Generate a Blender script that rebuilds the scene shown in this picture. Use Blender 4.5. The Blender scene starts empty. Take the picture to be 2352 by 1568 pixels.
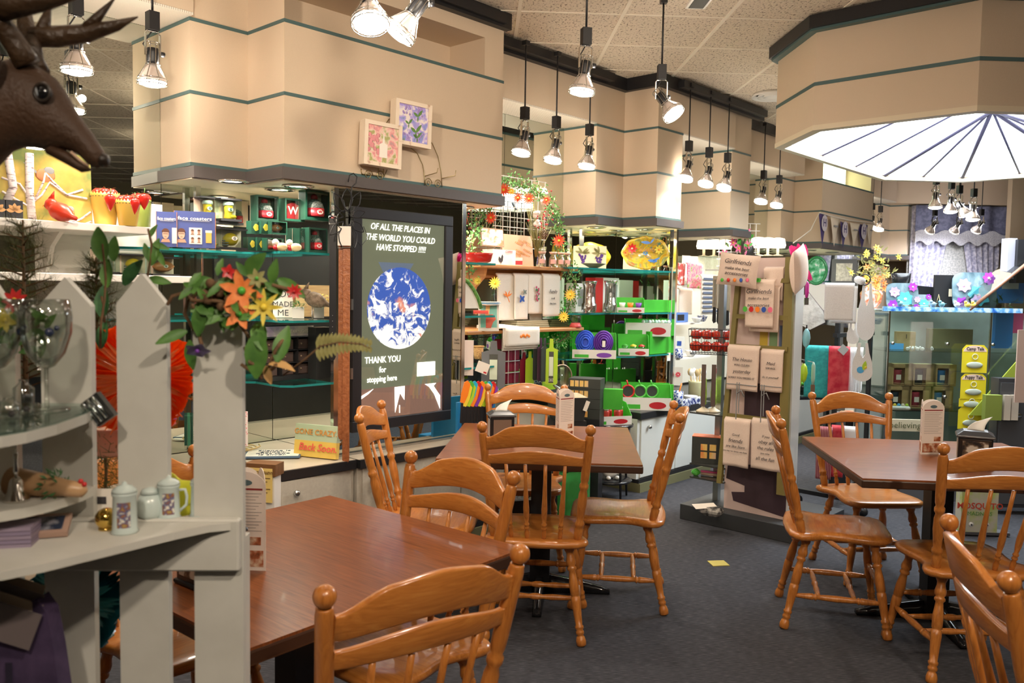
import bpy, bmesh, math, random
from math import sin, cos, pi, radians as R_, sqrt
from mathutils import Vector as Vec, Matrix as Mx
random.seed(7)
C = bpy.context.scene.collection
SC = bpy.context.scene
# ---------------- camera
FPX, YAW, PITCH, ROLL, CAMH = 1912.8, .04302, -.06191, .01697, 1.55
_f = Vec((sin(YAW)*cos(PITCH), cos(YAW)*cos(PITCH), sin(PITCH)))
_r = Vec((cos(YAW), -sin(YAW), 0)); _u = _r.cross(_f)
_r2 = _r*cos(ROLL)+_u*sin(ROLL); _u2 = _u*cos(ROLL)-_r*sin(ROLL)
cam = bpy.data.cameras.new('camera'); camo = bpy.data.objects.new('camera', cam); C.objects.link(camo)
cam.sensor_width = 36; cam.lens = FPX/2352*36; cam.clip_start = .05
cam.dof.use_dof = True; cam.dof.focus_distance = 4.4; cam.dof.aperture_fstop = 6.3
m3 = Mx((_r2, _u2, -_f)).transposed().to_4x4(); m3.translation = Vec((0, 0, CAMH)); camo.matrix_world = m3
SC.camera = camo
# ---------------- world, exposure
w = bpy.data.worlds.new('world'); SC.world = w; w.use_nodes = True
w.node_tree.nodes['Background'].inputs[0].default_value = (1, .86, .70, 1)
w.node_tree.nodes['Background'].inputs[1].default_value = .25
SC.view_settings.view_transform = 'Standard'; SC.view_settings.look = 'None'
SC.view_settings.exposure = 1.0; SC.view_settings.gamma = 1; SC.view_settings.use_curve_mapping = False
def lamp(name, kind, loc, energy, col=(1, .84, .66), size=.1, rot=None, spot=None, parent=None, sy=None):
    l = bpy.data.lights.new(name, kind); l.energy = energy; l.color = col
    if kind == 'AREA':
        l.size = size
        if sy: l.shape = 'RECTANGLE'; l.size_y = sy
    else: l.shadow_soft_size = size
    if spot: l.spot_size = spot; l.spot_blend = .8
    o = bpy.data.objects.new(name, l); o.location = loc
    if rot: o.rotation_euler = rot
    if parent: o.parent = parent
    C.objects.link(o); return o
# added fill lights out of view (their made-up globes are built with the ceiling)
FILLS = [(-1.6, .4), (-.2, 2.0), (1.3, 1.0), (1.9, 3.3), (1.4, 3.45), (3.9, 2.4), (3.0, -.6), (.3, -1.6), (-2.8, -1.2), (1.9, -3.2), (5.2, 4.2), (4.9, .9), (4.2, 8.2), (5.2, 8.8)]
for (x, y) in FILLS:
    lamp('fill_light', 'POINT', (x, y, 3.02), 150 if y > 8 else 22 if (x, y) in ((1.9, 3.3), (3.9, 2.4)) else 50, (1, .80, .58), .12)
# ---------------- placement: a pixel of the photograph turned into a place on a known plane
ORD = 'first second third fourth fifth sixth seventh eighth ninth tenth eleventh twelfth thirteenth fourteenth fifteenth sixteenth'.split()
def ray(x, y): return _f*FPX+_r2*(x-1176)-_u2*(y-784)
CO = Vec((0, 0, CAMH))
def PZ(x, y, z): d = ray(x, y); return CO+d*((z-CAMH)/d.z)
S2 = sqrt(.5)
def PV(x, y, v):
    d = ray(x, y); n = Vec((S2, -S2, 0)); return CO+d*(v/d.dot(n))
def PU(x, y, u):
    d = ray(x, y); n = Vec((S2, S2, 0)); return CO+d*(u/d.dot(n))
def PY(x, y, Y): d = ray(x, y); return CO+d*(Y/d.y)
def W(u, v, z=0): return Vec(((u+v)*S2, (u-v)*S2, z))
def UV(p): return ((p.x+p.y)*S2, (p.x-p.y)*S2, p.z)
# ---------------- materials
_M = {}
def M(name, col=(.8, .8, .8), rough=.5, metal=0, emit=0, alpha=None, coat=0, ecol=None, trans=0):
    if name in _M: return _M[name]
    m = bpy.data.materials.new(name); m.use_nodes = True; b = m.node_tree.nodes['Principled BSDF']
    b.inputs['Base Color'].default_value = (*col, 1); b.inputs['Roughness'].default_value = rough; b.inputs['Metallic'].default_value = metal
    if emit: b.inputs['Emission Color'].default_value = (*(ecol or col), 1); b.inputs['Emission Strength'].default_value = emit
    if alpha is not None: b.inputs['Alpha'].default_value = alpha
    if coat: b.inputs['Coat Weight'].default_value = coat
    if trans: b.inputs['Transmission Weight'].default_value = trans
    _M[name] = m; return m
def nd(m, t, **k):
    n = m.node_tree.nodes.new(t)
    for a, v in k.items():
        if a.startswith('i_'):
            key = a[2:].replace('_', ' '); n.inputs[int(key) if key.isdigit() else key].default_value = v
        else: setattr(n, a, v)
    return n
def lk(m, a, b): m.node_tree.links.new(a, b)
def ramp(m, fac, stops):
    r = nd(m, 'ShaderNodeValToRGB'); e = r.color_ramp.elements
    while len(e) < len(stops): e.new(.5)
    for i, (p, c) in enumerate(stops): e[i].position = p; e[i].color = (*c, 1)
    lk(m, fac, r.inputs[0]); return r.outputs[0]
def noisy(name, stops, scale=5, stretch=(1, 1, 1), rough=.5, detail=4, bump=0, coat=0, kind='noise', metal=0, dist=0, bscale=None, gen='Object'):
    if name in _M: return _M[name]
    m = M(name, (1, 1, 1), rough, metal, coat=coat); b = m.node_tree.nodes['Principled BSDF']
    tc = nd(m, 'ShaderNodeTexCoord'); mp = nd(m, 'ShaderNodeMapping'); mp.inputs['Scale'].default_value = stretch
    lk(m, tc.outputs[gen], mp.inputs[0])
    if kind == 'noise': t = nd(m, 'ShaderNodeTexNoise', i_Scale=scale, i_Detail=detail, i_Distortion=dist)
    elif kind == 'voronoi': t = nd(m, 'ShaderNodeTexVoronoi', i_Scale=scale)
    else: t = nd(m, 'ShaderNodeTexWave', i_Scale=scale, i_Distortion=dist, i_Detail=detail)
    lk(m, mp.outputs[0], t.inputs['Vector'])
    lk(m, ramp(m, t.outputs[0], stops), b.inputs['Base Color'])
    if bump:
        bn = nd(m, 'ShaderNodeBump', i_Strength=bump, i_Distance=.01)
        if bscale:
            t2 = nd(m, 'ShaderNodeTexNoise', i_Scale=bscale, i_Detail=2); lk(m, mp.outputs[0], t2.inputs['Vector']); lk(m, t2.outputs[0], bn.inputs['Height'])
        else: lk(m, t.outputs[0], bn.inputs['Height'])
        lk(m, bn.outputs[0], b.inputs['Normal'])
    return m
def glass(name, col=(.85, .95, .92), tr=.88, rough=.02):
    # thin clear sheet: mostly see-through, mirror sheen growing at grazing angles
    if name in _M: return _M[name]
    m = bpy.data.materials.new(name); m.use_nodes = True; nt = m.node_tree; nt.nodes.clear()
    o = nd(m, 'ShaderNodeOutputMaterial'); mix = nd(m, 'ShaderNodeMixShader'); t = nd(m, 'ShaderNodeBsdfTransparent'); g = nd(m, 'ShaderNodeBsdfGlossy', i_Roughness=rough)
    t.inputs[0].default_value = (*col, 1); lw = nd(m, 'ShaderNodeLayerWeight', i_Blend=.25)
    mr = nd(m, 'ShaderNodeMapRange'); mr.inputs[3].default_value = 1-tr; mr.inputs[4].default_value = .75
    lk(m, lw.outputs['Fresnel'], mr.inputs[0]); lk(m, mr.outputs[0], mix.inputs[0]); lk(m, t.outputs[0], mix.inputs[1]); lk(m, g.outputs[0], mix.inputs[2]); lk(m, mix.outputs[0], o.inputs[0])
    _M[name] = m; return m
# ---------------- mesh building
class B:
    def __init__(s, mat=None): s.v = []; s.f = []; s.mi = []; s.mats = []; s.sm = []; s.cur = 0; s.smooth = False; s.X = None; s.mat(mat)
    def mat(s, m):
        if m is None: return s
        if m not in s.mats: s.mats.append(m)
        s.cur = s.mats.index(m); return s
    def at(s, X=None): s.X = X; return s
    def raw(s, vs, fs, smooth=None):
        o = len(s.v)
        for p in vs:
            p = Vec(p); s.v.append(s.X @ p if s.X else p)
        for f in fs: s.f.append([i+o for i in f]); s.mi.append(s.cur); s.sm.append(s.smooth if smooth is None else smooth)
        return s
    def box(s, x0, x1, y0, y1, z0, z1, ch=0):
        if ch:
            h = ch; pts = [(x0+h, y0), (x1-h, y0), (x1, y0+h), (x1, y1-h), (x1-h, y1), (x0+h, y1), (x0, y1-h), (x0, y0+h)]
            cx, cy = (x0+x1)/2, (y0+y1)/2
            ins = [(a+(h*.8 if a < cx else -h*.8), b+(h*.8 if b < cy else -h*.8)) for a, b in pts]
            vs = [(*p, z0) for p in ins]+[(*p, z0+h) for p in pts]+[(*p, z1-h) for p in pts]+[(*p, z1) for p in ins]
            fs = [list(range(8))[::-1], list(range(24, 32))]
            for r in range(3):
                for i in range(8): j = (i+1) % 8; fs.append([r*8+i, r*8+j, r*8+8+j, r*8+8+i])
            return s.raw(vs, fs, False)
        return s.raw([(x0, y0, z0), (x1, y0, z0), (x1, y1, z0), (x0, y1, z0), (x0, y0, z1), (x1, y0, z1), (x1, y1, z1), (x0, y1, z1)],
                     [(0, 3, 2, 1), (4, 5, 6, 7), (0, 1, 5, 4), (1, 2, 6, 5), (2, 3, 7, 6), (3, 0, 4, 7)], False)
    def prism(s, poly, z0, z1, ax='z', smooth=False):
        n = len(poly)
        def q(p, z): return (p[0], p[1], z) if ax == 'z' else ((p[0], z, p[1]) if ax == 'y' else (z, p[0], p[1]))
        vs = [q(p, z0) for p in poly]+[q(p, z1) for p in poly]
        fs = [list(range(n))[::-1], list(range(n, 2*n))]
        s.raw(vs, fs, False)
        return s.raw(vs, [[i, (i+1) % n, n+(i+1) % n, n+i] for i in range(n)], smooth)
    def lathe(s, prof, n=16, p0=(0, 0, 0), p1=None, smooth=True):
        # prof: (r, t) ; along z from p0, or t as a fraction from p0 to p1
        p0 = Vec(p0); 
        if p1 is None: a = Vec((0, 0, 1)); L = 1
        else: a = Vec(p1)-p0; L = a.length; a.normalize()
        t1 = a.orthogonal().normalized(); t2 = a.cross(t1); vs = []; fs = []
        for (r, t) in prof:
            for i in range(n):
                th = 2*pi*i/n; vs.append(p0+a*(t*L)+(t1*cos(th)+t2*sin(th))*max(r, 1e-5))
        for k in range(len(prof)-1):
            for i in range(n): j = (i+1) % n; fs.append([k*n+i, k*n+j, k*n+n+j, k*n+n+i])
        fs.append(list(range(n))[::-1]); fs.append([(len(prof)-1)*n+i for i in range(n)])
        return s.raw(vs, fs, smooth)
    def cyl(s, p0, p1, r, r1=None, n=12): return s.lathe([(r, 0), (r if r1 is None else r1, 1)], n, p0, p1)
    def ball(s, c, r, n=12, sc=(1, 1, 1), top=1., bot=0.):
        m = max(5, n//2+1); vs = []; fs = []
        for k in range(m):
            ph = pi*(bot+(top-bot)*k/(m-1))
            for i in range(n): th = 2*pi*i/n; vs.append((c[0]+r*sc[0]*max(sin(ph), 1e-4)*cos(th), c[1]+r*sc[1]*max(sin(ph), 1e-4)*sin(th), c[2]-r*sc[2]*cos(ph)))
        for k in range(m-1):
            for i in range(n): j = (i+1) % n; fs.append([k*n+i, k*n+j, k*n+n+j, k*n+n+i])
        return s.raw(vs, fs, True)
    def tube(s, pts, r, n=6, closed=False):
        pts = [Vec(p) for p in pts]; m = len(pts); vs = []; fs = []; t1 = None
        rr = r if isinstance(r, (list, tuple)) else [r]*m
        for k in range(m):
            if closed: d = pts[(k+1) % m]-pts[k-1]
            else: d = pts[min(k+1, m-1)]-pts[max(k-1, 0)]
            if d.length < 1e-9: d = Vec((0, 0, 1))
            d.normalize()
            if t1 is None: t1 = d.orthogonal().normalized()
            else:
                t1 = t1-d*t1.dot(d); t1 = t1.normalized() if t1.length > 1e-6 else d.orthogonal().normalized()
            t2 = d.cross(t1)
            for i in range(n): th = 2*pi*i/n; vs.append(pts[k]+(t1*cos(th)+t2*sin(th))*rr[k])
        for k in range(m if closed else m-1):
            kk = (k+1) % m
            for i in range(n): j = (i+1) % n; fs.append([k*n+i, k*n+j, kk*n+j, kk*n+i])
        if not closed: fs.append(list(range(n))[::-1]); fs.append([(m-1)*n+i for i in range(n)])
        return s.raw(vs, fs, True)
    def grid(s, fn, nu, nv, th=0, smooth=True):
        vs = []; fs = []
        for i in range(nu+1):
            for j in range(nv+1): vs.append(Vec(fn(i/nu, j/nv)))
        q = lambda i, j: i*(nv+1)+j
        N = (nu+1)*(nv+1)
        if th:
            nr = []
            for i in range(nu+1):
                for j in range(nv+1):
                    a = vs[q(min(i+1, nu), j)]-vs[q(max(i-1, 0), j)]; b = vs[q(i, min(j+1, nv))]-vs[q(i, max(j-1, 0))]
                    c = a.cross(b); nr.append(c.normalized() if c.length > 1e-12 else Vec((0, 0, 1)))
            vs = vs+[v-n*th for v, n in zip(vs, nr)]
        for i in range(nu):
            for j in range(nv):
                fs.append([q(i, j), q(i+1, j), q(i+1, j+1), q(i, j+1)])
                if th: fs.append([N+q(i, j), N+q(i, j+1), N+q(i+1, j+1), N+q(i+1, j)])
        if th:
            for i in range(nu): fs.append([q(i, 0), N+q(i, 0), N+q(i+1, 0), q(i+1, 0)]); fs.append([q(i, nv), q(i+1, nv), N+q(i+1, nv), N+q(i, nv)])
            for j in range(nv): fs.append([q(0, j), q(0, j+1), N+q(0, j+1), N+q(0, j)]); fs.append([q(nu, j), N+q(nu, j), N+q(nu, j+1), q(nu, j+1)])
        return s.raw(vs, fs, smooth)
    def leaf(s, p, d, up, L, wd, cup=.15, bend=.2, n=5, th=0):
        p = Vec(p); d = Vec(d).normalized(); up = Vec(up); sd = d.cross(up).normalized() if d.cross(up).length > 1e-4 else d.orthogonal().normalized(); up = sd.cross(d)
        def fn(a, b):
            wv = wd*.5*sin(pi*min(1, a*.93+.04))**.8*(1-.25*a); x = (b-.5)*2
            return p+d*(L*a)+sd*(wv*x)+up*(abs(x)*wv*cup*2-bend*L*a*a)
        return s.grid(fn, n, 2, th)
def obj(name, b, parent=None, X=None):
    me = bpy.data.meshes.new(name); me.from_pydata([tuple(v) for v in b.v], [], b.f)
    for m in b.mats: me.materials.append(m)
    me.polygons.foreach_set('material_index', b.mi); me.polygons.foreach_set('use_smooth', b.sm)
    me.update()
    o = bpy.data.objects.new(name, me); C.objects.link(o)
    if parent: o.parent = parent
    if X is not None: o.matrix_local = X
    return o
def bev(o, w=.004, seg=2, ang=35):
    m = o.modifiers.new('bevel', 'BEVEL'); m.width = w; m.segments = seg; m.limit_method = 'ANGLE'; m.angle_limit = R_(ang); return o
def tag(o, label, cat, group=None, kind=None):
    o['label'] = label; o['category'] = cat
    if group: o['group'] = group
    if kind: o['kind'] = kind
    return o
def thing(name, label, cat, loc=(0, 0, 0), rz=0, group=None):
    o = bpy.data.objects.new(name, None); o.empty_display_size = .05; C.objects.link(o); o.location = loc; o.rotation_euler = (0, 0, rz)
    return tag(o, label, cat, group)
def struct(name, b, parent=None):
    o = obj(name, b, parent)
    if not parent: o['kind'] = 'structure'
    return o
def dup(o, loc=None, rz=None, label=None, group=None, parent=None):
    c = o.copy(); C.objects.link(c)
    if parent: c.parent = parent; c.matrix_parent_inverse = o.matrix_parent_inverse.copy()
    if loc is not None: c.location = loc
    if rz is not None: c.rotation_euler = (c.rotation_euler[0], c.rotation_euler[1], rz)
    if label: c['label'] = label
    if group: c['group'] = group
    for ch in list(o.children): dup(ch, parent=c)
    return c
def txt(s, size, mat, parent=None, loc=(0, 0, 0), rot=(pi/2, 0, 0), shear=0, align='CENTER', bold=0, name='lettering', ext=.0006, ls=1, cw=1, sx=1):
    c = bpy.data.curves.new(name, 'FONT'); c.body = s; c.size = size; c.align_x = align; c.align_y = 'CENTER'; c.extrude = ext; c.shear = shear; c.offset = bold; c.space_line = ls; c.space_character = cw
    c.resolution_u = 2
    c.materials.append(mat); o = bpy.data.objects.new(name, c); C.objects.link(o); o.location = loc; o.rotation_euler = rot; o.scale = (sx, 1, 1)
    if parent: o.parent = parent
    return o
A45 = pi/4
def TX(x=0, y=0, z=0, rx=0, ry=0, rz=0, s=1): return Mx.Translation((x, y, z)) @ Mx.Rotation(rz, 4, 'Z') @ Mx.Rotation(ry, 4, 'Y') @ Mx.Rotation(rx, 4, 'X') @ Mx.Scale(s, 4)
# ================= common materials
WALL = noisy('wall_beige', [(.3, (.60, .475, .34)), (.7, (.68, .545, .40))], 900, rough=.75, bump=.15, detail=1)
TEAL = M('teal_strip', (.065, .125, .125), .5)
SOFF = M('soffit_grey', (.095, .08, .075), .45)
MIR = M('mirror', (.64, .67, .61), .0, 1)
CHR = M('chrome', (.8, .8, .78), .12, 1)
STL = M('brushed_steel', (.55, .55, .53), .28, 1)
BLK = M('black', (.012, .012, .014), .45)
BLKG = M('black_gloss', (.015, .015, .017), .15)
WHT = M('white', (.8, .76, .7), .5)
WHTG = M('white_gloss', (.82, .8, .76), .2)
GLS = glass('shelf_glass'); GLE = M('glass_edge', (.02, .22, .21), .1, 0)
GREY = M('grey', (.25, .25, .25), .5); CREAM = M('cream', (.72, .62, .45), .5)
RED = M('red', (.55, .02, .02), .35); GRN = M('green', (.08, .42, .05), .4); BLU = M('blue', (.03, .09, .4), .35); YEL = M('yellow', (.8, .6, .05), .45)
ORG = M('orange', (.85, .22, .02), .4); PNK = M('pink', (.85, .12, .3), .4); PUR = M('purple', (.2, .05, .4), .4)
PAPER = M('paper', (.82, .76, .68), .7); INK = M('ink', (.04, .035, .04), .6)
LEAF = noisy('leaf_green', [(.3, (.05, .14, .025)), (.7, (.12, .28, .05))], 30, rough=.5)
LEAFD = noisy('leaf_dark', [(.3, (.02, .09, .03)), (.7, (.06, .2, .06))], 60, rough=.55)
MV = -4.43
# ================= room shell
U0, U1, V1, CEIL = -4.5, 15.0, 6.0, 3.3
def pw(u, v): p = W(u, v); return (p.x, p.y)
carpet = noisy('carpet', [(.25, (.022, .022, .028)), (.5, (.052, .052, .064)), (.78, (.15, .15, .17))], 22, (1.2, 14, 1), rough=.95, detail=9, bump=.6, bscale=300)
struct('floor', B(carpet).prism([pw(U0, MV), pw(U1, MV), pw(U1, V1), pw(U0, V1)], -.1, 0))
tile = M('ceiling_tile', (1, 1, 1), .9)
def _tile():
    m = tile; b = m.node_tree.nodes['Principled BSDF']; tc = nd(m, 'ShaderNodeTexCoord')
    vo = nd(m, 'ShaderNodeTexNoise', i_Scale=70, i_Detail=3, i_Roughness=.7); mp = nd(m, 'ShaderNodeMapping'); mp.inputs['Scale'].default_value = (1, .55, 1); lk(m, tc.outputs['Object'], mp.inputs[0]); lk(m, mp.outputs[0], vo.inputs['Vector'])
    lk(m, ramp(m, vo.outputs[0], [(.36, (.16, .11, .07)), (.43, (.70, .60, .48)), (.7, (.80, .70, .56))]), b.inputs['Base Color'])
    bn = nd(m, 'ShaderNodeBump', i_Strength=.7, i_Distance=.01); lk(m, vo.outputs[0], bn.inputs['Height']); lk(m, bn.outputs[0], b.inputs['Normal'])
_tile()
struct('ceiling', B(tile).prism([pw(U0, MV), pw(U1, MV), pw(U1, V1), pw(U0, V1)], CEIL, CEIL+.1))
g = B(M('ceiling_grid', (.84, .76, .63), .6))
k = -14
while k < 22:
    x = .24+.658*k
    if -9 < x < 14: g.box(x-.012, x+.012, -8, 13.2, CEIL-.006, CEIL+.01)
    y = 5.35+.658*k
    if -7 < y < 14: g.box(-7, 13, y-.008, y+.008, CEIL-.004, CEIL+.01)
    k += 1
struct('ceiling_grid', g)
# outer walls (right and behind the viewer too, for the mirrors)
def wallseg(name, a, b, z0=0, z1=CEIL, t=.1, mat=WALL):
    a = Vec(a); b = Vec(b); d = (b-a).normalized(); n = Vec((-d.y, d.x))*t
    return struct(name, B(mat).prism([a, b, b+n, a+n], z0, z1))
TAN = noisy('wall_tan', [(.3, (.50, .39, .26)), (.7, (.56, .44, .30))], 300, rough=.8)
wallseg('wall_left', pw(U0, MV-.02), pw(U1, MV-.02))
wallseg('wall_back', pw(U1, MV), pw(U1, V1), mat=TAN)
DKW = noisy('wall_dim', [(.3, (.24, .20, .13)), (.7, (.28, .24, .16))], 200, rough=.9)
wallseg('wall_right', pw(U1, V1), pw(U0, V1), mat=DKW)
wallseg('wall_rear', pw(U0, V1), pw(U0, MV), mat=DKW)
# mirror sheets along the left wall, each sheet a panel with a thin seam
us = [U0, -.2, .9, 2.03, 2.7, 3.33, 3.95, 4.7, 5.42, 6.2, 6.85, 7.6, 8.2, 9.18, 10.2, 11.2, 12.0, 12.6]
for a, b in zip(us, us[1:]):
    z0, z1 = .6, 3.2
    p = [pw(a+.002, MV+.006), pw(b-.002, MV+.006), pw(b-.002, MV), pw(a+.002, MV)]
    struct('wall_left_mirror', B(MIR).prism(p, z0, z1))
# bays: outline points (u, v) on the room side
def bay(pts, hdr=None):
    # closed box from soffit up to ceiling
    pol = [pw(pts[0][0], MV)]+[pw(*p) for p in pts]+[pw(pts[-1][0], MV)]
    return pol
bay1 = [(2.03, -4.43), (2.03, -4.09), (2.35, -4.09), (2.35, -3.74), (3.95, -3.74), (3.95, -4.43)]
bay2 = [(5.42, -4.43), (5.42, -4.09), (5.80, -4.09), (5.80, -3.76), (6.18, -3.76), (6.18, -4.43)]
bay3 = [(7.15, -4.43), (7.15, -3.82), (7.52, -3.82), (7.52, -4.43)]
bay4 = [(9.18, -4.43), (9.18, -4.26), (9.52, -4.26), (9.52, -3.93), (11.15, -3.93), (11.15, -4.43)]
bay5 = [(12.55, -4.43), (12.55, -4.3), (12.9, -4.3), (12.95, -4.06), (13.3, -4.06), (13.3, -4.43)]
Z1, Z2, Z3, ZT, ZH = 2.15, 2.51, 2.87, 3.22, 2.9
def off(pts, d):
    # push an open outline outward (towards the room) by d
    out = []
    P = [Vec(p) for p in pts]
    for i, p in enumerate(P):
        n = Vec((0, 0))
        for a, b in ((i-1, i), (i, i+1)):
            if a >= 0 and b < len(P):
                e = (P[b]-P[a]).normalized(); n += Vec((-e.y, e.x))
        out.append((p.x+n.x*d, p.y+n.y*d))
    return out
def band(b, pts, z0, z1, d):
    o = off(pts, d)
    for i in range(len(pts)-1):
        b.prism([pw(*pts[i]), pw(*pts[i+1]), pw(*o[i+1]), pw(*o[i])][::-1], z0, z1)
def bayout(name, pts, soffit=True, pocket=None):
    b = B(WALL)
    if pocket:
        # face v0 between two u is set back above the stripe
        u0, u1, v0, zp = pocket
        b.prism([pw(*p) for p in pts], Z1, Z3)
        b.prism([pw(*p) for p in pts], zp, CEIL)
        inner = [(p[0], p[1]) for p in pts]
        b.prism([pw(*p) for p in inner if p[0] <= u0+1e-6]+[pw(u0, MV)], Z3, zp)
        b.prism([pw(u1, v0), pw(pts[-2][0], pts[-2][1]), pw(pts[-1][0], MV), pw(u1, MV)], Z3, zp)
        b.prism([pw(u0, v0-.32), pw(u1, v0-.32), pw(u1, MV), pw(u0, MV)], Z3, zp)
    else: b.prism([pw(*p) for p in pts], Z1, CEIL)
    struct(name, b)
    t = B(TEAL)
    for z, h in ((Z1, .018), (Z2, .017), (Z3-.0, .017)): band(t, pts, z, z+h, .004)
    struct('trim_1', t)
    if soffit:
        o = off(pts[1:-1], .035); o = [(o[0][0]-.02, MV)]+o+[(o[-1][0]+.03, MV)]
        sb = B(SOFF).prism([pw(*p) for p in o], Z1-.06, Z1-.002)
        i = off(pts[1:-1], .01); i = [(i[0][0]-.0, MV)]+i+[(i[-1][0], MV)]
        sb.mat(CREAM).prism([pw(*p) for p in i], Z1-.066, Z1-.0595)
        struct('trim_2', sb)
bayout('wall_left_bay', bay1, pocket=(2.42, 3.78, -3.74, 3.12))
bayout('wall_left_bay', bay2); bayout('wall_left_bay', bay3)
bayout('wall_left_bay', bay4, pocket=(9.53, 11.05, -3.93, 3.2)); bayout('wall_left_bay', bay5)
# headers over the niches and a pale ribbed panel closing each niche top
RIB = noisy('ribbed_panel', [(.45, (.55, .5, .42)), (.55, (.85, .8, .7))], 40, (1, 0, 0), rough=.5, kind='wave', detail=0)
def niche(u0, u1, v, zh=ZH):
    struct('wall_left_header', B(WALL).prism([pw(u0, MV), pw(u1, MV), pw(u1, v), pw(u0, v)][::-1], zh, CEIL))
    struct('ceiling_niche', B(RIB).prism([pw(u0, MV+.01), pw(u1, MV+.01), pw(u1, v-.0), pw(u0, v-.0)], zh-.012, zh-.001))
niche(-2.5, 2.03, -4.05); niche(3.95, 5.42, -4.09); niche(6.18, 7.15, -3.79); niche(7.52, 9.18, -4.0); niche(11.15, 12.55, -4.1)
struct('wall_left_pocket_glow', B(M('pocket_glow', (.8, .9, .6), .5, emit=2.2, ecol=(.75, .95, .6))).prism([pw(9.56, -4.24), pw(11.0, -4.24), pw(11.0, -4.249), pw(9.56, -4.249)], Z3+.03, 3.18))  # pocket back made to glow in place of hidden fluorescent tubes
# black crown track along the ceiling
tr = B(BLK)
path = [(-2.5, -4.05), (2.03, -4.05), (2.03, -4.09), (2.35, -4.09), (2.35, -3.74), (3.95, -3.74)]
band(tr, [(2.35, -4.09), (2.35, -3.74), (3.97, -3.74)], ZT-.02, CEIL, .05)
band(tr, [(3.95, -4.09), (5.80, -4.09), (5.80, -3.76), (7.56, -3.76)], ZT-.02, CEIL, .05)
band(tr, [(7.52, -4.0), (9.52, -3.98), (9.52, -3.93), (11.15, -3.93)], ZT-.02, CEIL, .05)
band(tr, [(-2.5, -4.05), (2.03, -4.05)], ZT-.02, CEIL, .05)
band(tr, [(4.0, -4.04), (5.5, -4.04)], ZT-.0, CEIL-.02, .06); band(tr, [(6.0, -3.71), (7.5, -3.71)], ZT-.0, CEIL-.02, .06); band(tr, [(2.6, -3.69), (3.9, -3.69)], ZT-.0, CEIL-.02, .03)
struct('trim_3', tr)
# added fixtures: a made-up opal globe on a short stem for every fill light
for i, (x, y) in enumerate(FILLS):
    t = thing('fill_globe', 'added opal globe fill light hanging from the ceiling out of view', 'ceiling light', (x, y, 3.02), 0, 'added opal globe fill lights')
    obj('stem', B(BLK).cyl((0, 0, .16), (0, 0, .28), .012).cyl((0, 0, .262), (0, 0, .28), .06), t)
    gl = obj('globe', B(M('fill_globe_opal', (1, .95, .85), .5, emit=2.5, ecol=(1, .86, .7))).ball((0, 0, 0), .16, 20), t)
    gl.visible_shadow = True
t = thing('ceiling_diffuser', 'white round air diffuser in the ceiling beside the lantern', 'air vent', PZ(1775, 216, CEIL-.001))
v_ = B(WHTG)
for r in (.05, .1, .15): v_.lathe([(r, 0), (r+.025, -.03), (r+.03, -.03), (r+.02, 0)], 24)
obj('cone_ring', v_, t)
t = thing('ceiling_grille', 'small dark grille on the ceiling at the top edge', 'vent', PZ(1608, 3, CEIL-.012))
obj('frame', B(WHTG).box(-.06, .06, -.12, .12, -.006, .01), t); obj('slat', B(BLK).box(-.045, .045, -.1, .1, -.009, -.004), t)
# ================= lantern
LZ0, LZ1 = 2.6, CEIL
OCT = [(2.11, 5.93), (2.11, 5.26), (2.77, 4.60), (3.52, 4.60), (5.04, 6.12), (5.04, 6.79), (4.38, 7.45), (3.63, 7.45)]
OC = Vec((3.575, 6.025))
lt = thing('ceiling_lantern', 'large beige octagonal ceiling drum with glowing white panelled underside', 'ceiling lantern', (OC.x, OC.y, LZ0))
def oc(s=1., d=0):
    out = []
    for i, p in enumerate(OCT):
        q = Vec(p)-OC; out.append(q+q.normalized()*d)
    return out
o_ = oc(); i_ = oc(d=-.05); b = B(WALL)
n8 = 8
h = LZ1-LZ0
b.raw([(p.x, p.y, .0) for p in o_]+[(p.x, p.y, h-.01) for p in o_]+[(p.x, p.y, 0) for p in i_]+[(p.x, p.y, h-.01) for p in i_],
      [[i, n8+i, n8+(i+1) % 8, (i+1) % 8] for i in range(8)]+[[16+i, 16+(i+1) % 8, 24+(i+1) % 8, 24+i] for i in range(8)]+[[i, (i+1) % 8, 16+(i+1) % 8, 16+i] for i in range(8)])
obj('drum', b, lt)
def ring(mat, z0, z1, d, nm, din=0):
    o = oc(d=d); q = oc(d=din); b = B(mat)
    for i in range(8):
        j = (i+1) % 8; b.prism([o[i], q[i], q[j], o[j]][::-1], z0, z1)
    obj(nm, b, lt)
ring(TEAL, .265, .287, .005, 'stripe'); ring(BLK, h-.09, h-.012, .07, 'crown', -.01); ring(TEAL, h-.105, h-.088, .05, 'crown_strip', -.01)
ring(CREAM, -.012, .02, .004, 'rim', -.07)
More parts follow.
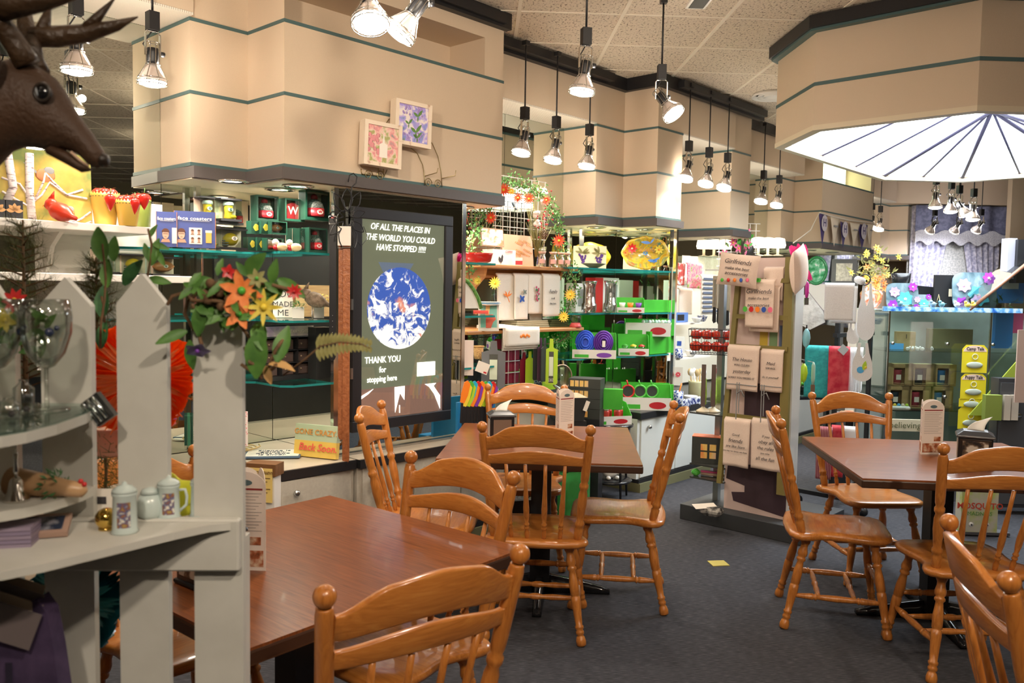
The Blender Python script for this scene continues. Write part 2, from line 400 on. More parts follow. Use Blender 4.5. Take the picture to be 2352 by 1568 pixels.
# glowing pyramid: ridge along u with two hubs
glow = M('lantern_panel', (.9, .97, 1), .4, emit=3.2, ecol=(.86, .95, 1))
ud = Vec((S2, S2)); hubs = [ud*-.62, ud*.62]; hz = .42
ip = oc(d=-.06)
side = [0, 0, 0, 0, 1, 1, 1, 1]; side = [0, 0, 0, 0, 1, 1, 1, 1]
pb = B(glow); mb = B(M('lantern_mullion', (.10, .09, .16), .4))
hub3 = [Vec((q.x, q.y, hz)) for q in hubs]
for i in range(8):
    j = (i+1) % 8; a = Vec((*ip[i], .03)); c = Vec((*ip[j], .03)); A_, C_ = hub3[side[i]], hub3[side[j]]
    if A_ == C_: pb.raw([a, c, A_], [(0, 1, 2)])
    else: pb.raw([a, c, C_, A_], [(0, 1, 2, 3)])
    mb.tube([a, A_], .021, 5)
    if side[i] != side[j]:
        for f in (.33, .67): mb.tube([a.lerp(c, f), A_.lerp(C_, f)], .012, 5)
    else:
        mb.tube([a.lerp(c, .5), A_], .012, 5)
mb.tube(hub3, .01, 5)
obj('light_panel', pb, lt); obj('mullion', mb, lt)
lamp('lantern_light', 'AREA', (OC.x, OC.y, LZ0+.05), 45, (.86, .94, 1), 1.6)
# ================= track spotlights
LENS = M('lamp_lens', (1, 1, 1), .4, emit=14, ecol=(1, .93, .82)); REFL = M('lamp_reflector', (.72, .62, .56), .25, .4)
def _lamp_meshes():
    d = {}
    d['socket_box'] = B(BLK).box(-.024, .024, -.024, .024, 0, .085)
    y = B(CHR)
    for s in (-1, 1): y.box(s*.034-.002, s*.034+.002, -.008, .008, -.115, -.014)
    y.tube([(-.034, 0, -.015), (-.025, 0, -.003), (.025, 0, -.003), (.034, 0, -.015)], .004, 5)
    y.mat(BLK).cyl((.036, 0, -.1), (.054, 0, -.1), .012); y.tube([(0, .006, 0), (-.012, .03, -.03), (-.03, .035, -.06), (-.01, .02, -.09)], .0035, 5)
    d['yoke'] = y
    c = B(CHR)
    for k in range(8):
        a = 2*pi*k/8; e = (cos(a), sin(a))
        c.tube([(e[0]*.03, e[1]*.03, .045), (e[0]*.03, e[1]*.03, -.055), (e[0]*.066, e[1]*.066, -.118), (e[0]*.068, e[1]*.068, -.145)], .0022, 4)
    for z, r in ((.045, .03), (-.055, .031), (-.118, .066), (-.132, .068), (-.145, .068)):
        c.tube([(cos(2*pi*i/16)*r, sin(2*pi*i/16)*r, z) for i in range(16)], .0022, 4, True)
    d['cage'] = c
    d['neck'] = B(BLK).lathe([(.024, .02), (.026, 0), (.026, -.04), (.022, -.055)], 12)
    d['reflector'] = B(REFL).lathe([(.022, -.055), (.034, -.075), (.052, -.105), (.061, -.125), (.0615, -.134)], 20)
    d['lens'] = B(LENS).lathe([(.0612, -.134), (.056, -.146), (.035, -.155), (.001, -.158)], 20)
    return d
_lm = None
def track_lamp(P, label, group, top=CEIL-.03, tilt=(0, 0), energy=16, rz=A45, s=1., col=(1, .88, .74)):
    global _lm
    # P: centre of the glowing face
    zj = P.z+.245*s
    off_ = Mx.Rotation(rz, 3, 'Z') @ (Mx.Rotation(tilt[0], 3, 'X') @ Mx.Rotation(tilt[1], 3, 'Y')) @ Vec((0, 0, -.145*s))
    t = thing('track_spotlight', label, 'spotlight', (P.x-off_.x, P.y-off_.y, P.z-off_.z+.1*s), rz, group)
    t.scale = (s, s, s); z0 = t.location.z
    if _lm is None:
        d = _lamp_meshes(); _lm = {}
        for k in d: o = obj(k, d[k]); _lm[k] = o.data; bpy.data.objects.remove(o)
    def mk(k, par, loc=None, rot=None):
        o = bpy.data.objects.new(k, _lm[k]); C.objects.link(o); o.parent = par
        if loc: o.location = loc
        if rot: o.rotation_euler = rot
        return o
    mk('socket_box', t); mk('yoke', t)
    obj('stem', B(BLK).cyl((0, 0, .08), (0, 0, (top-z0)/s), .0055).box(-.02, .02, -.02, .02, (top-z0)/s-.03, (top-z0)/s), t)
    rot = (Mx.Rotation(tilt[0], 3, 'X') @ Mx.Rotation(tilt[1], 3, 'Y')).to_euler()
    h = mk('cage', t, (0, 0, -.1), rot)
    for k in ('neck', 'reflector', 'lens'): mk(k, h)
    l = lamp('bulb_light', 'SPOT', (0, 0, -.165), energy, col, .05, spot=R_(105), parent=h)
    lamp('bulb_spill', 'POINT', (.055, 0, -.06), 1.8, col, .02, parent=h)
    return t
LG = 'chrome caged track spotlights'
spec = [  # pixel of lens, plane v or height, tilt x (towards wall), tilt y (towards left), label
 ((177, 166), -3.93, (0, 0), 'chrome caged spotlight hanging just right of the antlers, nearest the left edge', 12),
 ((350, 194), -3.93, (.05, 0), 'chrome caged spotlight hanging beside the deer in front of the first wall corner', 34),
 ((1196, 353), -3.93, (0, .25), 'caged spotlight over the garland, leftmost of the three in the first niche', 18),
 ((1269, 370), -3.93, (0, .25), 'caged spotlight in the first niche, second from the big front wall', 22),
 ((1347, 384), -3.93, (0, .2), 'caged spotlight in the first niche nearest the zigzag column', 30),
 ((1573, 412), -3.66, (0, .35), 'caged spotlight of the second niche nearest the zigzag column', 15),
 ((1620, 424), -3.66, (0, .35), 'middle caged spotlight of the three in the second niche', 18),
 ((1662, 433), -3.66, (0, .4), 'caged spotlight right of the other two in the second niche, over the pillar', 22),
 ((1747, 464), -3.9, (0, .35), 'caged spotlight under the left rim of the ceiling drum, over the third niche', 26),
 ((1783, 473), -3.9, (0, .35), 'caged spotlight in the third niche, right of its neighbour below the drum', 30),
 ((2000, 523), -4.0, (0, .3), 'small distant caged spotlight right of the pennants, the left one of the pair', 9),
 ((2018, 528), -4.0, (0, .3), 'small distant caged spotlight right of the pennants, the right one of the pair', 14)]
for (px, v, tl, lab, en) in spec:
    P = PV(px[0], px[1], v); track_lamp(P, lab, LG, tilt=(tl[0], tl[1]), energy=en)
# mid-room lamps, by height
track_lamp(PY(851, 58, 3.05), 'large caged spotlight at the top edge facing the viewer, beside a tilted one', LG, tilt=(-.35, -.1), energy=26, rz=0)
track_lamp(PY(912, 80, 3.2), 'large caged spotlight at the top edge tilted to the left, beside a brighter one', LG, tilt=(0, .62), energy=26, rz=0)
track_lamp(PY(1336, 214, 4.35), 'caged spotlight hanging in mid-room left of the ceiling grid line, lens straight down', LG, tilt=(0, .12), energy=24, rz=.2)
track_lamp(PY(1549, 264, 4.9), 'caged spotlight hanging in mid-room with its lens turned towards the right', LG, tilt=(-.45, -.5), energy=24, rz=0)
far = [(2148, 478, 8.6, (0, 0), 'leftmost'), (2183, 488, 8.6, (0, 0), 'second from the left'), (2219, 494, 8.6, (-.2, -.5), 'tilted third one'), (2234, 506, 8.6, (0, 0), 'rightmost')]
for x, y, Y, tl, w_ in far: track_lamp(PY(x, y, Y), 'spotlight before the lace curtain, %s of the front row of four' % w_, 'spotlights in front of the curtain', tilt=tl, energy=5, rz=.1, col=(.92, .93, 1))
for x, y, w_ in [(2135, 532, 'leftmost'), (2191, 532, 'middle'), (2241, 531, 'rightmost')]: track_lamp(PY(x, y, 11.2), 'spotlight close to the lace curtain, %s of the back row of three' % w_, 'spotlights in front of the curtain', tilt=(.75, 0), energy=20, rz=.1, col=(.9, .9, 1))
# recessed puck lights in the soffits
PK = M('puck_glow', (1, .95, .85), .5, emit=7, ecol=(1, .92, .8))
pucks = [(1.83, -4.2), (2.2, -3.98), (2.55, -4.1), (2.52, -3.88), (3.0, -4.1), (3.45, -4.1), (3.8, -3.95), (3.82, -4.25), (5.62, -4.22), (5.98, -3.98), (5.98, -4.25), (7.33, -4.1), (9.35, -4.32), (9.75, -4.15), (10.3, -4.1)]
for i, (u, v) in enumerate(pucks):
    p = W(u, v, 2.083)
    if u < 2.0: continue
    t = thing('puck_light', 'small chrome downlight under the soffit, %s counting from the left' % ORD[i-1], 'downlight', p, 0, 'recessed soffit downlights')
    obj('ring', B(CHR).lathe([(.075, .0), (.085, -.004), (.06, -.009), (.055, 0)], 16), t); obj('lens', B(PK).lathe([(.055, -.001), (.001, -.004)], 16), t)
    lamp('puck_glow', 'SPOT', (0, 0, -.012), 15, (1, .9, .75), .035, spot=R_(150), parent=t)
# more spotlights of the same kind just above the picture, aimed at the wall bays and tables
for (x, y, z, tx, ty, en, l) in ((-.95, 1.9, 2.68, 1.3, .12, 62, 'leftmost'), (.15, 2.2, 2.68, 1.3, .22, 38, 'second'), (1.2, 2.4, 2.68, 1.3, .12, 30, 'third'), (-.25, -.5, 2.6, .85, .22, 32, 'fourth, turned to the pickets'), (.7, .1, 2.6, .75, .0, 62, 'fifth, turned to the tables'), (2.2, 1.2, 2.6, .8, .0, 45, 'sixth, turned to the right table')):
    track_lamp(Vec((x, y, z)), 'caged spotlight above the frame over the near tables, '+l, LG, tilt=(tx, ty), energy=en, rz=0, col=(1, .84, .66))
# ================= tables and chairs
OAK = noisy('honey_oak', [(.2, (.32, .10, .016)), (.5, (.48, .165, .03)), (.8, (.58, .23, .05))], 9, (9, 9, 1.0), rough=.3, detail=6, coat=.35, dist=1.2)
OAKH = noisy('honey_oak_flat', [(.2, (.34, .108, .018)), (.5, (.50, .175, .033)), (.8, (.60, .25, .055))], 9, (.9, 7, 9), rough=.28, detail=6, coat=.35, dist=1.2)
TOPM = noisy('walnut_laminate', [(.25, (.12, .034, .010)), (.5, (.21, .064, .020)), (.8, (.31, .10, .032))], 7, (1.0, 16, 1), rough=.28, detail=7, coat=.12, dist=1.0)
TOPM.node_tree.nodes['Principled BSDF'].inputs['Specular IOR Level'].default_value = .3
TEDGE = M('table_edge', (.05, .022, .012), .35)
def turned(L, r, beads, base=.75):
    # lathe profile of a turned rod of length L
    pr = []; n = 26
    for i in range(n+1):
        t = i/n; rr = r*(base+(1-base)*sin(pi*min(1, max(0, t)))**.7); pr.append((t, rr))
    for (tb, rb, wb) in beads:
        pr = [p for p in pr if abs(p[0]-tb) > wb*1.5]
        pr += [(tb-wb*1.4, r*.62), (tb-wb*.8, r*rb*.95), (tb, r*rb), (tb+wb*.8, r*rb*.95), (tb+wb*1.4, r*.62)]
    pr.sort(); return [(a, t) for t, a in pr if -1e-6 <= t <= 1.000001]
def make_chair():
    t = thing('dining_chair', 'x', 'chair')
    # seat outline: wide rounded front, pinched flanks, rounded wider back
    half = [(0, .235), (.10, .235), (.17, .225), (.205, .19), (.215, .14), (.208, .07), (.195, .01), (.19, -.04), (.2, -.09), (.225, -.13), (.235, -.17), (.225, -.2), (.19, -.222), (.1, -.235), (0, -.24)]
    out = [(x, y) for x, y in half]+[(-x, y) for x, y in half[-2:0:-1]]
    out = out[::-1]
    b = B(OAKH); vs = []; n = len(out)
    rings = [(.86, .418), (.97, .424), (1.0, .436), (.985, .449), (.93, .455)]
    for s, z in rings:
        for (x, y) in out: vs.append((x*s, y*s, z))
    fs = [list(range(n))[::-1]]
    for k in range(len(rings)-1):
        for i in range(n): j = (i+1) % n; fs.append([k*n+i, k*n+j, k*n+n+j, k*n+n+i])
    # dished top
    base = len(vs); ins = [(.7, .4545), (.4, .447)]
    for s, z in ins:
        for (x, y) in out: vs.append((x*s, y*s, z))
    k0 = (len(rings)-1)*n
    for a, c in ((k0, base), (base, base+n)):
        for i in range(n): j = (i+1) % n; fs.append([a+i, a+j, c+j, c+i])
    vs.append((0, 0, .445)); ce = len(vs)-1
    for i in range(n): fs.append([base+n+i, base+n+(i+1) % n, ce])
    b.raw(vs, fs, True); obj('seat', b, t)
    LB = [(.1, 1.25, .018), (.2, 1.1, .012), (.245, 1.1, .012), (.6, 1.15, .012), (.80, 1.15, .012), (.84, 1.15, .012)]
    leg = lambda p0, p1: B(OAK).lathe([(r, 1-a) for r, a in reversed(turned(1, .0205, [(.06, 1.15, .03), (.16, 1.15, .01), (.22, 1.12, .012), (.27, 1.12, .012), (.45, 1.0, .01), (.78, 1.1, .012), (.84, 1.1, .012)], .72))]+[] , 12, p1, p0)
    feet = {}
    for (sx, sy) in ((-1, 1), (1, 1), (-1, -1), (1, -1)):
        top = (sx*.145, sy*.15 if sy > 0 else -.14, .43); bot = (sx*.215, .215 if sy > 0 else -.235, .0)
        d = Vec(top)-Vec(bot); pr = []
        prof = [(.016, 0), (.0215, .012), (.0225, .05), (.018, .09), (.013, .105), (.018, .115), (.0185, .14), (.0145, .155), (.019, .17), (.0195, .19), (.015, .2), (.0175, .28), (.0215, .42), (.0205, .47), (.0165, .478), (.0205, .488), (.021, .6), (.0165, .68), (.0145, .72), (.021, .735), (.021, .755), (.0155, .77), (.0215, .785), (.0225, .82), (.0165, .87), (.0165, .9), (.023, .93), (.022, 1)]
        obj('leg', B(OAK).lathe(prof, 14, bot, top), t); feet[(sx, sy)] = (Vec(bot), d)
    at = lambda k, f: feet[k][0]+feet[k][1]*f
    rail = [(.009, 0), (.0115, .1), (.015, .2), (.016, .235), (.011, .245), (.016, .255), (.016, .27), (.011, .28), (.0135, .36), (.0155, .5), (.0135, .64), (.011, .72), (.016, .73), (.016, .745), (.011, .755), (.016, .765), (.015, .8), (.0115, .9), (.009, 1)]
    for sx in (-1, 1): obj('side_stretcher', B(OAK).lathe(rail, 12, at((sx, 1), .36), at((sx, -1), .36)), t)
    small = [(.008, 0), (.011, .12), (.014, .3), (.010, .42), (.015, .47), (.015, .53), (.010, .58), (.014, .7), (.011, .88), (.008, 1)]
    for f in (.3, .7):
        obj('cross_stretcher', B(OAK).lathe(small, 12, at((-1, 1), .36).lerp(at((-1, -1), .36), f), at((1, 1), .36).lerp(at((1, -1), .36), f)), t)
    # front stretcher higher
    obj('front_stretcher', B(OAK).lathe(rail, 12, at((-1, 1), .52), at((1, 1), .52)), t)
    post = [(.014, 0), (.019, .05), (.0205, .12), (.015, .135), (.0205, .15), (.0205, .175), (.015, .19), (.018, .25), (.021, .33), (.019, .42), (.0145, .455), (.020, .475), (.020, .5), (.0145, .515), (.018, .54), (.0192, .6), (.0192, .86), (.019, .885), (.017, .9), (.017, .91), (.0115, .918)]
    ball = [(.0115, .916)]+[(.0235*sin(pi*k/10), .955-.0425*cos(pi*k/10)) for k in range(1, 11)]
    for sx in (-1, 1):
        obj('back_post', B(OAK).lathe(post+ball, 16, (sx*.185, -.165, .44), (sx*.235, -.285, .985)), t)
    # crest rail, curved back and crowned
    def pp(z): f = (z-.44)/.545; return .185+.05*f, -.165-.12*f
    def rail_mesh(zl, zh, th, cur):
        N = 20; vs = []; fs = []
        for i in range(N+1):
            a = -1+2*i/N; hx, hy = pp((zl(a)+zh(a))/2)
            x = a*(hx-.012); bow = cur*(1-a*a)
            _, yl = pp(zl(a)); _, yh = pp(zh(a))
            vs += [(x, yl-bow-th/2, zl(a)), (x, yh-bow-th/2, zh(a)), (x, yh-bow+th/2, zh(a)), (x, yl-bow+th/2, zl(a))]
        for i in range(N):
            for k in range(4): j = (k+1) % 4; fs.append([i*4+k, i*4+j, i*4+4+j, i*4+4+k])
        fs += [[0, 1, 2, 3], [N*4+3, N*4+2, N*4+1, N*4]]
        return B(OAKH).raw(vs, fs, True)
    def zh(a):
        a = abs(a)
        if a > .45: f = min(1, (1-a)/.55); return .915+.055*(f*f*(3-2*f))
        return .97+.014*cos(a/.45*pi/2)
    zl = lambda a: .858+.028*cos(a*pi/2)**1.2
    o = obj('crest_rail', rail_mesh(zl, zh, .022, .045), t); bev(o, .006, 2, 50)
    zl2 = lambda a: .795+.012*cos(a*pi/2)
    zh2 = lambda a: .836+.03*cos(min(1, abs(a))*pi/2)**1.4
    o = obj('lower_rail', rail_mesh(zl2, zh2, .02, .04), t); bev(o, .005, 2, 50)
    sp = [(.007, 0), (.0105, .06), (.0115, .11), (.008, .15), (.012, .165), (.012, .18), (.008, .195), (.012, .21), (.012, .225), (.008, .24), (.0125, .33), (.0135, .42), (.011, .55), (.0085, .75), (.0075, 1)]
    for x in (-.108, -.037, .037, .108):
        hx, hy = pp(.8); a = x*1.1/hx
        obj('spindle', B(OAK).lathe(sp, 10, (x, -.165-.02*(1-(x/.15)**2), .445), (x*1.18, hy-.04*(1-a*a), .803)), t)
    return t
CG = 'honey oak dining chairs around the tables'
def fdir(fx, fy): return math.atan2(-fx, fy)
chairs = [((.30, 3.80), (.14, .99), 'honey oak chair, back to the viewer, at the near side of the middle table'),
 ((.29, 4.72), (-.05, -1), 'honey oak chair on the far side of the middle table, facing the viewer'),
 ((-.22, 3.95), (.995, -.1), 'honey oak chair seen edge-on at the middle table, by the earth poster'),
 ((.73, 4.14), (-.985, .17), 'honey oak chair seen side-on at the right end of the middle table'),
 ((-.245, 1.93), (-.56, .83), 'honey oak chair cut by the bottom edge, nearest the viewer at the left table'),
 ((-.237, 2.53), (-.67, -.74), 'honey oak chair facing the viewer behind the right corner of the left table'),
 ((-.93, 2.62), (.77, -.64), 'honey oak chair mostly hidden behind the white pickets at the left table'),
 ((-.88, 1.98), (.69, .72), 'honey oak chair whose seat shows between the lower pickets'),
 ((1.735, 3.865), (.955, -.295), 'honey oak chair seen side-on at the right table, beside the towel pillar'),
 ((2.21, 4.5), (.02, -1), 'honey oak chair on the far side of the right table behind its menu card'),
 ((2.08, 3.4), (.08, .99), 'honey oak chair, back to the viewer, at the near side of the right table'),
 ((1.45, 1.8), (.96, -.28), 'honey oak chair cut by the right edge at the bottom corner')]
ch0 = None
for (x, y), (fx, fy), lab in chairs:
    if ch0 is None:
        ch0 = make_chair(); ch0.location = (x, y, 0); ch0.rotation_euler = (0, 0, fdir(fx, fy)); ch0['label'] = lab; ch0['group'] = CG
    else: dup(ch0, (x, y, 0), fdir(fx, fy), lab, CG)
TH = .78
def make_table(c, size, rz, label):
    t = thing('dining_table', label, 'table', (c[0], c[1], 0), rz, 'walnut square dining tables'); sx, sy = size[0]/2, size[1]/2
    b = B(TEDGE).box(-sx, sx, -sy, sy, TH-.042, TH-.006, 0)
    o = obj('edge', b, t); bev(o, .006, 2)
    b = B(TOPM).box(-sx+.003, sx-.003, -sy+.003, sy-.003, TH-.008, TH); obj('tabletop', b, t)
    obj('pedestal', B(BLK).box(-.05, .05, -.05, .05, .04, TH-.05).box(-.2, .2, -.2, .2, TH-.055, TH-.042), t)
    for k in range(4):
        a = k*pi/2+pi/4*0; X = Mx.Rotation(a, 4, 'Z')
        f = B(BLKG).at(X); n = 8; vs = []; fs = []
        for i in range(n+1):
            d = .03+.33*i/n; h = .07*(1-i/n)**.8+.022; wd = .032-.01*i/n
            vs += [(d, -wd, 0.004), (d, wd, 0.004), (d, wd*.6, h), (d, -wd*.6, h)]
        for i in range(n):
            for k2 in range(4): j = (k2+1) % 4; fs.append([i*4+k2, i*4+j, i*4+4+j, i*4+4+k2])
        fs += [[0, 3, 2, 1], [n*4, n*4+1, n*4+2, n*4+3]]
        obj('foot', f.raw(vs, fs, True), t)
    return t
make_table((-.505, 2.405), (.93, .95), math.atan2(.62, -.69)-pi, 'walnut square table behind the white picket fence at the lower left')
make_table((.345, 4.21), (.94, 1.03), R_(-6.5), 'walnut square table in the middle with four chairs around it')
make_table((2.225, 3.85), (1.04, 1.03), R_(-8), 'walnut square table at the right edge in front of the glass case')
# menu cards and napkin dispensers
MENUP = M('menu_card', (.80, .70, .62), .45); DKR = M('dark_red', (.28, .03, .03), .5)
def photo(name, cols, scale=40): return noisy(name, cols, scale, rough=.35, detail=3)
FOODP = photo('food_photo', [(.3, (.06, .02, .01)), (.5, (.4, .12, .05)), (.7, (.7, .55, .4))])
def menu(P, rz, label, pic=True, h=.27, w=.1):
    t = thing('menu_card', label, 'menu', P, rz, 'folded table menus')
    for k in range(3):
        X = Mx.Rotation(k*2*pi/3, 4, 'Z') @ Mx.Translation((0, -w*.289, 0))
        pts = [(-w/2, 0), (w/2, 0)]+[(w/2*cos(pi*i/10), h-.04+.04*sin(pi*i/10)) for i in range(11)]
        p = obj('panel', B(MENUP).at(X).prism(pts, 0, .0015, 'y'), t)
        pr = B(M('menu_oval', (.1, .16, .18), .4)).at(X).prism([(.018*cos(2*pi*i/14), h-.03+.008*sin(2*pi*i/14)) for i in range(14)], -.0008, 0, 'y')
        pr.mat(DKR).box(-w*.42, w*.42, -.0008, 0, h-.05, h-.045)
        pr.mat(M('text_grey', (.35, .3, .27), .6))
        for i in range(13): pr.box(-w*.4, w*(.4-.15*((i*7) % 3)/2), -.0008, 0, h-.06-i*.0085, h-.0585-i*.0085)
        pr.mat(FOODP).box(.008, w*.38, -.0008, 0, h-.2, h-.178)
        if pic: pr.box(-w*.44, w*.44, -.0008, 0, .01, .055)
        obj('print', pr, p)
    return t
def napkins(P, rz, label, front=None, s=1.):
    t = thing('napkin_dispenser', label, 'napkin dispenser', P, rz, 'black metal napkin dispensers'); t.scale = (s, s, s)
    b = B(BLKG).box(-.062, .062, -.05, .05, .006, .125); b.mat(BLK).box(-.068, .068, -.056, .056, 0, .012)
    o = obj('body', b, t); bev(o, .006)
    l = [(-.07, -.058), (.07, -.058), (.07, .058), (-.07, .058)]; vs = [(x, y, .124) for x, y in l]+[(x, y, .134) for x, y in l]+[(x*.62, y*.6, .152) for x, y in l]
    fs = [(3, 2, 1, 0)]+[(i, (i+1) % 4, 4+(i+1) % 4, 4+i) for i in range(4)]+[(4+i, 4+(i+1) % 4, 8+(i+1) % 4, 8+i) for i in range(4)]+[(8, 9, 10, 11)]
    o = obj('lid', B(M('dispenser_lid', (.05, .05, .055), .3)).raw(vs, fs, False), t); bev(o, .004)
    obj('window', B(front or M('napkin_brown', (.16, .1, .07), .5)).box(-.046, .046, -.0512, -.0495, .024, .112), t)
    for q in (-1, 1): obj('side_window', B(M('napkin_pale', (.5, .42, .35), .5)).box(q*.0623-.0009, q*.0623+.0009, -.03, .03, .024, .112), t)
    obj('napkin', B(WHT).grid(lambda a, c: (-.03+.06*a+.03*c*c, .012*sin(a*5)*(1-c)+.02*c, .148+.05*c*(.7+.5*a)), 8, 5, .001), t)
    return t
COW = photo('cow_photo', [(.42, (.01, .01, .012)), (.5, (.12, .08, .05)), (.58, (.5, .45, .38))], 25)
p = PZ(1148, 985, TH); p = Vec((.13, 4.3, TH)); napkins(PZ(1150, 1010, TH), R_(8), 'dark napkin dispenser with a white napkin sticking out, on the middle table')
menu(PZ(1292, 1013, TH), R_(35), 'three-sided menu card standing on the middle table')
menu(PZ(2130, 1040, TH), R_(5), 'tall menu card with a food picture on the right table', h=.265, w=.115)
napkins(PZ(2236, 1072, TH), R_(-28), 'napkin dispenser with a black and white cow picture on the right table', COW, 1.12)
menu(PZ(575, 1300, TH), R_(-6), 'menu card on the left table, half hidden by the rightmost picket', w=.11)
napkins(PZ(500, 1338, TH)+Vec((-.02, .0, 0)), R_(-40), 'black napkin dispenser seen behind the rightmost picket on the left table', COW, 1.1)
t = thing('floor_plate', 'small square brass plate set in the carpet', 'floor plate', PZ(1650, 1294, 0), .1)
obj('plate', B(M('brass', (.62, .52, .14), .4, .3)).box(-.05, .05, -.045, .045, 0, .004), t)
# ================= placement helpers for goods: pixels of the photograph + the plane the thing stands on
def place(px0, px1, pyt, pyb, v, z=None, face='u'):
    # returns loc, width, height, rz ; bottom centre of the front face
    pm = (px0+px1)/2; P = PV(pm, pyb, v); mpp = P.y/FPX
    if z is None: z = P.z
    h = (pyb-pyt)*mpp
    if face == 'u':
        a = PV(px0, pyb, v); b = PV(px1, pyb, v); wd = (b-a).length; rz = A45
        loc = (a+b)/2
    else: wd = (px1-px0)*mpp; rz = -math.atan2(P.x, P.y); loc = P
    return Vec((loc.x, loc.y, z)), wd, h, rz
def decal(t, name, mat, x0, x1, z0, z1, y=0., th=.0012):
    return obj(name, B(mat).box(x0, x1, y-th, y, z0, z1), t)
def carton(name, label, cat, pl, mat, d=.08, deco=(), text=(), group=None, yoff=0., rz=None):
    loc, wd, h, r = pl
    t = thing(name, label, cat, loc, r if rz is None else rz, group)
    o = obj('box', B(mat).box(-wd/2, wd/2, 0, d, 0, h), t)
    for k, (nm, m, x0, x1, z0, z1) in enumerate(deco): decal(t, nm, m, x0*wd, x1*wd, z0*h, z1*h, -.0003*(1+k%3))
    for (s, sz, m, x, z, kw) in text: txt(s, sz*h, m, t, (x*wd, -.0035, z*h), **kw)
    return t
def quadpic(name, label, cat, pl, mat, th=.012, border=None, bmat=None, lean=0, group=None):
    loc, wd, h, r = pl; t = thing(name, label, cat, loc, r, group); X = Mx.Rotation(-lean, 4, 'X')
    obj('board', B(bmat or mat).at(X).box(-wd/2, wd/2, 0, th, 0, h), t)
    e = border or 0
    obj('picture', B(mat).at(X).box(-wd/2+e, wd/2-e, -.0015, 0, e, h-e), t)
    return t
def stem_plant(t, n, rad, h, mat, L=.05, wd=.02, up=.5, name='leaf', seed=1, stem=None, per=1, zs=0):
    r = random.Random(seed)
    if stem: 
        sb = B(stem)
    lb = B(mat)
    for i in range(n):
        a = r.uniform(0, 2*pi); rr = rad*sqrt(r.random()); zz = zs+h*r.random()
        p = Vec((rr*cos(a), rr*sin(a), zz)); d = Vec((cos(a)*(1-up)+r.uniform(-.3, .3), sin(a)*(1-up)+r.uniform(-.3, .3), up*r.uniform(-.3, 1)))
        lb.leaf(p, d, (0, 0, 1), L*r.uniform(.6, 1.2), wd*r.uniform(.7, 1.2), n=3)
    o = obj(name, lb, t); return o
def flower(b, p, d, r, mat, cen, petals=9, wd=None, cup=.1):
    p = Vec(p); d = Vec(d).normalized(); a = d.orthogonal().normalized(); c = d.cross(a); b.mat(mat)
    for i in range(petals):
        th = 2*pi*i/petals; e = a*cos(th)+c*sin(th)
        b.leaf(p, e+d*.25, d, r, wd or r*.5, cup=cup, bend=.1, n=3)
    b.mat(cen).ball(p+d*.004, r*.2, 8)
# ================= counters and cabinets along the wall
CAB = noisy('cabinet_cream', [(.3, (.46, .42, .35)), (.7, (.52, .48, .40))], 60, rough=.4)
CABW = M('cabinet_white', (.62, .62, .58), .35); CT = M('counter_black', (.02, .02, .022), .3); CTOP = M('counter_top', (.48, .40, .31), .35)
ZC = .62
def counter(pts, label, z=ZC, mat=CAB, doors=(), topmat=CTOP):
    c = thing('display_counter', label, 'counter', W(*pts[0], 0)); X = Mx.Translation(-W(*pts[0], 0))
    pol = [pw(pts[0][0], MV+.02)]+[pw(*p) for p in pts]+[pw(pts[-1][0], MV+.02)]
    ins = off(pts, -.03); poi = [pw(ins[0][0]+.0, MV+.02)]+[pw(*p) for p in ins]+[pw(ins[-1][0], MV+.02)]
    obj('cabinet', B(mat).at(X).prism(poi, .1, z-.05), c)
    obj('kick', B(M('kick_olive', (.16, .15, .07), .9)).at(X).prism([pw(ins[0][0], MV+.02)]+[pw(*p) for p in off(pts, .01)]+[pw(ins[-1][0], MV+.02)], 0, .07), c)
    obj('kick_rail', B(BLK).at(X).prism([pw(ins[0][0], MV+.02)]+[pw(*p) for p in off(pts, -.005)]+[pw(ins[-1][0], MV+.02)], .07, .1), c)
    obj('edge', B(CT).at(X).prism(pol, z-.05, z-.002), c)
    i2 = off(pts, -.012); obj('worktop', B(topmat).at(X).prism([pw(i2[0][0], MV+.02)]+[pw(*p) for p in i2]+[pw(i2[-1][0], MV+.02)], z-.002, z), c)
    for (u0, u1, v) in doors:
        dd = thing('x', 'x', 'x'); 
        bpy.data.objects.remove(dd)
        d = obj('door', B(mat).at(X).prism([pw(u0, v-.03), pw(u1, v-.03), pw(u1, v-.018), pw(u0, v-.018)][::-1], .11, z-.055), c)
        kp = W(u0+.18*(u1-u0) if (u1-u0) > .3 else (u0+u1)/2, v-.018, .5)-W(*pts[0], 0); n = W(0, 1, 0)
        obj('knob', B(STL).lathe([(.006, 0), (.006, .012), (.016, .014), (.017, .024), (.010, .032)], 14, kp, kp+n), d)
    return c
counter([(1.9, -4.05), (2.25, -4.0), (2.25, -3.64), (2.72, -3.62)], 'cream cabinet with steel knobs and black edged top below the coaster shelves', doors=[(2.27, 2.70, -3.62)])
counter([(2.73, -3.6), (3.9, -3.6)], 'cream cabinet run below the earth poster behind the middle table', doors=[(2.76, 3.12, -3.6), (3.13, 3.5, -3.6), (3.51, 3.88, -3.6)])
counter([(3.97, -3.9), (4.7, -3.85), (4.8, -3.8)], 'dark low counter below the cutting boards', z=.5, mat=M('counter_dark', (.05, .05, .055), .4), topmat=CT)
counter([(5.36, -3.56), (6.45, -3.56)], 'white cabinet with olive base below the green cartons', mat=CABW, doors=[(5.4, 5.9, -3.56), (5.91, 6.43, -3.56)], topmat=CT)
counter([(6.47, -3.7), (7.55, -3.7), (7.57, -3.6), (9.0, -3.62)], 'white cabinet run below the blue pottery, behind the towel pillar', mat=CABW, topmat=CT)
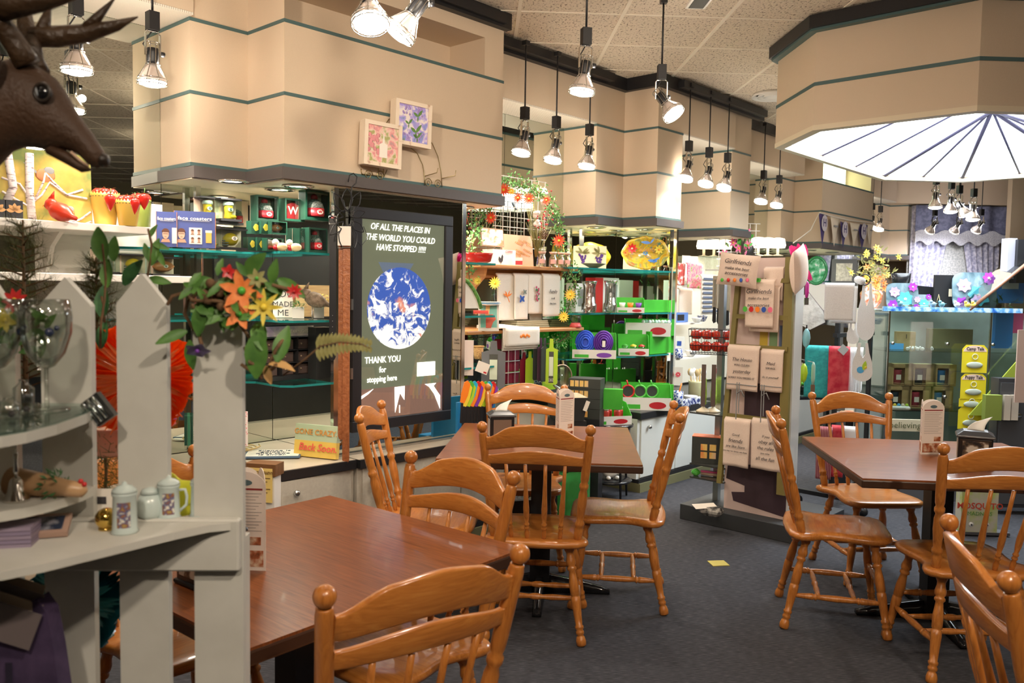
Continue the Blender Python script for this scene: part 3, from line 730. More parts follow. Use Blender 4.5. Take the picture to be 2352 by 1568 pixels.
counter([(9.1, -3.75), (11.1, -3.75)], 'cream cabinet run far back below the pennants')
# glass shelves: one thing each
def gshelf(pts, z, label, grp='glass display shelves', th=.012):
    t = thing('glass_shelf', label, 'glass shelf', W(*pts[0], z), 0, grp); X = Mx.Translation(-W(*pts[0], z))
    P = [pw(*p) for p in pts]
    n = len(P); b = B(GLS)
    b.at(X).raw([(p[0], p[1], z) for p in P]+[(p[0], p[1], z-th) for p in P], [list(range(n)), list(range(n, 2*n))[::-1]], False)
    obj('pane', b, t)
    b = B(GLE).at(X).raw([(p[0], p[1], z) for p in P]+[(p[0], p[1], z-th) for p in P], [(i, (i+1) % n, n+(i+1) % n, n+i) for i in range(n)], False)
    obj('edge', b, t); return t
sh1 = [(2.05, -4.41), (2.05, -4.17), (2.1, -4.12), (2.33, -4.12), (2.38, -4.07), (2.38, -3.83), (2.43, -3.78), (2.67, -3.78), (2.67, -4.41)]
sh1 = [(1.7, -4.41), (1.7, -4.2), (1.8, -4.12)]+sh1[3:]
for z, l in ((1.73, 'topmost'), (1.37, 'middle'), (1.03, 'lowest')): gshelf(sh1, z, 'clear glass shelf with green edge left of the poster, %s of three' % l)
for z, l in ((1.72, 'upper'), (1.38, 'middle'), (1.05, 'lower')): gshelf([(3.66, -4.0), (3.66, -3.78), (3.95, -3.78), (4.0, -3.84), (4.0, -4.0)], z, 'small glass shelf right of the earth poster, %s of three' % l)
sh2 = [(4.95, -4.41), (4.95, -3.98), (5.03, -3.92), (5.45, -3.92), (5.6, -3.82), (6.12, -3.8), (6.16, -3.84), (6.16, -4.41)]
for z, l in ((1.73, 'topmost'), (1.38, 'second'), (1.03, 'third')): gshelf(sh2, z, 'large glass shelf below the zigzag column, %s from the top' % l)
for z in (1.72,): gshelf([(9.3, -4.4), (9.3, -4.1), (9.6, -3.98), (11.0, -3.98), (11.0, -4.4)], z, 'glass shelf far back below the pennants')
# chrome corner posts and glass side sheets
def chpost(u, v, z0, z1, label):
    t = obj('chrome_post', B(CHR).box(-.014, .014, -.014, .014, z0, z1)); t.location = W(u, v, 0); t.rotation_euler = (0, 0, A45)
    return tag(t, label, 'post')
chpost(2.68, -3.77, ZC, 2.085, 'chrome corner post between the glass shelves and the earth poster')
chpost(3.64, -3.77, ZC, 2.085, 'chrome corner post at the right of the earth poster')
chpost(6.17, -3.79, ZC, 2.085, 'chrome corner post right of the green cartons')
chpost(7.49, -3.85, ZC, 2.085, 'chrome corner post behind the girlfriends pillow')
chpost(2.2, -4.36, ZC, 2.085, 'chrome post behind the coaster boxes, against the mirror')
chpost(5.6, -4.36, ZC, 2.085, 'pale post behind the grape plates, against the mirror')
# mirror panel behind the earth poster with steel sill
t = thing('mirror_panel', 'tall mirror behind the framed earth poster, with steel sill', 'mirror', W(3.16, -3.76, ZC), A45)
obj('sheet', B(MIR).box(-.47, .47, 0, .012, .012, 1.46), t); obj('backing', B(BLK).box(-.47, .47, .0121, .022, .012, 1.46), t); obj('sill', B(STL).box(-.5, .5, -.02, .02, 0, .012), t)
# ================= earth poster
pc = W(3.14, -3.735, .745)
ep = thing('framed_poster', 'tall black-framed lit poster of the earth with thank-you text', 'poster', pc, A45)
fr = B(M('frame_black', (.018, .017, .02), .4)); fw, fh, bd = .745, 1.245, .062
fr.box(-fw/2, fw/2, -.012, .018, 0, bd).box(-fw/2, fw/2, -.012, .018, fh-bd, fh).box(-fw/2, -fw/2+bd, -.012, .018, bd, fh-bd).box(fw/2-bd, fw/2, -.012, .018, bd, fh-bd)
o = obj('frame', fr, ep); bev(o, .004)
OLV = M('poster_olive', (.09, .10, .06), .3, emit=.28, ecol=(.30, .32, .22)); PBR = M('poster_brown', (.12, .07, .055), .35, emit=.3, ecol=(.42, .24, .18)); PWH = M('poster_white', (.9, .9, .85), .4, emit=1.2, ecol=(1, 1, .92))
obj('backdrop', B(OLV).box(-fw/2+.05, fw/2-.05, .004, .012, .235, fh-.05), ep); obj('lower_panel', B(PBR).box(-fw/2+.05, fw/2-.05, .004, .012, .05, .235), ep)
def pl_(px, py):  # poster-local coordinates of a pixel
    q = UV(PV(px, py, -3.735)); return q[0]-3.14, q[2]-.745
cx0, cz0 = pl_(919, 708); rr0 = .236
earth = M('earth', (.1, .2, .6), .4)
def _earth():
    m = earth; b = m.node_tree.nodes['Principled BSDF']; tc = nd(m, 'ShaderNodeTexCoord'); mp = nd(m, 'ShaderNodeMapping'); lk(m, tc.outputs['Object'], mp.inputs[0])
    cl = nd(m, 'ShaderNodeTexNoise', i_Scale=13, i_Detail=9, i_Roughness=.6, i_Distortion=1.6); lk(m, mp.outputs[0], cl.inputs['Vector'])
    ld = nd(m, 'ShaderNodeTexNoise', i_Scale=5, i_Detail=3); ld.noise_dimensions = '3D'; lk(m, mp.outputs[0], ld.inputs['Vector'])
    c1 = ramp(m, ld.outputs[0], [(.57, (.05, .12, .50)), (.62, (.70, .28, .2)), (.8, (.8, .5, .42))])
    sx = nd(m, 'ShaderNodeSeparateXYZ'); lk(m, mp.outputs[0], sx.inputs[0])
    gr = nd(m, 'ShaderNodeMapRange'); gr.inputs[1].default_value = cz0-rr0; gr.inputs[2].default_value = cz0+rr0; gr.inputs[3].default_value = .12; gr.inputs[4].default_value = -.08; lk(m, sx.outputs[2], gr.inputs[0])
    ad = nd(m, 'ShaderNodeMath', operation='ADD'); lk(m, cl.outputs[0], ad.inputs[0]); lk(m, gr.outputs[0], ad.inputs[1])
    c2 = ramp(m, ad.outputs[0], [(.50, (0, 0, 0)), (.57, (1, 1, 1))])
    mx = nd(m, 'ShaderNodeMixRGB'); lk(m, c2, mx.inputs[0]); lk(m, c1, mx.inputs[1]); mx.inputs[2].default_value = (.95, .97, 1, 1)
    lk(m, mx.outputs[0], b.inputs['Base Color']); lk(m, mx.outputs[0], b.inputs['Emission Color']); b.inputs['Emission Strength'].default_value = .4
_earth()
def disc(mat, x, z, r, y0, y1, n=40, sx=1): return B(mat).prism([(x+r*sx*cos(2*pi*i/n), z+r*sin(2*pi*i/n)) for i in range(n)], y0, y1, 'y')
obj('earth_disc', disc(earth, cx0, cz0, rr0, .0015, .004), ep)
x, z = pl_(905, 607)
obj('cap_shape', B(M('poster_blue', (.15, .2, .3), .5, emit=.3)).prism([(x-.11, z+.01), (x+.15, z+.01), (x+.09, z-.07), (x-.06, z-.07)], .0025, .0036, 'y'), ep)
for s, py, px in (('OF ALL THE PLACES IN', 525, 921), ('THE WORLD YOU COULD', 549, 922), ('HAVE STOPPED !!!!!', 571, 922)):
    x, z = pl_(px, py); txt(s, .05, PWH, ep, (x, .0, z), shear=.25, bold=.0005, name='headline', sx=.86)
for s, py, px, sz in (('THANK YOU', 826, 880, .052), ('for', 849, 879, .048), ('stopping here', 870, 878, .046)):
    x, z = pl_(px, py); txt(s, sz, PWH, ep, (x, .0, z), bold=.0006, name='thanks_line', sx=.85)
x, z = pl_(979, 848); obj('note_card', B(PWH).box(x-.07, x+.07, -.002, .003, z-.038, z+.045), ep)
def tri(nm, pts): obj(nm, B(PWH).prism([pl_(*p) for p in pts][::-1], .0, .003, 'y'), ep)
tri('white_shape', [(838, 905), (858, 893), (846, 905), (824, 921), (822, 915)]); tri('white_shape', [(907, 889), (930, 886), (929, 918), (919, 902), (908, 947)])
tri('white_shape', [(976, 882), (1002, 879), (996, 886), (1011, 908), (1011, 938), (998, 905), (986, 888)]); tri('white_shape', [(917.5, 930), (919, 930), (919, 948), (917.5, 948)])
obj('glazing', B(glass('poster_glass', (.97, .97, .95), .93, .01)).box(-fw/2+bd, fw/2-bd, -.0055, -.0045, bd, fh-bd), ep)
for z in (.68, .3): obj('hinge', B(STL).box(-fw/2-.012, -fw/2+.001, -.014, -.004, z, z+.06), ep)
# ================= boxed pictures and brass rack on the big wall
BR = M('brass_wire', (.45, .36, .18), .3, 1)
def wl(px, py, v=-3.74): q = UV(PV(px, py, v)); return Vec((q[0], 0, q[2]))
o0 = wl(940, 330)
rk = thing('plate_rack', 'brass wire plate rack with scrolls hung on the wall under two boxed pictures', 'wall rack', W(o0.x, -3.74, o0.z), A45)
def wp(px, py, y=-.012): q = wl(px, py)-o0; return Vec((q.x, y, q.z))
ax = wp(955, 238); rb = B(BR)
def arc(pts, y=-.012, r=.0028): rb.tube([wp(*p, y) for p in pts], r, 6)
arc([(918, 262), (890, 275), (872, 300), (866, 340), (866, 380), (866, 400)]); arc([(930, 300), (905, 310), (882, 335), (878, 380), (878, 402)])
arc([(968, 310), (990, 330), (1003, 360), (1010, 395), (1012, 430)]); arc([(940, 340), (955, 352), (968, 380), (972, 410), (972, 430)])
def scroll(px, py, s=1, r0=.03):
    c = wp(px, py); rb.tube([(c.x+s*r0*(1-i/22)*cos(i*.55), -.014, c.z+r0*(1-i/22)*sin(i*.55)) for i in range(20)], .0026, 6)
for p in ((843, 402), (870, 404), (980, 420), (1002, 423)): scroll(*p)
rb.tube([wp(826, 388), wp(828, 400), wp(880, 405), wp(886, 390)], .0028, 6)
for p in ((972, 405, 990, 398, 990, 388), (1012, 410, 1032, 405, 1031, 393)): rb.tube([wp(p[0], p[1]), wp(p[2], p[3])-Vec((0, .04, 0)), wp(p[4], p[5])-Vec((0, .05, 0))], .0026, 6)
obj('wire_frame', rb, rk)
def floral(name, bg, cols, sc):
    st = [(.3, bg)]+[(.42+.1*i, c) for i, c in enumerate(cols)]; return noisy(name, st, sc, rough=.4, kind='voronoi' if 0 else 'noise', detail=6, dist=.5)
HUM = floral('hummingbird_art', (.85, .75, .72), [(.8, .75, .75), (.45, .35, .75), (.25, .3, .7), (.2, .35, .08)], 26)
GAR = floral('garden_art', (.25, .3, .3), [(.75, .3, .3), (.8, .6, .5), (.35, .4, .12), (.55, .3, .2)], 22)
DIST = noisy('distressed_cream', [(.35, (.55, .36, .25)), (.42, (.80, .68, .54)), (1, (.84, .72, .58))], 16, rough=.6)
for (a, b, c, d, nm, lab, art, tl) in ((826, 904, 287, 385, 'boxed_picture', 'cream boxed picture of a spire among pink trees, lower left on the brass rack', GAR, .03), (897, 972, 240, 338, 'boxed_picture', 'cream boxed picture of hummingbirds and lilacs, upper right on the brass rack', HUM, .03)):
    loc, wd, h, r = place(a, b, c, d, -3.70)
    t = thing(nm, lab, 'picture', loc, r-.12, 'boxed pictures on the brass rack'); X = Mx.Rotation(tl, 4, 'Y')
    o = obj('box', B(DIST).at(X).box(-wd/2, wd/2, -.05, .0, 0, h), t); bev(o, .004)
    fb = B(DIST).at(X); e = .022
    fb.box(-wd/2, wd/2, -.062, -.0505, 0, e).box(-wd/2, wd/2, -.062, -.0505, h-e, h).box(-wd/2, -wd/2+e, -.062, -.0505, e, h-e).box(wd/2-e, wd/2, -.062, -.0505, e, h-e); obj('rim', fb, t)
    pa = obj('picture', B(art).at(X).box(-wd/2+e, wd/2-e, -.053, -.0508, e, h-e), t)
    # painted shapes: birds or a church with its tree
    q = B(M('paint_white', (.85, .8, .72), .5)).at(X)
    if art is GAR:
        q.prism([(-.02, .05), (.03, .05), (.03, .12), (.012, .13), (.005, .2), (-.002, .13), (-.02, .12)], -.0545, -.053, 'y'); q.mat(M('paint_pink', (.7, .28, .3), .6))
        for i in range(30): r1 = random.Random(i); q.ball((-.07+.045*r1.uniform(-1, 1), -.053, .12+.05*r1.uniform(-1, 1)), .012, 6, (1, .1, 1))
    else:
        q.mat(M('paint_green', (.12, .25, .06), .6))
        for (x, z, s) in ((.03, .17, 1), (-.03, .12, .8), (.02, .08, 1.2), (.03, .05, .9)):
            q.leaf((x, -.0545, z), (.6, 0, .8), (0, -1, 0), .05*s, .018*s, 0, 0); q.leaf((x, -.0545, z), (-.8, 0, .5), (0, -1, 0), .035*s, .018*s, 0, 0); q.leaf((x, -.0545, z), (0, 0, -1), (0, -1, 0), .03*s, .01*s, 0, 0)
        q.mat(M('paint_lilac', (.38, .28, .62), .6))
        for i in range(60): r1 = random.Random(i); c_ = [(-.06, .2), (.06, .2), (-.05, .05), (.06, .05)][i % 4]; q.ball((c_[0]*.8+.024*r1.uniform(-1, 1), -.053, c_[1]+.03*r1.uniform(-1, 1)), .007, 5, (1, .1, 1))
    obj('painted_detail', q, pa)
# ================= foreground: picket display fence with quarter shelves
FW = noisy('fence_white', [(.3, (.56, .55, .50)), (.7, (.62, .61, .56))], 14, rough=.6)
FY = 1.36
fo = PY(320, 1250, FY); fn = thing('picket_fence', 'white picket fence display at the lower left with a wide rail', 'fence', (fo.x, FY, 0))
def fx(px, py, Y=FY, t=None): q = PY(px, py, Y); return q-Vec((fo.x, FY, 0))
for (a, b, sh, pk, mid) in ((-62, 34, 720, 648, -12), (93, 209, 700, 636, 150), (268, 383, 698, 626, 320), (443, 557, 745, 688, 500)):
    A = fx(a, 800); D = fx(b, 800); z1 = fx(mid, sh).z; zp = fx(mid, pk).z; xm = (A.x+D.x)/2
    o = obj('picket', B(FW).prism([(A.x, .0), (D.x, .0), (D.x, z1), (xm, zp), (A.x, z1)], .0, .016, 'y'), fn); bev(o, .002, 1)
zr0, zr1 = fx(300, 1303).z, fx(540, 1186).z
o = obj('rail', B(FW).box(fx(-200, 1200).x, fx(556, 1200).x, -.02, -.001, zr0, zr1), fn); bev(o, .003, 1)
obj('rail', B(FW).box(fx(-200, 1200).x, fx(556, 1200).x, -.02, -.001, .12, .2), fn)
# shelves curved towards the viewer on the left
def curve_shelf(pts, z, th, label, mat=FW, glass_top=False, yb=FY-.022):
    P = [PZ(px, py, z) for px, py in pts]; t = thing('curved_shelf', label, 'shelf', (P[0].x, yb, z), 0, 'curved white shelves on the fence'); o = Vec((P[0].x, yb))
    pol = [(P[0].x-o.x, 0)]+[(p.x-o.x, min(p.y-o.y, -.001)) for p in P]+[(P[-1].x-o.x-.12, min(P[-1].y-o.y, -.1)), (P[-1].x-o.x-.12, 0)]
    x = obj('board', B(mat).prism(pol[::-1], -th, 0), t); bev(x, .002, 1)
    if glass_top: obj('glass_top', B(GLS).prism(pol[::-1], .001, .005), t)
    return t, z
curve_shelf([(545, 1186), (480, 1205), (400, 1222), (300, 1246), (200, 1270), (100, 1294), (0, 1313), (-160, 1330)], zr1-.004, .012, 'lowest and longest curved white shelf on the fence, carrying the little steins')
s2z = PY(195, 1118, 1.33).z; s3z = PY(215, 935, 1.33).z
curve_shelf([(215, 1118), (190, 1130), (120, 1152), (60, 1166), (0, 1176), (-160, 1190)], s2z, .014, 'middle curved white shelf at the left edge with bell and cone ornament')
curve_shelf([(222, 935), (200, 950), (130, 975), (60, 993), (0, 1003), (-160, 1012)], s3z, .014, 'top curved white shelf at the left edge with wine glasses, glass on top', glass_top=True)
zsh = zr1-.004
def onz(px, py, z): return PZ(px, py, z)
# steins
PORC = M('porcelain_blue', (.55, .64, .62), .15, coat=.5); GOLD = M('gold', (.7, .5, .15), .2, 1)
CRES = noisy('crest_print', [(.35, (.75, .7, .6)), (.45, (.10, .12, .25)), (.55, (.30, .12, .06)), (.65, (.4, .3, .1))], 110, rough=.3)
def stein(px, py, r, h, label, handle=0, crest=True):
    p = onz(px, py, zsh); t = thing('miniature_stein', label, 'stein', (p.x, p.y-0, zsh), .3, 'little porcelain steins')
    bd = obj('body', B(PORC).lathe([(r*.95, 0), (r*1.05, h*.03), (r*.93, h*.08), (r*.9, h*.4), (r*.86, h*.72), (r*.95, h*.76), (r*.95, h*.8)], 24), t)
    obj('lid', B(PORC).lathe([(r*.96, h*.8), (r*.9, h*.86), (r*.55, h*.93), (r*.2, h*.96), (r*.18, h*1.0), (0.0005, h*1.02)], 24), t)
    if handle: obj('handle', B(PORC).tube([(handle*r*.85, 0, h*.66), (handle*r*1.35, 0, h*.66), (handle*r*1.5, 0, h*.5), (handle*r*1.45, 0, h*.3), (handle*r*.88, 0, h*.16)], r*.13, 8), t)
    if crest:
        c = B(CRES).grid(lambda a, b: ((r*.925)*sin((a-.5)*1.1), -(r*.925)*cos((a-.5)*1.1), h*(.14+.5*b)), 8, 6); obj('painted_crest', c, t)
    return t
stein(287, 1222, .0195, .078, 'pale blue stein with a crest, front left of the three on the low shelf')
stein(388, 1190, .0185, .07, 'pale blue stein with crest and handle, middle of the three', 1)
stein(460, 1185, .0165, .07, 'pale blue stein at the right end of the low shelf', 1, False)
p = onz(345, 1192, zsh); t = thing('porcelain_jar', 'small round white porcelain jar between the first two steins', 'jar', (p.x, p.y, zsh))
obj('body', B(PORC).lathe([(.012, 0), (.02, .01), (.022, .025), (.016, .04), (.013, .042)], 20), t); obj('lid', B(PORC).lathe([(.015, .043), (.012, .05), (.002, .053)], 20), t)
p = onz(245, 1215, zsh); t = thing('gold_ornament', 'small shiny gold ball ornament beside the front stein', 'ornament', (p.x, p.y, zsh)); obj('ball', B(M('gold_shiny', (.75, .5, .12), .12, 1)).ball((0, 0, .017), .017, 16), t); obj('base', B(GOLD).lathe([(.012, 0), (.012, .003), (.006, .005)], 14), t)
p = onz(95, 1238, zsh); t = thing('picture_tile', 'small framed dark picture lying tilted on the low shelf at the left', 'picture', (p.x, p.y, zsh), .3); X = Mx.Rotation(.35, 4, 'X')
obj('frame', B(M('rosy_frame', (.4, .26, .2), .5)).at(X).box(-.035, .035, 0, .05, .002, .01), t); obj('picture', B(noisy('dark_print', [(.4, (.02, .03, .06)), (.6, (.3, .3, .35))], 60, rough=.2)).at(X).box(-.027, .027, .008, .042, .0101, .0112), t)
p = onz(20, 1250, zsh); t = thing('coaster_stack', 'stack of lilac and brown coasters at the left end of the low shelf', 'coasters', (p.x, p.y, zsh), .2)
for k in range(5): obj('coaster', B(M('coaster_%d' % (k % 2), [(.3, .24, .33), (.25, .2, .3)][k % 2], .4)).box(-.035, .035, -.02, .03, k*.006, k*.006+.005), t)
p = onz(228, 1192, zsh); t = thing('photo_card', 'small white card in a clear stand left of the steins', 'card', (p.x-.005, p.y+.02, zsh)); obj('card', B(PAPER).box(-.02, .02, 0, .001, .002, .045), t); obj('print', B(INK).box(-.008, .008, -.001, 0, .02, .032), t); obj('stand', B(glass('clear_plastic')).box(-.021, .021, -.01, .006, 0, .002), t)
# wine glasses on the top shelf
WG = glass('wine_glass', (.93, .95, .93), .86, .01)
def wineglass(px, py, label, s=1., rz=0):
    p = onz(px, py, s3z+.005); t = thing('wine_glass', label, 'wine glass', (p.x, p.y, s3z+.005), rz, 'wine glasses on the top curved shelf'); t.scale = (s, s, s)
    obj('bowl', B(WG).lathe([(.003, .062), (.012, .066), (.026, .085), (.035, .115), (.036, .14), (.033, .165), (.032, .165), (.035, .14), (.034, .115), (.025, .086), (.010, .068)], 32), t)
    obj('stem', B(WG).lathe([(.0035, .004), (.003, .03), (.003, .063)], 12), t); obj('foot', B(WG).lathe([(.032, 0), (.031, .002), (.004, .005)], 28), t)
    b = B(M('blueberry', (.02, .03, .07), .25)); b.ball((.020, -.029, .118), .0065, 10).ball((.028, -.024, .124), .004, 8); obj('berry', b, t)
wineglass(108, 942, 'large wine glass with a dark berry charm, at the left edge')
wineglass(-6, 945, 'second wine glass, cut by the left edge of the picture', rz=1)
for (px, py, l, hh) in ((55, 950, 'small clear glass bottle beside the wine glass stem', .05), (20, 962, 'small clear glass holder with a dark bead in front of the bottle', .03)):
    p = onz(px, py, s3z+.005); t = thing('glass_bottle', l, 'glass bottle', (p.x, p.y, s3z+.005)); obj('body', B(WG).lathe([(.013, 0), (.014, .004), (.014, hh*.75), (.006, hh*.9), (.006, hh)], 16), t); obj('bead', B(INK).ball((.004, 0, .007), .005, 8), t)
# silver clip
p = PY(230, 935, 1.30); t = thing('silver_clip', 'ribbed silver clip at the edge of the top curved shelf', 'clip', p, 0); X = Mx.Rotation(-.65, 4, 'Y')
obj('body', B(M('dark_silver', (.12, .12, .12), .3, .9)).at(X).box(-.016, .014, -.01, .004, -.024, .02), t); b = B(M('silver', (.7, .78, .78), .12, 1)).at(X)
for k in range(3): b.cyl((-.014+k*.009, -.011, -.02), (-.014+k*.009, -.011, .018), .0035, n=8)
obj('rib', b, t)
# ornament cone and bell on the middle shelf
p = onz(125, 1140, s2z); t = thing('cone_ornament', 'tan tapered ornament with a green wreath lying on the middle shelf', 'ornament', (p.x, p.y, s2z), 0)
obj('cone', B(noisy('tan_ceramic', [(.3, (.45, .26, .12)), (.7, (.55, .34, .18))], 20, rough=.35)).lathe([(.004, 0), (.011, .05), (.013, .3), (.017, .5), (.019, .7), (.0215, .95), (.002, 1)], 20, (.052, -.01, .012), (-.075, .01, .022)), t)
wr = B(LEAFD); r1 = random.Random(4)
for k in range(60): a = r1.uniform(0, 2*pi); x0 = r1.uniform(-.012, .012); wr.leaf((x0, .017*cos(a), .016+.017*sin(a)), (r1.uniform(-.7, .7), cos(a), sin(a)), (1, 0, 0), .012, .005, n=2)
obj('wreath', wr, t); obj('red_tip', B(RED).ball((.05, -.012, .022), .004, 8).ball((.044, -.01, .026), .004, 8), t)
p = onz(38, 1150, s2z); t = thing('silver_bell', 'small polished silver bell at the left edge of the middle shelf', 'bell', (p.x, p.y, s2z))
obj('body', B(M('silver_polish', (.7, .66, .6), .1, 1)).lathe([(.018, 0), (.0175, .004), (.012, .014), (.0095, .03), (.004, .036)], 20), t); obj('handle', B(CHR).lathe([(.002, .036), (.004, .045), (.0025, .06), (.004, .07), (.001, .078)], 12), t)
# lower left: purple bag and cards
p = PY(60, 1568, 1.2); t = thing('purple_bag', 'dark purple cloth bag hanging at the lower left corner', 'bag', (PY(40, 1500, 1.22).x, 1.22, PY(40, 1640, 1.22).z), -.1)
PC = noisy('purple_cloth', [(.3, (.035, .02, .06)), (.7, (.075, .045, .11))], 30, rough=.9)
b = B(PC); hh = .18
b.prism([(-.07, 0), (.068, 0), (.055, .1), (.045, .155), (.03, .175), (-.07, .12)], 0, .03, 'y'); o = obj('body', b, t); bev(o, .006)
txt('L', .1, M('purple_dark', (.015, .01, .03), .9), t, (.0, -.002, .04), rot=(pi/2, 0, -.0), name='print')
t = thing('greeting_card', 'tilted cream cards in a rack above the purple bag', 'greeting cards', PY(30, 1410, 1.24)); b = B(M('card_tan', (.35, .27, .18), .6))
for k in range(4):
    c_ = obj('card', B(M('card_%d' % (k % 2), [(.4, .32, .24), (.15, .12, .12)][k % 2], .6)).at(TX(.004*k, -.012*k, -.01*k, ry=.35, rz=.05)).box(-.06, .03, 0, .002, 0, .055), t)
# ---------- pleated cellophane flowers behind the fence
def pleat(px, py, Y, r, mat, matc, label, seed, n=60):
    P = PY(px, py, Y); t = thing('cellophane_flower', label, 'ornament', P, 0, 'pleated cellophane flowers behind the fence'); rr = random.Random(seed)
    b = B(mat)
    vs = []; fs = []; m = n*2; rings = 6
    for k in range(rings):
        for i in range(m):
            a = 2*pi*i/m; f = .08+.92*k/(rings-1); jag = (1+.06*rr.uniform(-1, 1)) if k == rings-1 else 1
            z = (.012 if i % 2 else -.012)*f*(1+.8*rr.random())-.05*(f*f)+.02*sin(a*3)*f
            vs.append((r*f*jag*cos(a), z+.02, r*f*jag*sin(a)))
    for k in range(rings-1):
        for i in range(m): j = (i+1) % m; fs.append([k*m+i, k*m+j, k*m+m+j, k*m+m+i])
    b.raw(vs, fs, False); obj('pleated_disc', b, t)
    c = B(matc)
    for i in range(48):
        a = rr.uniform(0, 2*pi); L = r*rr.uniform(.7, 1.05); w_ = .006
        c.leaf((r*.05*cos(a), -.01, r*.05*sin(a)), (cos(a), -.15, sin(a)), (0, -1, 0), L, .011, cup=.6, bend=-.15, n=4)
    obj('strip', c, t)
    return t
def cello(name, col):
    m = M(name, col, .12, coat=.6); nt = m.node_tree; b = nt.nodes['Principled BSDF']; o_ = nt.nodes['Material Output']
    tr_ = nd(m, 'ShaderNodeBsdfTranslucent'); tr_.inputs[0].default_value = (*col, 1); mx = nd(m, 'ShaderNodeMixShader', i_0=.5) if 0 else nd(m, 'ShaderNodeMixShader'); mx.inputs[0].default_value = .45
    lk(m, b.outputs[0], mx.inputs[1]); lk(m, tr_.outputs[0], mx.inputs[2]); lk(m, mx.outputs[0], o_.inputs[0]); return m
OC1 = cello('cello_orange', (1, .13, .01)); OC2 = cello('cello_orange_light', (1, .30, .08))
pleat(330, 868, 1.56, .102, OC1, OC2, 'bright orange pleated cellophane flower behind the white pickets', 3)
TC1 = cello('cello_teal', (.015, .14, .18)); TC2 = cello('cello_teal_light', (.05, .25, .26))
pleat(190, 1375, 1.5, .085, TC1, TC2, 'dark teal pleated cellophane flower behind the lower pickets', 5)
# small standing things behind fence: shelf that carries them
bs = thing('back_shelf', 'white shelf board behind the pickets carrying ornaments', 'shelf', (fo.x-.1, 1.6, 0)); 
obj('board', B(FW).box(-.42, .2, -.12, .05, 1.048, 1.06), bs); obj('upright', B(FW).box(-.43, -.415, -.12, .05, 0, 1.048), bs); obj('upright', B(FW).box(.185, .2, -.12, .05, 0, 1.048), bs)
# ---------- artificial plants
FIR = noisy('fir_green', [(.3, (.06, .08, .02)), (.7, (.16, .17, .05))], 40, rough=.7); TWIG = noisy('twig', [(.3, (.10, .05, .02)), (.7, (.2, .11, .05))], 60, rough=.8); OLV2 = noisy('olive_leaf', [(.3, (.22, .20, .06)), (.7, (.35, .33, .12))], 40, rough=.6)
def firtree(P, h, r, label, seed=2):
    t = thing('artificial_fir', label, 'plant', P); rr = random.Random(seed)
    tr_ = B(TWIG); tr_.cyl((0, 0, 0), (0, 0, h), .006, .002, 6); fb = B(FIR)
    for k in range(60):
        z = h*(.04+.94*(k/60)); a = k*2.4; L = r*(1-.8*k/60)*rr.uniform(.7, 1.1); d = Vec((cos(a), sin(a), .35)); e = Vec((0, 0, z))+d*L
        tr_.tube([(0, 0, z), e], [.0025, .001], 4)
        for q in range(12):
            p = Vec((0, 0, z)).lerp(e, .2+.8*q/11)
            for s in range(6):
                dd = d*.7+Vec((rr.uniform(-1, 1), rr.uniform(-1, 1), rr.uniform(-.6, .9))); fb.leaf(p, dd, (0, 0, 1), .024, .005, n=1)
    obj('trunk', tr_, t); obj('foliage', fb, t); return t
P = PY(60, 905, 1.75); firtree(P, PY(60, 505, 1.75).z-P.z, .14, 'artificial fir top behind the pickets at the far left')
P = PY(225, 900, 1.7); firtree(P, PY(190, 590, 1.7).z-P.z, .08, 'slim artificial fir sprig between the first two full pickets', 9)
def leafspray(name, label, base, tips, mat, L, wd, Y, cat='plant', grp=None):
    t = thing(name, label, cat, PY(*base, Y), 0, grp); o = PY(*base, Y); sb = B(TWIG); lb = B(mat)
    pts = [PY(x, y, Y)-o for (x, y) in [base]+tips]; sb.tube(pts, .0022, 6); obj('stem', sb, t); return t, lb, o
t, lb, o = leafspray('leaf_spray', 'tall spray with large glossy green leaves above the pickets', (230, 800), [(232, 740), (240, 690), (243, 640), (240, 600), (236, 560)], LEAF, .06, .03, 1.5)
def pl(px, py, dpx, dpy, L, wd, Y, o, tw=(0, -1, .3), dy=0): a = PY(px, py, Y); b_ = PY(px+dpx, py+dpy, Y); lb.leaf(a-o, (b_-a)+Vec((0, dy, 0)), tw, L, wd, cup=.25, bend=.1, n=8)
pl(240, 600, -18, -80, .062, .034, 1.5, o); pl(246, 660, 0, -78, .05, .026, 1.5, o); pl(262, 600, 0, -70, .045, .024, 1.5, o)
obj('leaf', lb, t)
t, lb, o = leafspray('leaf_spray', 'dark twisting green leaf stem between the second and third pickets', (240, 740), [(238, 700), (233, 680)], LEAFD, .06, .03, 1.52)
pl(236, 730, 0, -80, .06, .03, 1.52, o); pl(285, 655, 40, -60, .055, .03, 1.52, o); pl(232, 800, 8, -60, .05, .026, 1.52, o); obj('leaf', lb, t)
t, lb, o = leafspray('leaf_spray', 'thin twig with small green leaves above the middle picket', (345, 690), [(338, 640), (345, 600), (348, 560), (340, 525)], LEAF, .03, .015, 1.5)
for a in ((345, 600, -14, -40, .034), (348, 610, 14, -60, .05), (350, 560, 40, 12, .03), (344, 545, 14, -26, .026), (360, 575, 22, 44, .03), (340, 640, 60, 10, .04)): pl(a[0], a[1], a[2], a[3], a[4], a[4]*.45, 1.5, o)
obj('leaf', lb, t)
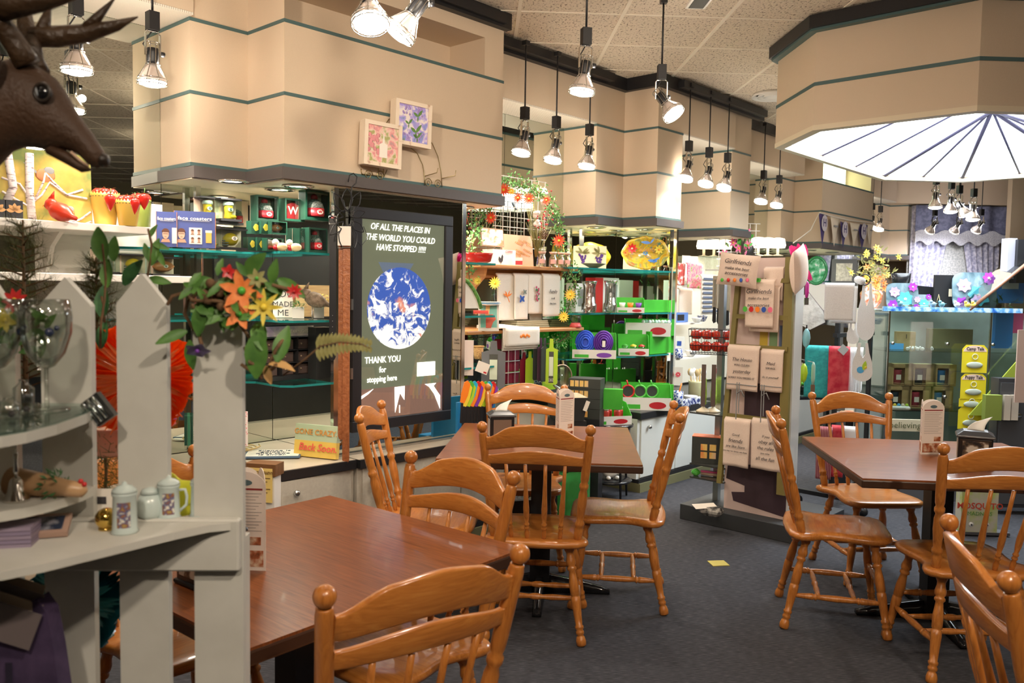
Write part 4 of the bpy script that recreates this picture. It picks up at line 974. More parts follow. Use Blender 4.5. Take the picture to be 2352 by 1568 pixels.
# flower garland draped over the rightmost picket
GY = 1.33; go = PY(500, 760, GY)
t = thing('flower_garland', 'artificial flower garland with twigs draped over the rightmost picket', 'garland', go)
sb = B(TWIG); rr = random.Random(12)
def gp(px, py, y=0): q = PY(px, py, GY)-go; return Vec((q.x, q.y+y, q.z))
for line in ([(385, 700), (392, 680), (420, 672), (450, 690), (500, 690), (560, 700), (600, 690)], [(440, 760), (420, 720), (430, 690), (470, 660), (520, 640), (560, 650), (610, 650), (670, 665)], [(556, 800), (580, 830), (610, 850), (640, 800), (655, 770)], [(556, 835), (590, 860), (620, 850), (640, 835)], [(556, 740), (575, 790), (600, 870)], [(450, 700), (440, 720), (446, 755), (470, 790)]):
    sb.tube([gp(x, y, rr.uniform(-.02, .02)) for x, y in line], .003, 6)
for k in range(30): x, y = rr.uniform(470, 560), rr.uniform(650, 705); sb.ball(gp(x, y, rr.uniform(-.02, .02)), .008, 6)
obj('twig', sb, t)
lb = B(LEAF)
for (x, y, dx, dy, L, wd) in ((600, 760, -10, 120, .075, .042), (640, 830, 20, -80, .06, .03), (590, 740, 20, 60, .05, .03), (500, 700, -50, 10, .045, .03), (470, 700, -10, 60, .05, .028), (500, 715, -40, 20, .04, .03), (480, 680, -60, -30, .05, .02), (560, 630, 30, -30, .05, .03), (640, 640, 30, 20, .05, .025), (620, 650, 10, -40, .04, .02), (430, 760, -50, 20, .05, .02), (440, 780, 0, 60, .05, .022), (520, 730, 30, 30, .03, .025), (650, 650, -30, 30, .04, .03), (480, 640, -30, 20, .035, .03)):
    a = gp(x, y, rr.uniform(-.02, .015)); b_ = gp(x+dx, y+dy, rr.uniform(-.03, .01)); lb.leaf(a, b_-a, (0, -1, .2), L, wd, cup=.2, bend=.15, n=6)
for k in range(40): x, y = rr.uniform(450, 640), rr.uniform(620, 730); a = gp(x, y, rr.uniform(-.03, .02)); lb.leaf(a, (rr.uniform(-1, 1), rr.uniform(-.8, 0), rr.uniform(-1, 1)), (0, -1, .2), .028, .014, n=3)
obj('leaf', lb, t)
def fl(px, py, r, mat, cen, nm, n=6, wd=None, d=(0.1, -1, .1), dy=-.025):
    b = B(mat); flower(b, gp(px, py, dy), d, r, mat, cen, n, wd); obj(nm, b, t)
OF = noisy('orange_petal', [(.3, (.75, .16, .02)), (.7, (.9, .3, .08))], 60, rough=.6); YF = noisy('yellow_petal', [(.3, (.6, .45, .03)), (.7, (.8, .65, .1))], 60, rough=.6)
fl(566, 668, .034, OF, GRN, 'orange_flower', 6, .018); fl(560, 720, .026, OF, GRN, 'orange_flower', 5, .016); fl(615, 705, .03, YF, YEL, 'yellow_flower', 8, .009); fl(684, 670, .013, RED, RED, 'red_flower', 9, .006)
fl(536, 625, .012, RED, RED, 'red_berry', 5, .01); fl(466, 798, .02, M('lilac_petal', (.25, .2, .42), .7), PUR, 'lilac_flower', 5, .02, (.1, -.6, -.8)); fl(600, 640, .016, OLV2, GRN, 'bud', 6, .01)
lb = B(M('tan_petal', (.55, .32, .12), .6)); a = gp(620, 836, -.01); lb.leaf(a, gp(665, 838, -.02)-a, (0, -.5, 1), .045, .022, cup=.3); lb.leaf(gp(610, 840), (.3, -.2, -1), (0, -1, 0), .03, .016); obj('dried_petal', lb, t)
# fern frond reaching right
t = thing('fern_frond', 'olive green fern frond reaching right from the garland past the belts', 'plant', gp(700, 840)+go); o = gp(700, 840); sb = B(TWIG); fpts = [gp(x, y)-o for x, y in ((650, 862), (700, 825), (735, 795), (780, 785), (830, 790), (850, 800))]; sb.tube(fpts, .0014, 5); obj('stem', sb, t); lb = B(OLV2)
for i in range(14):
    f = i/13; x = 728+120*f; y = 798-14*sin(f*2.4)+6*f
    for s in (-1, 1): a = gp(x, y)-o; lb.leaf(a, (.35*s*0+.25, -.2, s), (0, -1, 0), .022*(1-.5*f), .009, n=3)
obj('leaflet', lb, t)
t = thing('small_garland', 'small red and yellow artificial flowers above the wine glass at the left edge', 'garland', PY(60, 740, 1.34)); go2 = PY(60, 740, 1.34); lb = B(LEAF)
def g2(px, py, y=0): q = PY(px, py, 1.34)-go2; return Vec((q.x, q.y+y, q.z))
for k in range(22): a = g2(rr.uniform(0, 120), rr.uniform(700, 800), rr.uniform(-.02, .0)); lb.leaf(a, (rr.uniform(-1, 1), -.4, rr.uniform(-1, 1)), (0, -1, .2), .03, .015, n=3)
obj('leaf', lb, t); b = B(RED); flower(b, g2(52, 690, -.02), (0, -1, .2), .02, RED, YEL, 9); obj('red_flower', b, t); b = B(YF); flower(b, g2(30, 735, -.02), (0, -1, .2), .02, YF, YEL, 6, .012); obj('yellow_flower', b, t)
# yellow cloth behind steins
t = thing('yellow_cloth', 'bright yellow folded cloth seen between the two rightmost pickets', 'cloth', PZ(415, 1200, 1.10)); q = PY(415, 1185, 1.42); t.location = q
obj('cloth', B(M('neon_yellow', (.8, .8, .05), .7)).grid(lambda a, b: ((a-.5)*.07, .01*sin(a*9), .002+.075*b*(1-.3*a)), 10, 6, .004), t)
# ================= deer
DY = 1.2
DBR = noisy('deer_brown', [(.3, (.036, .016, .007)), (.7, (.075, .034, .015))], 9, rough=.6, bump=.25, bscale=160); DDK = M('deer_dark', (.02, .012, .008), .4); DLT = noisy('deer_ear', [(.3, (.16, .09, .05)), (.7, (.38, .25, .16))], 14, rough=.7)
do = PY(0, 300, DY); t = thing('deer_figure', 'brown deer figure with antlers at the upper left edge, head turned right', 'deer', do)
def dp(px, py, y=0): q = PY(px, py, DY)-do; return Vec((q.x, y, q.z))
def loft(st, mat, n=20, cap=True):
    b = B(mat); vs = []; fs = []
    for (tx, ty, bx_, by, w_) in st:
        a = dp(tx, ty); c = dp(bx_, by); m_ = (a+c)/2; h_ = (a-c)/2
        for i in range(n): th = 2*pi*i/n; vs.append(m_+h_*cos(th)+Vec((0, w_*sin(th)*(1+.12*cos(th)), 0)))
    for k in range(len(st)-1):
        for i in range(n): j = (i+1) % n; fs.append([k*n+i, k*n+j, k*n+n+j, k*n+n+i])
    fs.append(list(range(n))[::-1]); fs.append([(len(st)-1)*n+i for i in range(n)])
    return b.raw(vs, fs, True)
hd = loft([(243, 368, 237, 380, .004), (240, 352, 222, 387, .013), (228, 332, 200, 375, .016), (210, 305, 178, 352, .018), (190, 278, 152, 345, .021), (170, 248, 118, 347, .026), (152, 215, 82, 340, .032), (128, 180, 50, 338, .037), (92, 155, 14, 352, .040), (45, 135, -25, 395, .045), (-30, 150, -90, 470, .055), (-120, 230, -190, 560, .07), (-230, 380, -300, 620, .09), (-330, 520, -360, 640, .08)], DBR)
hd.mat(DBR); o = obj('head', hd, t)
jw = loft([(212, 389, 205, 393, .005), (192, 374, 186, 396, .011), (165, 352, 150, 376, .014), (130, 335, 110, 355, .016)], DBR); obj('lower_jaw', jw, t)
# mouth lining, nose, eye
obj('mouth', B(M('mouth_pale', (.6, .4, .28), .5)).tube([dp(207, 383, -.004), dp(190, 370, -.009), dp(172, 352, -.012)], .0022, 6), t)
obj('nose', B(DDK).ball(dp(238, 368), .0105, 14, (.8, 1.15, 1)), t)
ep_ = dp(127, 226, -.0325)
ey = obj('eye', B(M('eye_black', (.008, .008, .01), .05, coat=1)).ball(ep_, .009, 18, (1, .6, 1.15)), t)
obj('eyelid', B(DDK).tube([ep_+Vec((.0105*cos(a), -.002, .0115*sin(a))) for a in [2*pi*i/16 for i in range(16)]], .0028, 6, True), ey)
obj('eye_shine', B(M('eye_glint', (.4, .42, .45), .3)).leaf(ep_+Vec((-.006, -.0065, .006)), (.1, 0, -1), (0, -1, 0), .011, .003, n=3), ey)  # pale sliver painted as a glint on the dark eye
for yy, nm in ((-.056, 'ear'), (.036, 'ear')):
    e = B(DBR).leaf(dp(40, 205, yy), dp(18, 90, yy*1.5)-dp(40, 205, yy), (0, -1 if yy < 0 else 1, 0), .078, .040, cup=-.12, bend=.1, n=10); a_ = obj(nm, e, t)
    a_.modifiers.new('solid', 'SOLIDIFY').thickness = .004
    obj('inner_ear', B(DLT).leaf(dp(40, 200, yy*1.14), dp(19, 100, yy*1.66)-dp(40, 200, yy*1.14), (0, -1 if yy < 0 else 1, 0), .066, .027, cup=-.1, bend=.1, n=10), a_)
ANT = noisy('antler', [(.3, (.035, .018, .008)), (.7, (.085, .045, .02))], 12, (1, 1, 1), rough=.45, bump=.4, bscale=90)
for s, y0 in ((-1, -.02), (1, .025)):
    a = B(ANT)
    dx = 0 if s < 0 else -18
    base = [dp(82+dx, 158, y0), dp(66+dx, 128, y0*1.2), dp(50+dx, 92, y0*1.8), dp(34+dx, 62, y0*2.4), dp(10+dx, 20, y0*3), dp(-10+dx, -40, y0*3.6), dp(10+dx, -120, y0*4)]
    a.tube(base, [.017, .016, .0145, .0135, .012, .009, .003], 12)
    a.tube([dp(30+dx, 55, y0*2.4), dp(85+dx, 48, y0*2.9), dp(160+dx, 36, y0*3.1), (dp(230+dx, 18, y0*3.1)), dp(284+dx, -2, y0*3)], [.014, .0155, .013, .008, .001], 12)
    a.tube([dp(55+dx, 45, y0*2.6), dp(62+dx, 10, y0*2.8), dp(72+dx, -40, y0*3)], [.010, .008, .001], 10)
    a.tube([dp(150+dx, 38, y0*3), dp(185+dx, 0, y0*3), dp(230+dx, -50, y0*3)], [.010, .007, .001], 10)
    obj('antler', a, t)
pd = obj('display_plinth', B(FW).box(-.12, .12, -.09, .09, 0, dp(-330, 640).z+do.z)); pd.location = (do.x+dp(-320, 600).x, DY-.02, 0); tag(pd, 'white display plinth carrying the deer figure at the far left', 'plinth')

p = PY(252, 1012, 1.62); t = thing('peach_pot', 'shiny peach pot seen between the pickets below the orange flower', 'pot', p); obj('pot', B(M('peach_glaze', (.75, .32, .22), .15, coat=.5)).lathe([(.02, -.03), (.034, -.02), (.036, .01), (.03, .018), (.034, .024), (.028, .026), (.001, .02)], 20), t)
P = PY(240, 1140, 1.6); t = thing('evergreen_sprig', 'green artificial evergreen sprig low between the first two full pickets', 'plant', P); fb = B(FIR); rr = random.Random(77)
for k in range(260): z = rr.uniform(0, .11); fb.leaf((rr.gauss(0, .018), rr.gauss(0, .01), z), (rr.uniform(-1, 1), -.4, rr.uniform(-.3, 1)), (0, -1, 0), .022, .006, n=1)
obj('foliage', fb, t); obj('stem', B(TWIG).tube([(0, 0, -.03), (.004, 0, .05), (0, 0, .11)], .003, 5), t)
# ================= left white shelves
def wshelf(u0, u1, v0, z, label, th=.035, mat=WHT):
    t = thing('wall_shelf', label, 'shelf', W((u0+u1)/2, -4.42, z), A45); L = (u1-u0)/2
    o = obj('board', B(mat).box(-L, L, v0+0-(-4.42) and -(v0+4.42), 0, -th, 0), t); bev(o, .004); 
    return t
w1 = wshelf(.2, 1.79, -4.0, 1.82, 'upper white wall shelf carrying the birch painting and yellow pots')
w2 = wshelf(.2, 1.98, -3.98, 1.59, 'lower white wall shelf carrying the helmet and football boxes')
o = obj('bracket', B(WHT).prism([(0, -.035), (-.22, -.035), (-.1, -.1), (-.03, -.22), (0, -.23)], 1.0, 1.02, 'x'), w1, ); o.location = (-.55, 0, 0)
t = obj('display_backboard', B(WHT).box(-.3, .3, 0, .004, 0, .85)); t.location = W(1.71, -4.4225, 1.12); t.rotation_euler = (0, 0, A45); tag(t, 'white back panel behind the wall shelves at the left', 'panel')
# birch painting
loc, wd, h, r = place(-90, 212, 330, 490, -4.12, 1.821); 
bg = noisy('birch_ground', [(.36, (.12, .16, .03)), (.5, (.42, .30, .05)), (.64, (.62, .42, .12))], 5, rough=.6)
t = thing('painting', 'canvas painting of birch trunks and birds on the upper white shelf', 'painting', loc, r); X = Mx.Rotation(-.05, 4, 'X')
obj('canvas', B(bg).at(X).box(-wd/2, wd/2, 0, .03, 0, h), t)
b = B(noisy('birch_bark', [(.35, (.2, .14, .15)), (.45, (.7, .6, .6)), (.8, (.85, .8, .8))], 30, (1, 1, 4), rough=.7)).at(X)
def q(px, py): return ((px-61)/302*wd, (490-py)/160*h)
for tr_ in ([(65, 340), (62, 430), (66, 490)], [(15, 340), (25, 420), (10, 450)]):
    pts = [(*q(*p),) for p in tr_]; b.tube([(x, -.001, z) for x, z in pts], .018, 8)
for br in ([(66, 450), (90, 430), (110, 400), (150, 425), (200, 430)], [(100, 380), (120, 400), (150, 425), (190, 410)], [(66, 460), (40, 450), (0, 430)], [(140, 490), (180, 480), (208, 460)], [(70, 450), (95, 400), (100, 380)], [(0, 400), (40, 410), (62, 440)], [(150, 485), (190, 490), (210, 482)]):
    b.tube([(q(*p)[0], -.001, q(*p)[1]) for p in br], .005, 6)
obj('painted_birch', b, t)
for (x, y, s, m) in ((100, 385, 1.3, None), (150, 465, 1, None)):
    b = B(M('paint_rust', (.5, .2, .08), .6)).at(X); X0, Z0 = q(x, y); b.ball((X0, -.001, Z0), .03*s, 10, (1.1, .08, .8)); b.mat(GREY).ball((X0+.012*s, -.002, Z0+.016*s), .018*s, 10, (1, .1, .8)); b.leaf((X0-.02*s, -.002, Z0), (-1, 0, .6*s), (0, -1, 0), .06*s, .015, 0, 0); obj('painted_bird', b, t)
# cardinal figurine
def bird(name, label, P, s, body, mask=None, legs=False, rz=0, beak=ORG):
    t = thing(name, label, 'figurine', P, rz); z0 = .05*s if legs else 0
    b = B(body); b.lathe([(.002, 0), (.02*s, .06), (.034*s, .25), (.036*s, .45), (.026*s, .68), (.012*s, .82), (.008*s, 1)], 14, (-.035*s, 0, z0+.055*s), (.085*s, 0, z0+.01*s)); obj('body', b, t)
    b = B(body); b.ball((-.03*s, 0, z0+.065*s), .026*s, 12, (1, .9, 1)).lathe([(.012*s, 0), (.001, 1)], 8, (-.03*s, 0, z0+.085*s), (-.015*s, 0, z0+.118*s)); h_ = obj('head', b, t)
    if mask: obj('mask', B(mask).ball((-.045*s, 0, z0+.062*s), .0155*s, 10, (.8, 1.1, 1)), h_)
    obj('beak', B(beak).lathe([(.007*s, 0), (.0005, 1)], 8, (-.054*s, -.0, z0+.064*s), (-.072*s, 0, z0+.06*s)), h_)
    if legs:
        for q_ in (-1, 1): obj('leg', B(STL).tube([(0, q_*.01*s, z0+.02*s), (0, q_*.012*s, 0), (-.015*s, q_*.012*s, 0)], .002*s, 5), t)
    return t
P, wd, h, r = place(95, 170, 440, 495, -4.03, 1.82); bird('cardinal_figurine', 'red cardinal figurine with a black mask on the upper white shelf', P, 1.15, M('cardinal_red', (.7, .05, .02), .35), BLK, rz=-.3)
def leafdeco(t, wd, h):
    b = B(M('copper_leaf', (.7, .38, .15), .4)); 
    for k in range(5): a = pi/2+(k-2)*.75; b.leaf((0, -.002, h*.42), (cos(a), 0, sin(a)), (0, -1, 0), h*.42, h*.28, 0, 0)
    obj('leaf_print', b, t)
for (a, c, l) in ((14, 53, 'dark square candle box with a copper leaf, right of the pair on the upper shelf'), (-24, 12, 'dark square candle box with a copper leaf, cut by the left edge')):
    pl0 = place(a, c, 448, 488, -4.02, 1.82); t = carton('candle_box', l, 'box', pl0, M('charcoal', (.03, .03, .035), .6), .07, group='dark candle boxes'); leafdeco(t, pl0[1], pl0[2])
# yellow scalloped pots with hanging strawberries
POTY = M('pot_yellow', (.62, .40, .07), .4); POTG = M('pot_green', (.26, .32, .06), .4); BERRY = M('berry_red', (.65, .03, .02), .2, coat=.5)
def pot(px0, px1, pyt, pyb, v, mat, label, z=1.82, fruit=5):
    P, wd, h, r = place(px0, px1, pyt, pyb, v, z, 'c'); R0 = wd/2; t = thing('scalloped_pot', label, 'pot', P, 0, 'scalloped metal pots'); n = 48
    b = B(mat); vs = []; fs = []; 
    for k, (rr_, zz) in enumerate([(R0*.7, 0), (R0*.72, .002), (R0*.99, h*.93), (R0*1.0, h), (R0*.97, h*.98), (R0*.70, .006)]):
        for i in range(n): a = 2*pi*i/n; sc = (abs(sin(a*12))*.012 if k in (3, 4) else 0); vs.append((rr_*cos(a), rr_*sin(a), zz+sc))
    for k in range(5):
        for i in range(n): j = (i+1) % n; fs.append([k*n+i, k*n+j, k*n+n+j, k*n+n+i])
    fs.append(list(range(n))[::-1]); b.raw(vs, fs, True); obj('pot', b, t)
    hb = B(BLK)
    for i in range(24): a = 2*pi*i/24; hb.ball((R0*.995*cos(a), R0*.995*sin(a), h*.93), .0025, 5)
    obj('rim_hole', hb, t)
    rr = random.Random(int(px0))
    for k in range(fruit):
        a = 2*pi*k/fruit; x, y = R0*.5*cos(a), R0*.5*sin(a); bb = thing('artificial_tomato', ORD[k]+' shiny red artificial tomato in the '+('taller yellow' if px0 < 230 else 'green' if px0 > 290 else 'shorter yellow')+' scalloped pot', 'tomato', P+Vec((x, y, h*.95)), a, 'red fruit in the scalloped pot at %d' % 0 if 0 else 'red fruit in the '+('taller yellow pot' if px0 < 230 else 'green pot' if px0 > 290 else 'shorter yellow pot'))
        obj('fruit', B(BERRY).ball((0, 0, .012), .028, 12, (1, 1, .9)), bb); obj('calyx', B(LEAF).leaf((0, 0, .036), (1, 0, .5), (0, 0, 1), .02, .008).leaf((0, 0, .036), (-1, 0, .5), (0, 0, 1), .02, .008), bb)
    return t, P, R0, h
pot(212, 272, 432, 500, -4.1, POTY, 'taller yellow scalloped metal pot of red fruit'); pot(268, 320, 450, 503, -4.03, POTY, 'shorter yellow scalloped metal pot in front'); pot(300, 346, 440, 506, -4.2, POTG, 'green scalloped metal pot behind the yellow ones', fruit=4)
for (px, py, l) in ((253, 460, 'left one'), (309, 468, 'middle one'), (331, 458, 'right one')):
    P = PV(px, py, -3.985); t = thing('hanging_strawberry', 'glossy red artificial strawberry hanging on a pot rim, %s of three' % l, 'strawberry', P, 0, 'hanging strawberries')
    obj('fruit', B(BERRY).lathe([(.001, -.05), (.010, -.035), (.021, -.01), (.026, .008), (.022, .02), (.008, .028), (.001, .029)], 14), t)
    b = B(LEAF)
    for k in range(6): a = k*pi/3; b.leaf((0, 0, .027), (cos(a), sin(a), .2), (0, 0, 1), .022, .008)
    b.tube([(0, 0, .027), (.004, 0, .045), (-.006, .02, .055)], .002, 5); obj('calyx', b, t)
carton('white_box', 'plain white box at the right end of the upper white shelf', 'box', place(346, 373, 447, 505, -4.2, 1.82), WHT, .1)
# window boxes with little team things
TEAM = M('team_green', (.008, .05, .03), .4); BOXP = M('box_pinkcream', (.72, .55, .42), .5); GLD = M('team_gold', (.85, .50, .03), .35); CPL = glass('clear_plastic', (.96, .96, .96), .9, .03); CARD = M('team_red', (.5, .02, .03), .35)
def gmark(t, x, y, z, s, nm='team_mark', letter='G', c1=None):
    o = obj(nm, B(c1 or WHT).prism([(x+s*1.25*cos(2*pi*i/20), z+s*.85*sin(2*pi*i/20)) for i in range(20)], y-.001, y, 'y'), t)
    txt(letter, s*1.5, TEAM if letter == 'G' else CARD, t, (x, y-.0022, z-.0), bold=.0006, name=nm+'_letter')
def winbox(pl0, label, kind, d=.07, trim=BLK, group='clear fronted ornament boxes'):
    loc, wd, h, r = pl0; t = thing('ornament_box', label, 'boxed ornament', loc, r, group); e = wd*.07
    b = B(BOXP).box(-wd/2, wd/2, d-.003, d, 0, h); b.mat(trim).box(-wd/2, wd/2, 0, d-.003, 0, h*.10).box(-wd/2, wd/2, 0, d-.003, h*.93, h)
    if trim is TEAM: b.box(-wd/2, -wd/2+e, 0, d-.003, h*.1, h*.93).box(wd/2-e, wd/2, 0, d-.003, h*.1, h*.93)
    obj('box', b, t); obj('window', B(CPL).box(-wd/2+.001, wd/2-.001, .0008, .0014, h*.1, h*.93), t)
    z = h*.11; s = min(wd, h)
    if kind == 'boot':
        o = obj('boot_mug', B(GLD).lathe([(s*.2, 0), (s*.2, .05*h), (s*.17, .25*h), (s*.2, .6*h)], 16, (0, d/2, z)).ball((-.0*s+.14*s, d/2-.012, z+.10*h), s*.17, 10, (1.2, .8, .6)), t); obj('foam', B(WHT).lathe([(s*.22, .58*h), (s*.24, .66*h), (s*.2, .74*h), (.001, .76*h)], 14, (0, d/2, z)), o); gmark(t, 0, d/2-s*.2-.001, z+h*.4, s*.1)
    elif kind == 'helmet':
        o = obj('helmet', B(GLD).ball((0, d/2, z+h*.38), s*.33, 18, (1.1, 1, .95), bot=.12), t); m_ = B(GREY)
        for k in range(3): m_.tube([(-.2*s, d/2-.2*s, z+h*(.12+.1*k)), (-.42*s, d/2, z+h*(.1+.1*k)), (-.2*s, d/2+.2*s, z+h*(.12+.1*k))], .003, 5)
        obj('face_mask', m_, o); gmark(t, .03*s, d/2-s*.335, z+h*.42, s*.12)
    elif kind == 'beanie':
        o = obj('beanie', B(CARD).lathe([(s*.34, .03*h), (s*.36, .1*h), (s*.36, .3*h)], 18, (0, d/2, z)), t); obj('crown', B(noisy('glitter_grey', [(.4, (.03, .05, .05)), (.6, (.3, .33, .3))], 220, rough=.4)).lathe([(s*.355, .3*h), (s*.3, .48*h), (s*.16, .6*h), (.001, .64*h)], 18, (0, d/2, z)), o); obj('bobble', B(CARD).ball((0, d/2, z+.68*h), s*.13, 10), o); gmark(t, 0, d/2-s*.365, z+h*.17, s*.1, letter='W')
    elif kind == 'jersey':
        obj('jersey', B(CARD).prism([(-.3*s, z), (.3*s, z), (.3*s, z+.45*h), (.38*s, z+.4*h), (.3*s, z+.62*h), (.1*s, z+.72*h), (-.1*s, z+.72*h), (-.3*s, z+.62*h), (-.38*s, z+.4*h), (-.3*s, z+.45*h)], d*.3, d*.6, 'y'), t); txt('W', s*.5, WHT, t, (0, d*.3-.002, z+.36*h), bold=.001, name='team_letter')
    elif kind == 'football':
        o = obj('football', B(M('football_brown', (.5, .17, .06), .4)).lathe([(.001, 0), (.14*s*1.2, .12), (.27*s, .3), (.31*s, .5), (.27*s, .7), (.14*s*1.2, .88), (.001, 1)], 16, (-.42*wd, d/2, z+.36*h), (.42*wd, d/2, z+.42*h)), t); gmark(t, 0, d/2-s*.315, z+h*.4, s*.1)
    elif kind == 'candle': obj('candle_jar', B(CPL).lathe([(s*.3, 0), (s*.3, .6*h), (s*.24, .7*h)], 16, (0, d/2, z)), t)
    return t
winbox(place(460, 508, 453, 506, -4.12, None), 'boxed yellow boot mug with a team oval, left of the pair on top', 'boot')
winbox(place(508, 556, 457, 508, -4.06, None), 'boxed yellow boot mug with a team oval, right of the pair on top', 'boot')
winbox(place(492, 507, 515, 567, -4.0, 1.732), 'narrow boxed yellow boot mug seen beside the coaster box', 'boot', .06)
winbox(place(505, 569, 521, 568, -3.95, 1.732), 'boxed yellow football helmet with a team oval on the glass shelf', 'helmet')
t = obj('box_plinth', B(BLK).box(-.1, .12, -.01, .07, 0, .012)); P = place(460, 556, 453, 508, -4.09, None); t.location = P[0]-Vec((0, 0, .013)); t.rotation_euler = (0, 0, A45); tag(t, 'thin black riser under the boot mug boxes', 'riser')
winbox(place(279, 347, 580, 627, -4.05, 1.59), 'boxed yellow football helmet on the lower white shelf', 'helmet')
winbox(place(221, 276, 566, 627, -4.08, 1.59), 'tall clear box with a glass candle on the lower white shelf', 'candle')
winbox(place(352, 413, 588, 630, -4.03, 1.59), 'black box with a brown football and team oval on the lower white shelf', 'football')
gb = [(590, 640, 451, 508, -4.05, None, 'beanie', 'leftmost in the upper row'), (655, 700, 458, 508, -4.0, None, 'jersey', 'with a red jersey, middle of the upper row'), (702, 757, 440, 506, -3.95, None, 'beanie', 'largest, right end of the upper row'), (672, 706, 512, 568, -4.0, 1.732, 'beanie', 'lower row, first of the three beanies'), (688, 722, 515, 569, -3.88, 1.732, 'beanie', 'lower row, middle of the three beanies'), (710, 752, 514, 570, -3.84, 1.732, 'beanie', 'lower row, right end')]
for a, b_, c, d_, v, z, k, l in gb: winbox(place(a, b_, c, d_, v, z), 'dark green box with a red %s, %s' % (k, l.replace('with a red jersey, ', '')), k, trim=TEAM, group='dark green ornament boxes')
for a, b_, c, d_, v, l, k in ((622, 660, 509, 538, -3.95, 'upper', 'football'), (613, 652, 539, 568, -3.9, 'lower', 'football')): winbox(place(a, b_, c, d_, v, None if c < 530 else 1.732), 'dark green ornament box with an orange football, %s one' % l, k, trim=TEAM, group='dark green ornament boxes')
for (a, b_, c, d_, v, l) in ((577, 599, 508, 537, -4.0, 'upper left'), (600, 621, 508, 537, -3.98, 'upper right'), (570, 590, 539, 569, -3.97, 'lower left'), (591, 612, 539, 569, -3.95, 'lower right')):
    pl0 = place(a, b_, c, d_, v, None if c < 530 else 1.732); t = carton('gift_box', 'small dark green box with a gold crest, %s of four' % l, 'box', pl0, TEAM, .05, group='small green and gold boxes')
    obj('gold_crest', B(M('crest_gold', (.6, .5, .05), .5)).prism([(pl0[1]*.3*cos(2*pi*i/10)*(1 if i % 2 else .75), pl0[2]*.5+pl0[2]*.28*sin(2*pi*i/10)) for i in range(10)], -.001, 0, 'y'), t)
for (px, v, l) in ((640, -3.86, 'left'), (672, -3.83, 'right')):
    P, wd, h, r = place(px-14, px+18, 540, 568, v, 1.732); t = thing('plush_ornament', 'small cream and red ornament before the green boxes, %s one' % l, 'ornament', P, 0, 'small cream ornaments'); obj('body', B(M('plush_cream', (.75, .55, .3), .8)).ball((.01, 0, .022), .026, 12, (1.3, 1, .85)), t); obj('head', B(WHT).ball((-.02, -.005, .045), .018, 10), t); obj('red_jersey', B(CARD).ball((-.016, -.003, .018), .02, 10, (.9, 1.1, .8)), t)
# face coaster boxes
CBL = M('coaster_blue', (.05, .08, .30), .4); SKIN = M('print_skin', (.72, .42, .3), .5); HAIR = M('print_hair', (.12, .04, .02), .6)
def facebox(pl0, label, full):
    loc, wd, h, r = pl0; t = thing('coaster_box', label, 'boxed coasters', loc, r, 'blue face coasters boxes')
    obj('box', B(CBL).box(-wd/2, wd/2, 0, .05, 0, h), t); decal(t, 'orange_edge', M('edge_orange', (.7, .25, .05), .5), -wd/2, -wd/2+.002, 0, h, -.001); decal(t, 'orange_edge', M('edge_orange'), wd/2-.002, wd/2, 0, h, -.001)
    txt('face coasters', h*.135, M('print_white', (.9, .9, .85), .5), t, (.0, -.0022, h*.80), bold=.0004, sx=min(1.25, wd/(h*.135*6.1))); decal(t, 'rule', M('print_white'), -wd*.3, wd*.35, h*.735, h*.742, -.001)
    def face(x, z, s, hair=True):
        b = B(M('print_shirt', (.55, .3, .2), .6)).prism([(x-.75*s, z-1.35*s), (x+.75*s, z-1.35*s), (x+.5*s, z-.8*s), (x-.5*s, z-.8*s)], -.0022, -.0012, 'y')
        b.mat(SKIN).prism([(x+.52*s*cos(2*pi*i/16), z+.8*s*sin(2*pi*i/16)) for i in range(16)], -.0032, -.0012, 'y')
        b.mat(HAIR).prism([(x+.6*s*cos(pi*i/8), z+.35*s+.62*s*sin(pi*i/8)) for i in range(9)], -.0038, -.0012, 'y')
        b.mat(BLK).box(x-.42*s, x+.42*s, -.0042, -.0012, z+.1*s, z+.14*s).box(x-.15*s, x+.15*s, -.0042, -.0012, z-.42*s, z-.38*s)
        obj('printed_face', b, t)
    face(-wd*.32 if full else -wd*.05, h*.36, h*.17)
    if full:
        decal(t, 'photo_grid', PAPER, -wd*.14, wd*.17, h*.1, h*.55, -.001)
        for k in range(4): face(-wd*.06+(k % 2)*wd*.155, h*(.44-.22*(k//2)), h*.068)
        b = B(M('beer_gold', (.8, .45, .08), .4)).box(wd*.26, wd*.40, -.0022, -.0012, h*.14, h*.42); b.mat(WHT).box(wd*.25, wd*.41, -.0024, -.0012, h*.42, h*.49); obj('printed_glass', b, t)
    else: decal(t, 'photo_grid', PAPER, wd*.25, wd*.48, h*.1, h*.55, -.001)
    return t
facebox(place(361, 405, 488, 566, -4.02, 1.732, 'c'), 'blue face coasters box behind, half covered by its neighbour', False)
facebox(place(404, 492, 487, 568, -3.97, 1.732, 'c'), 'blue face coasters box in front on the top glass shelf', True)
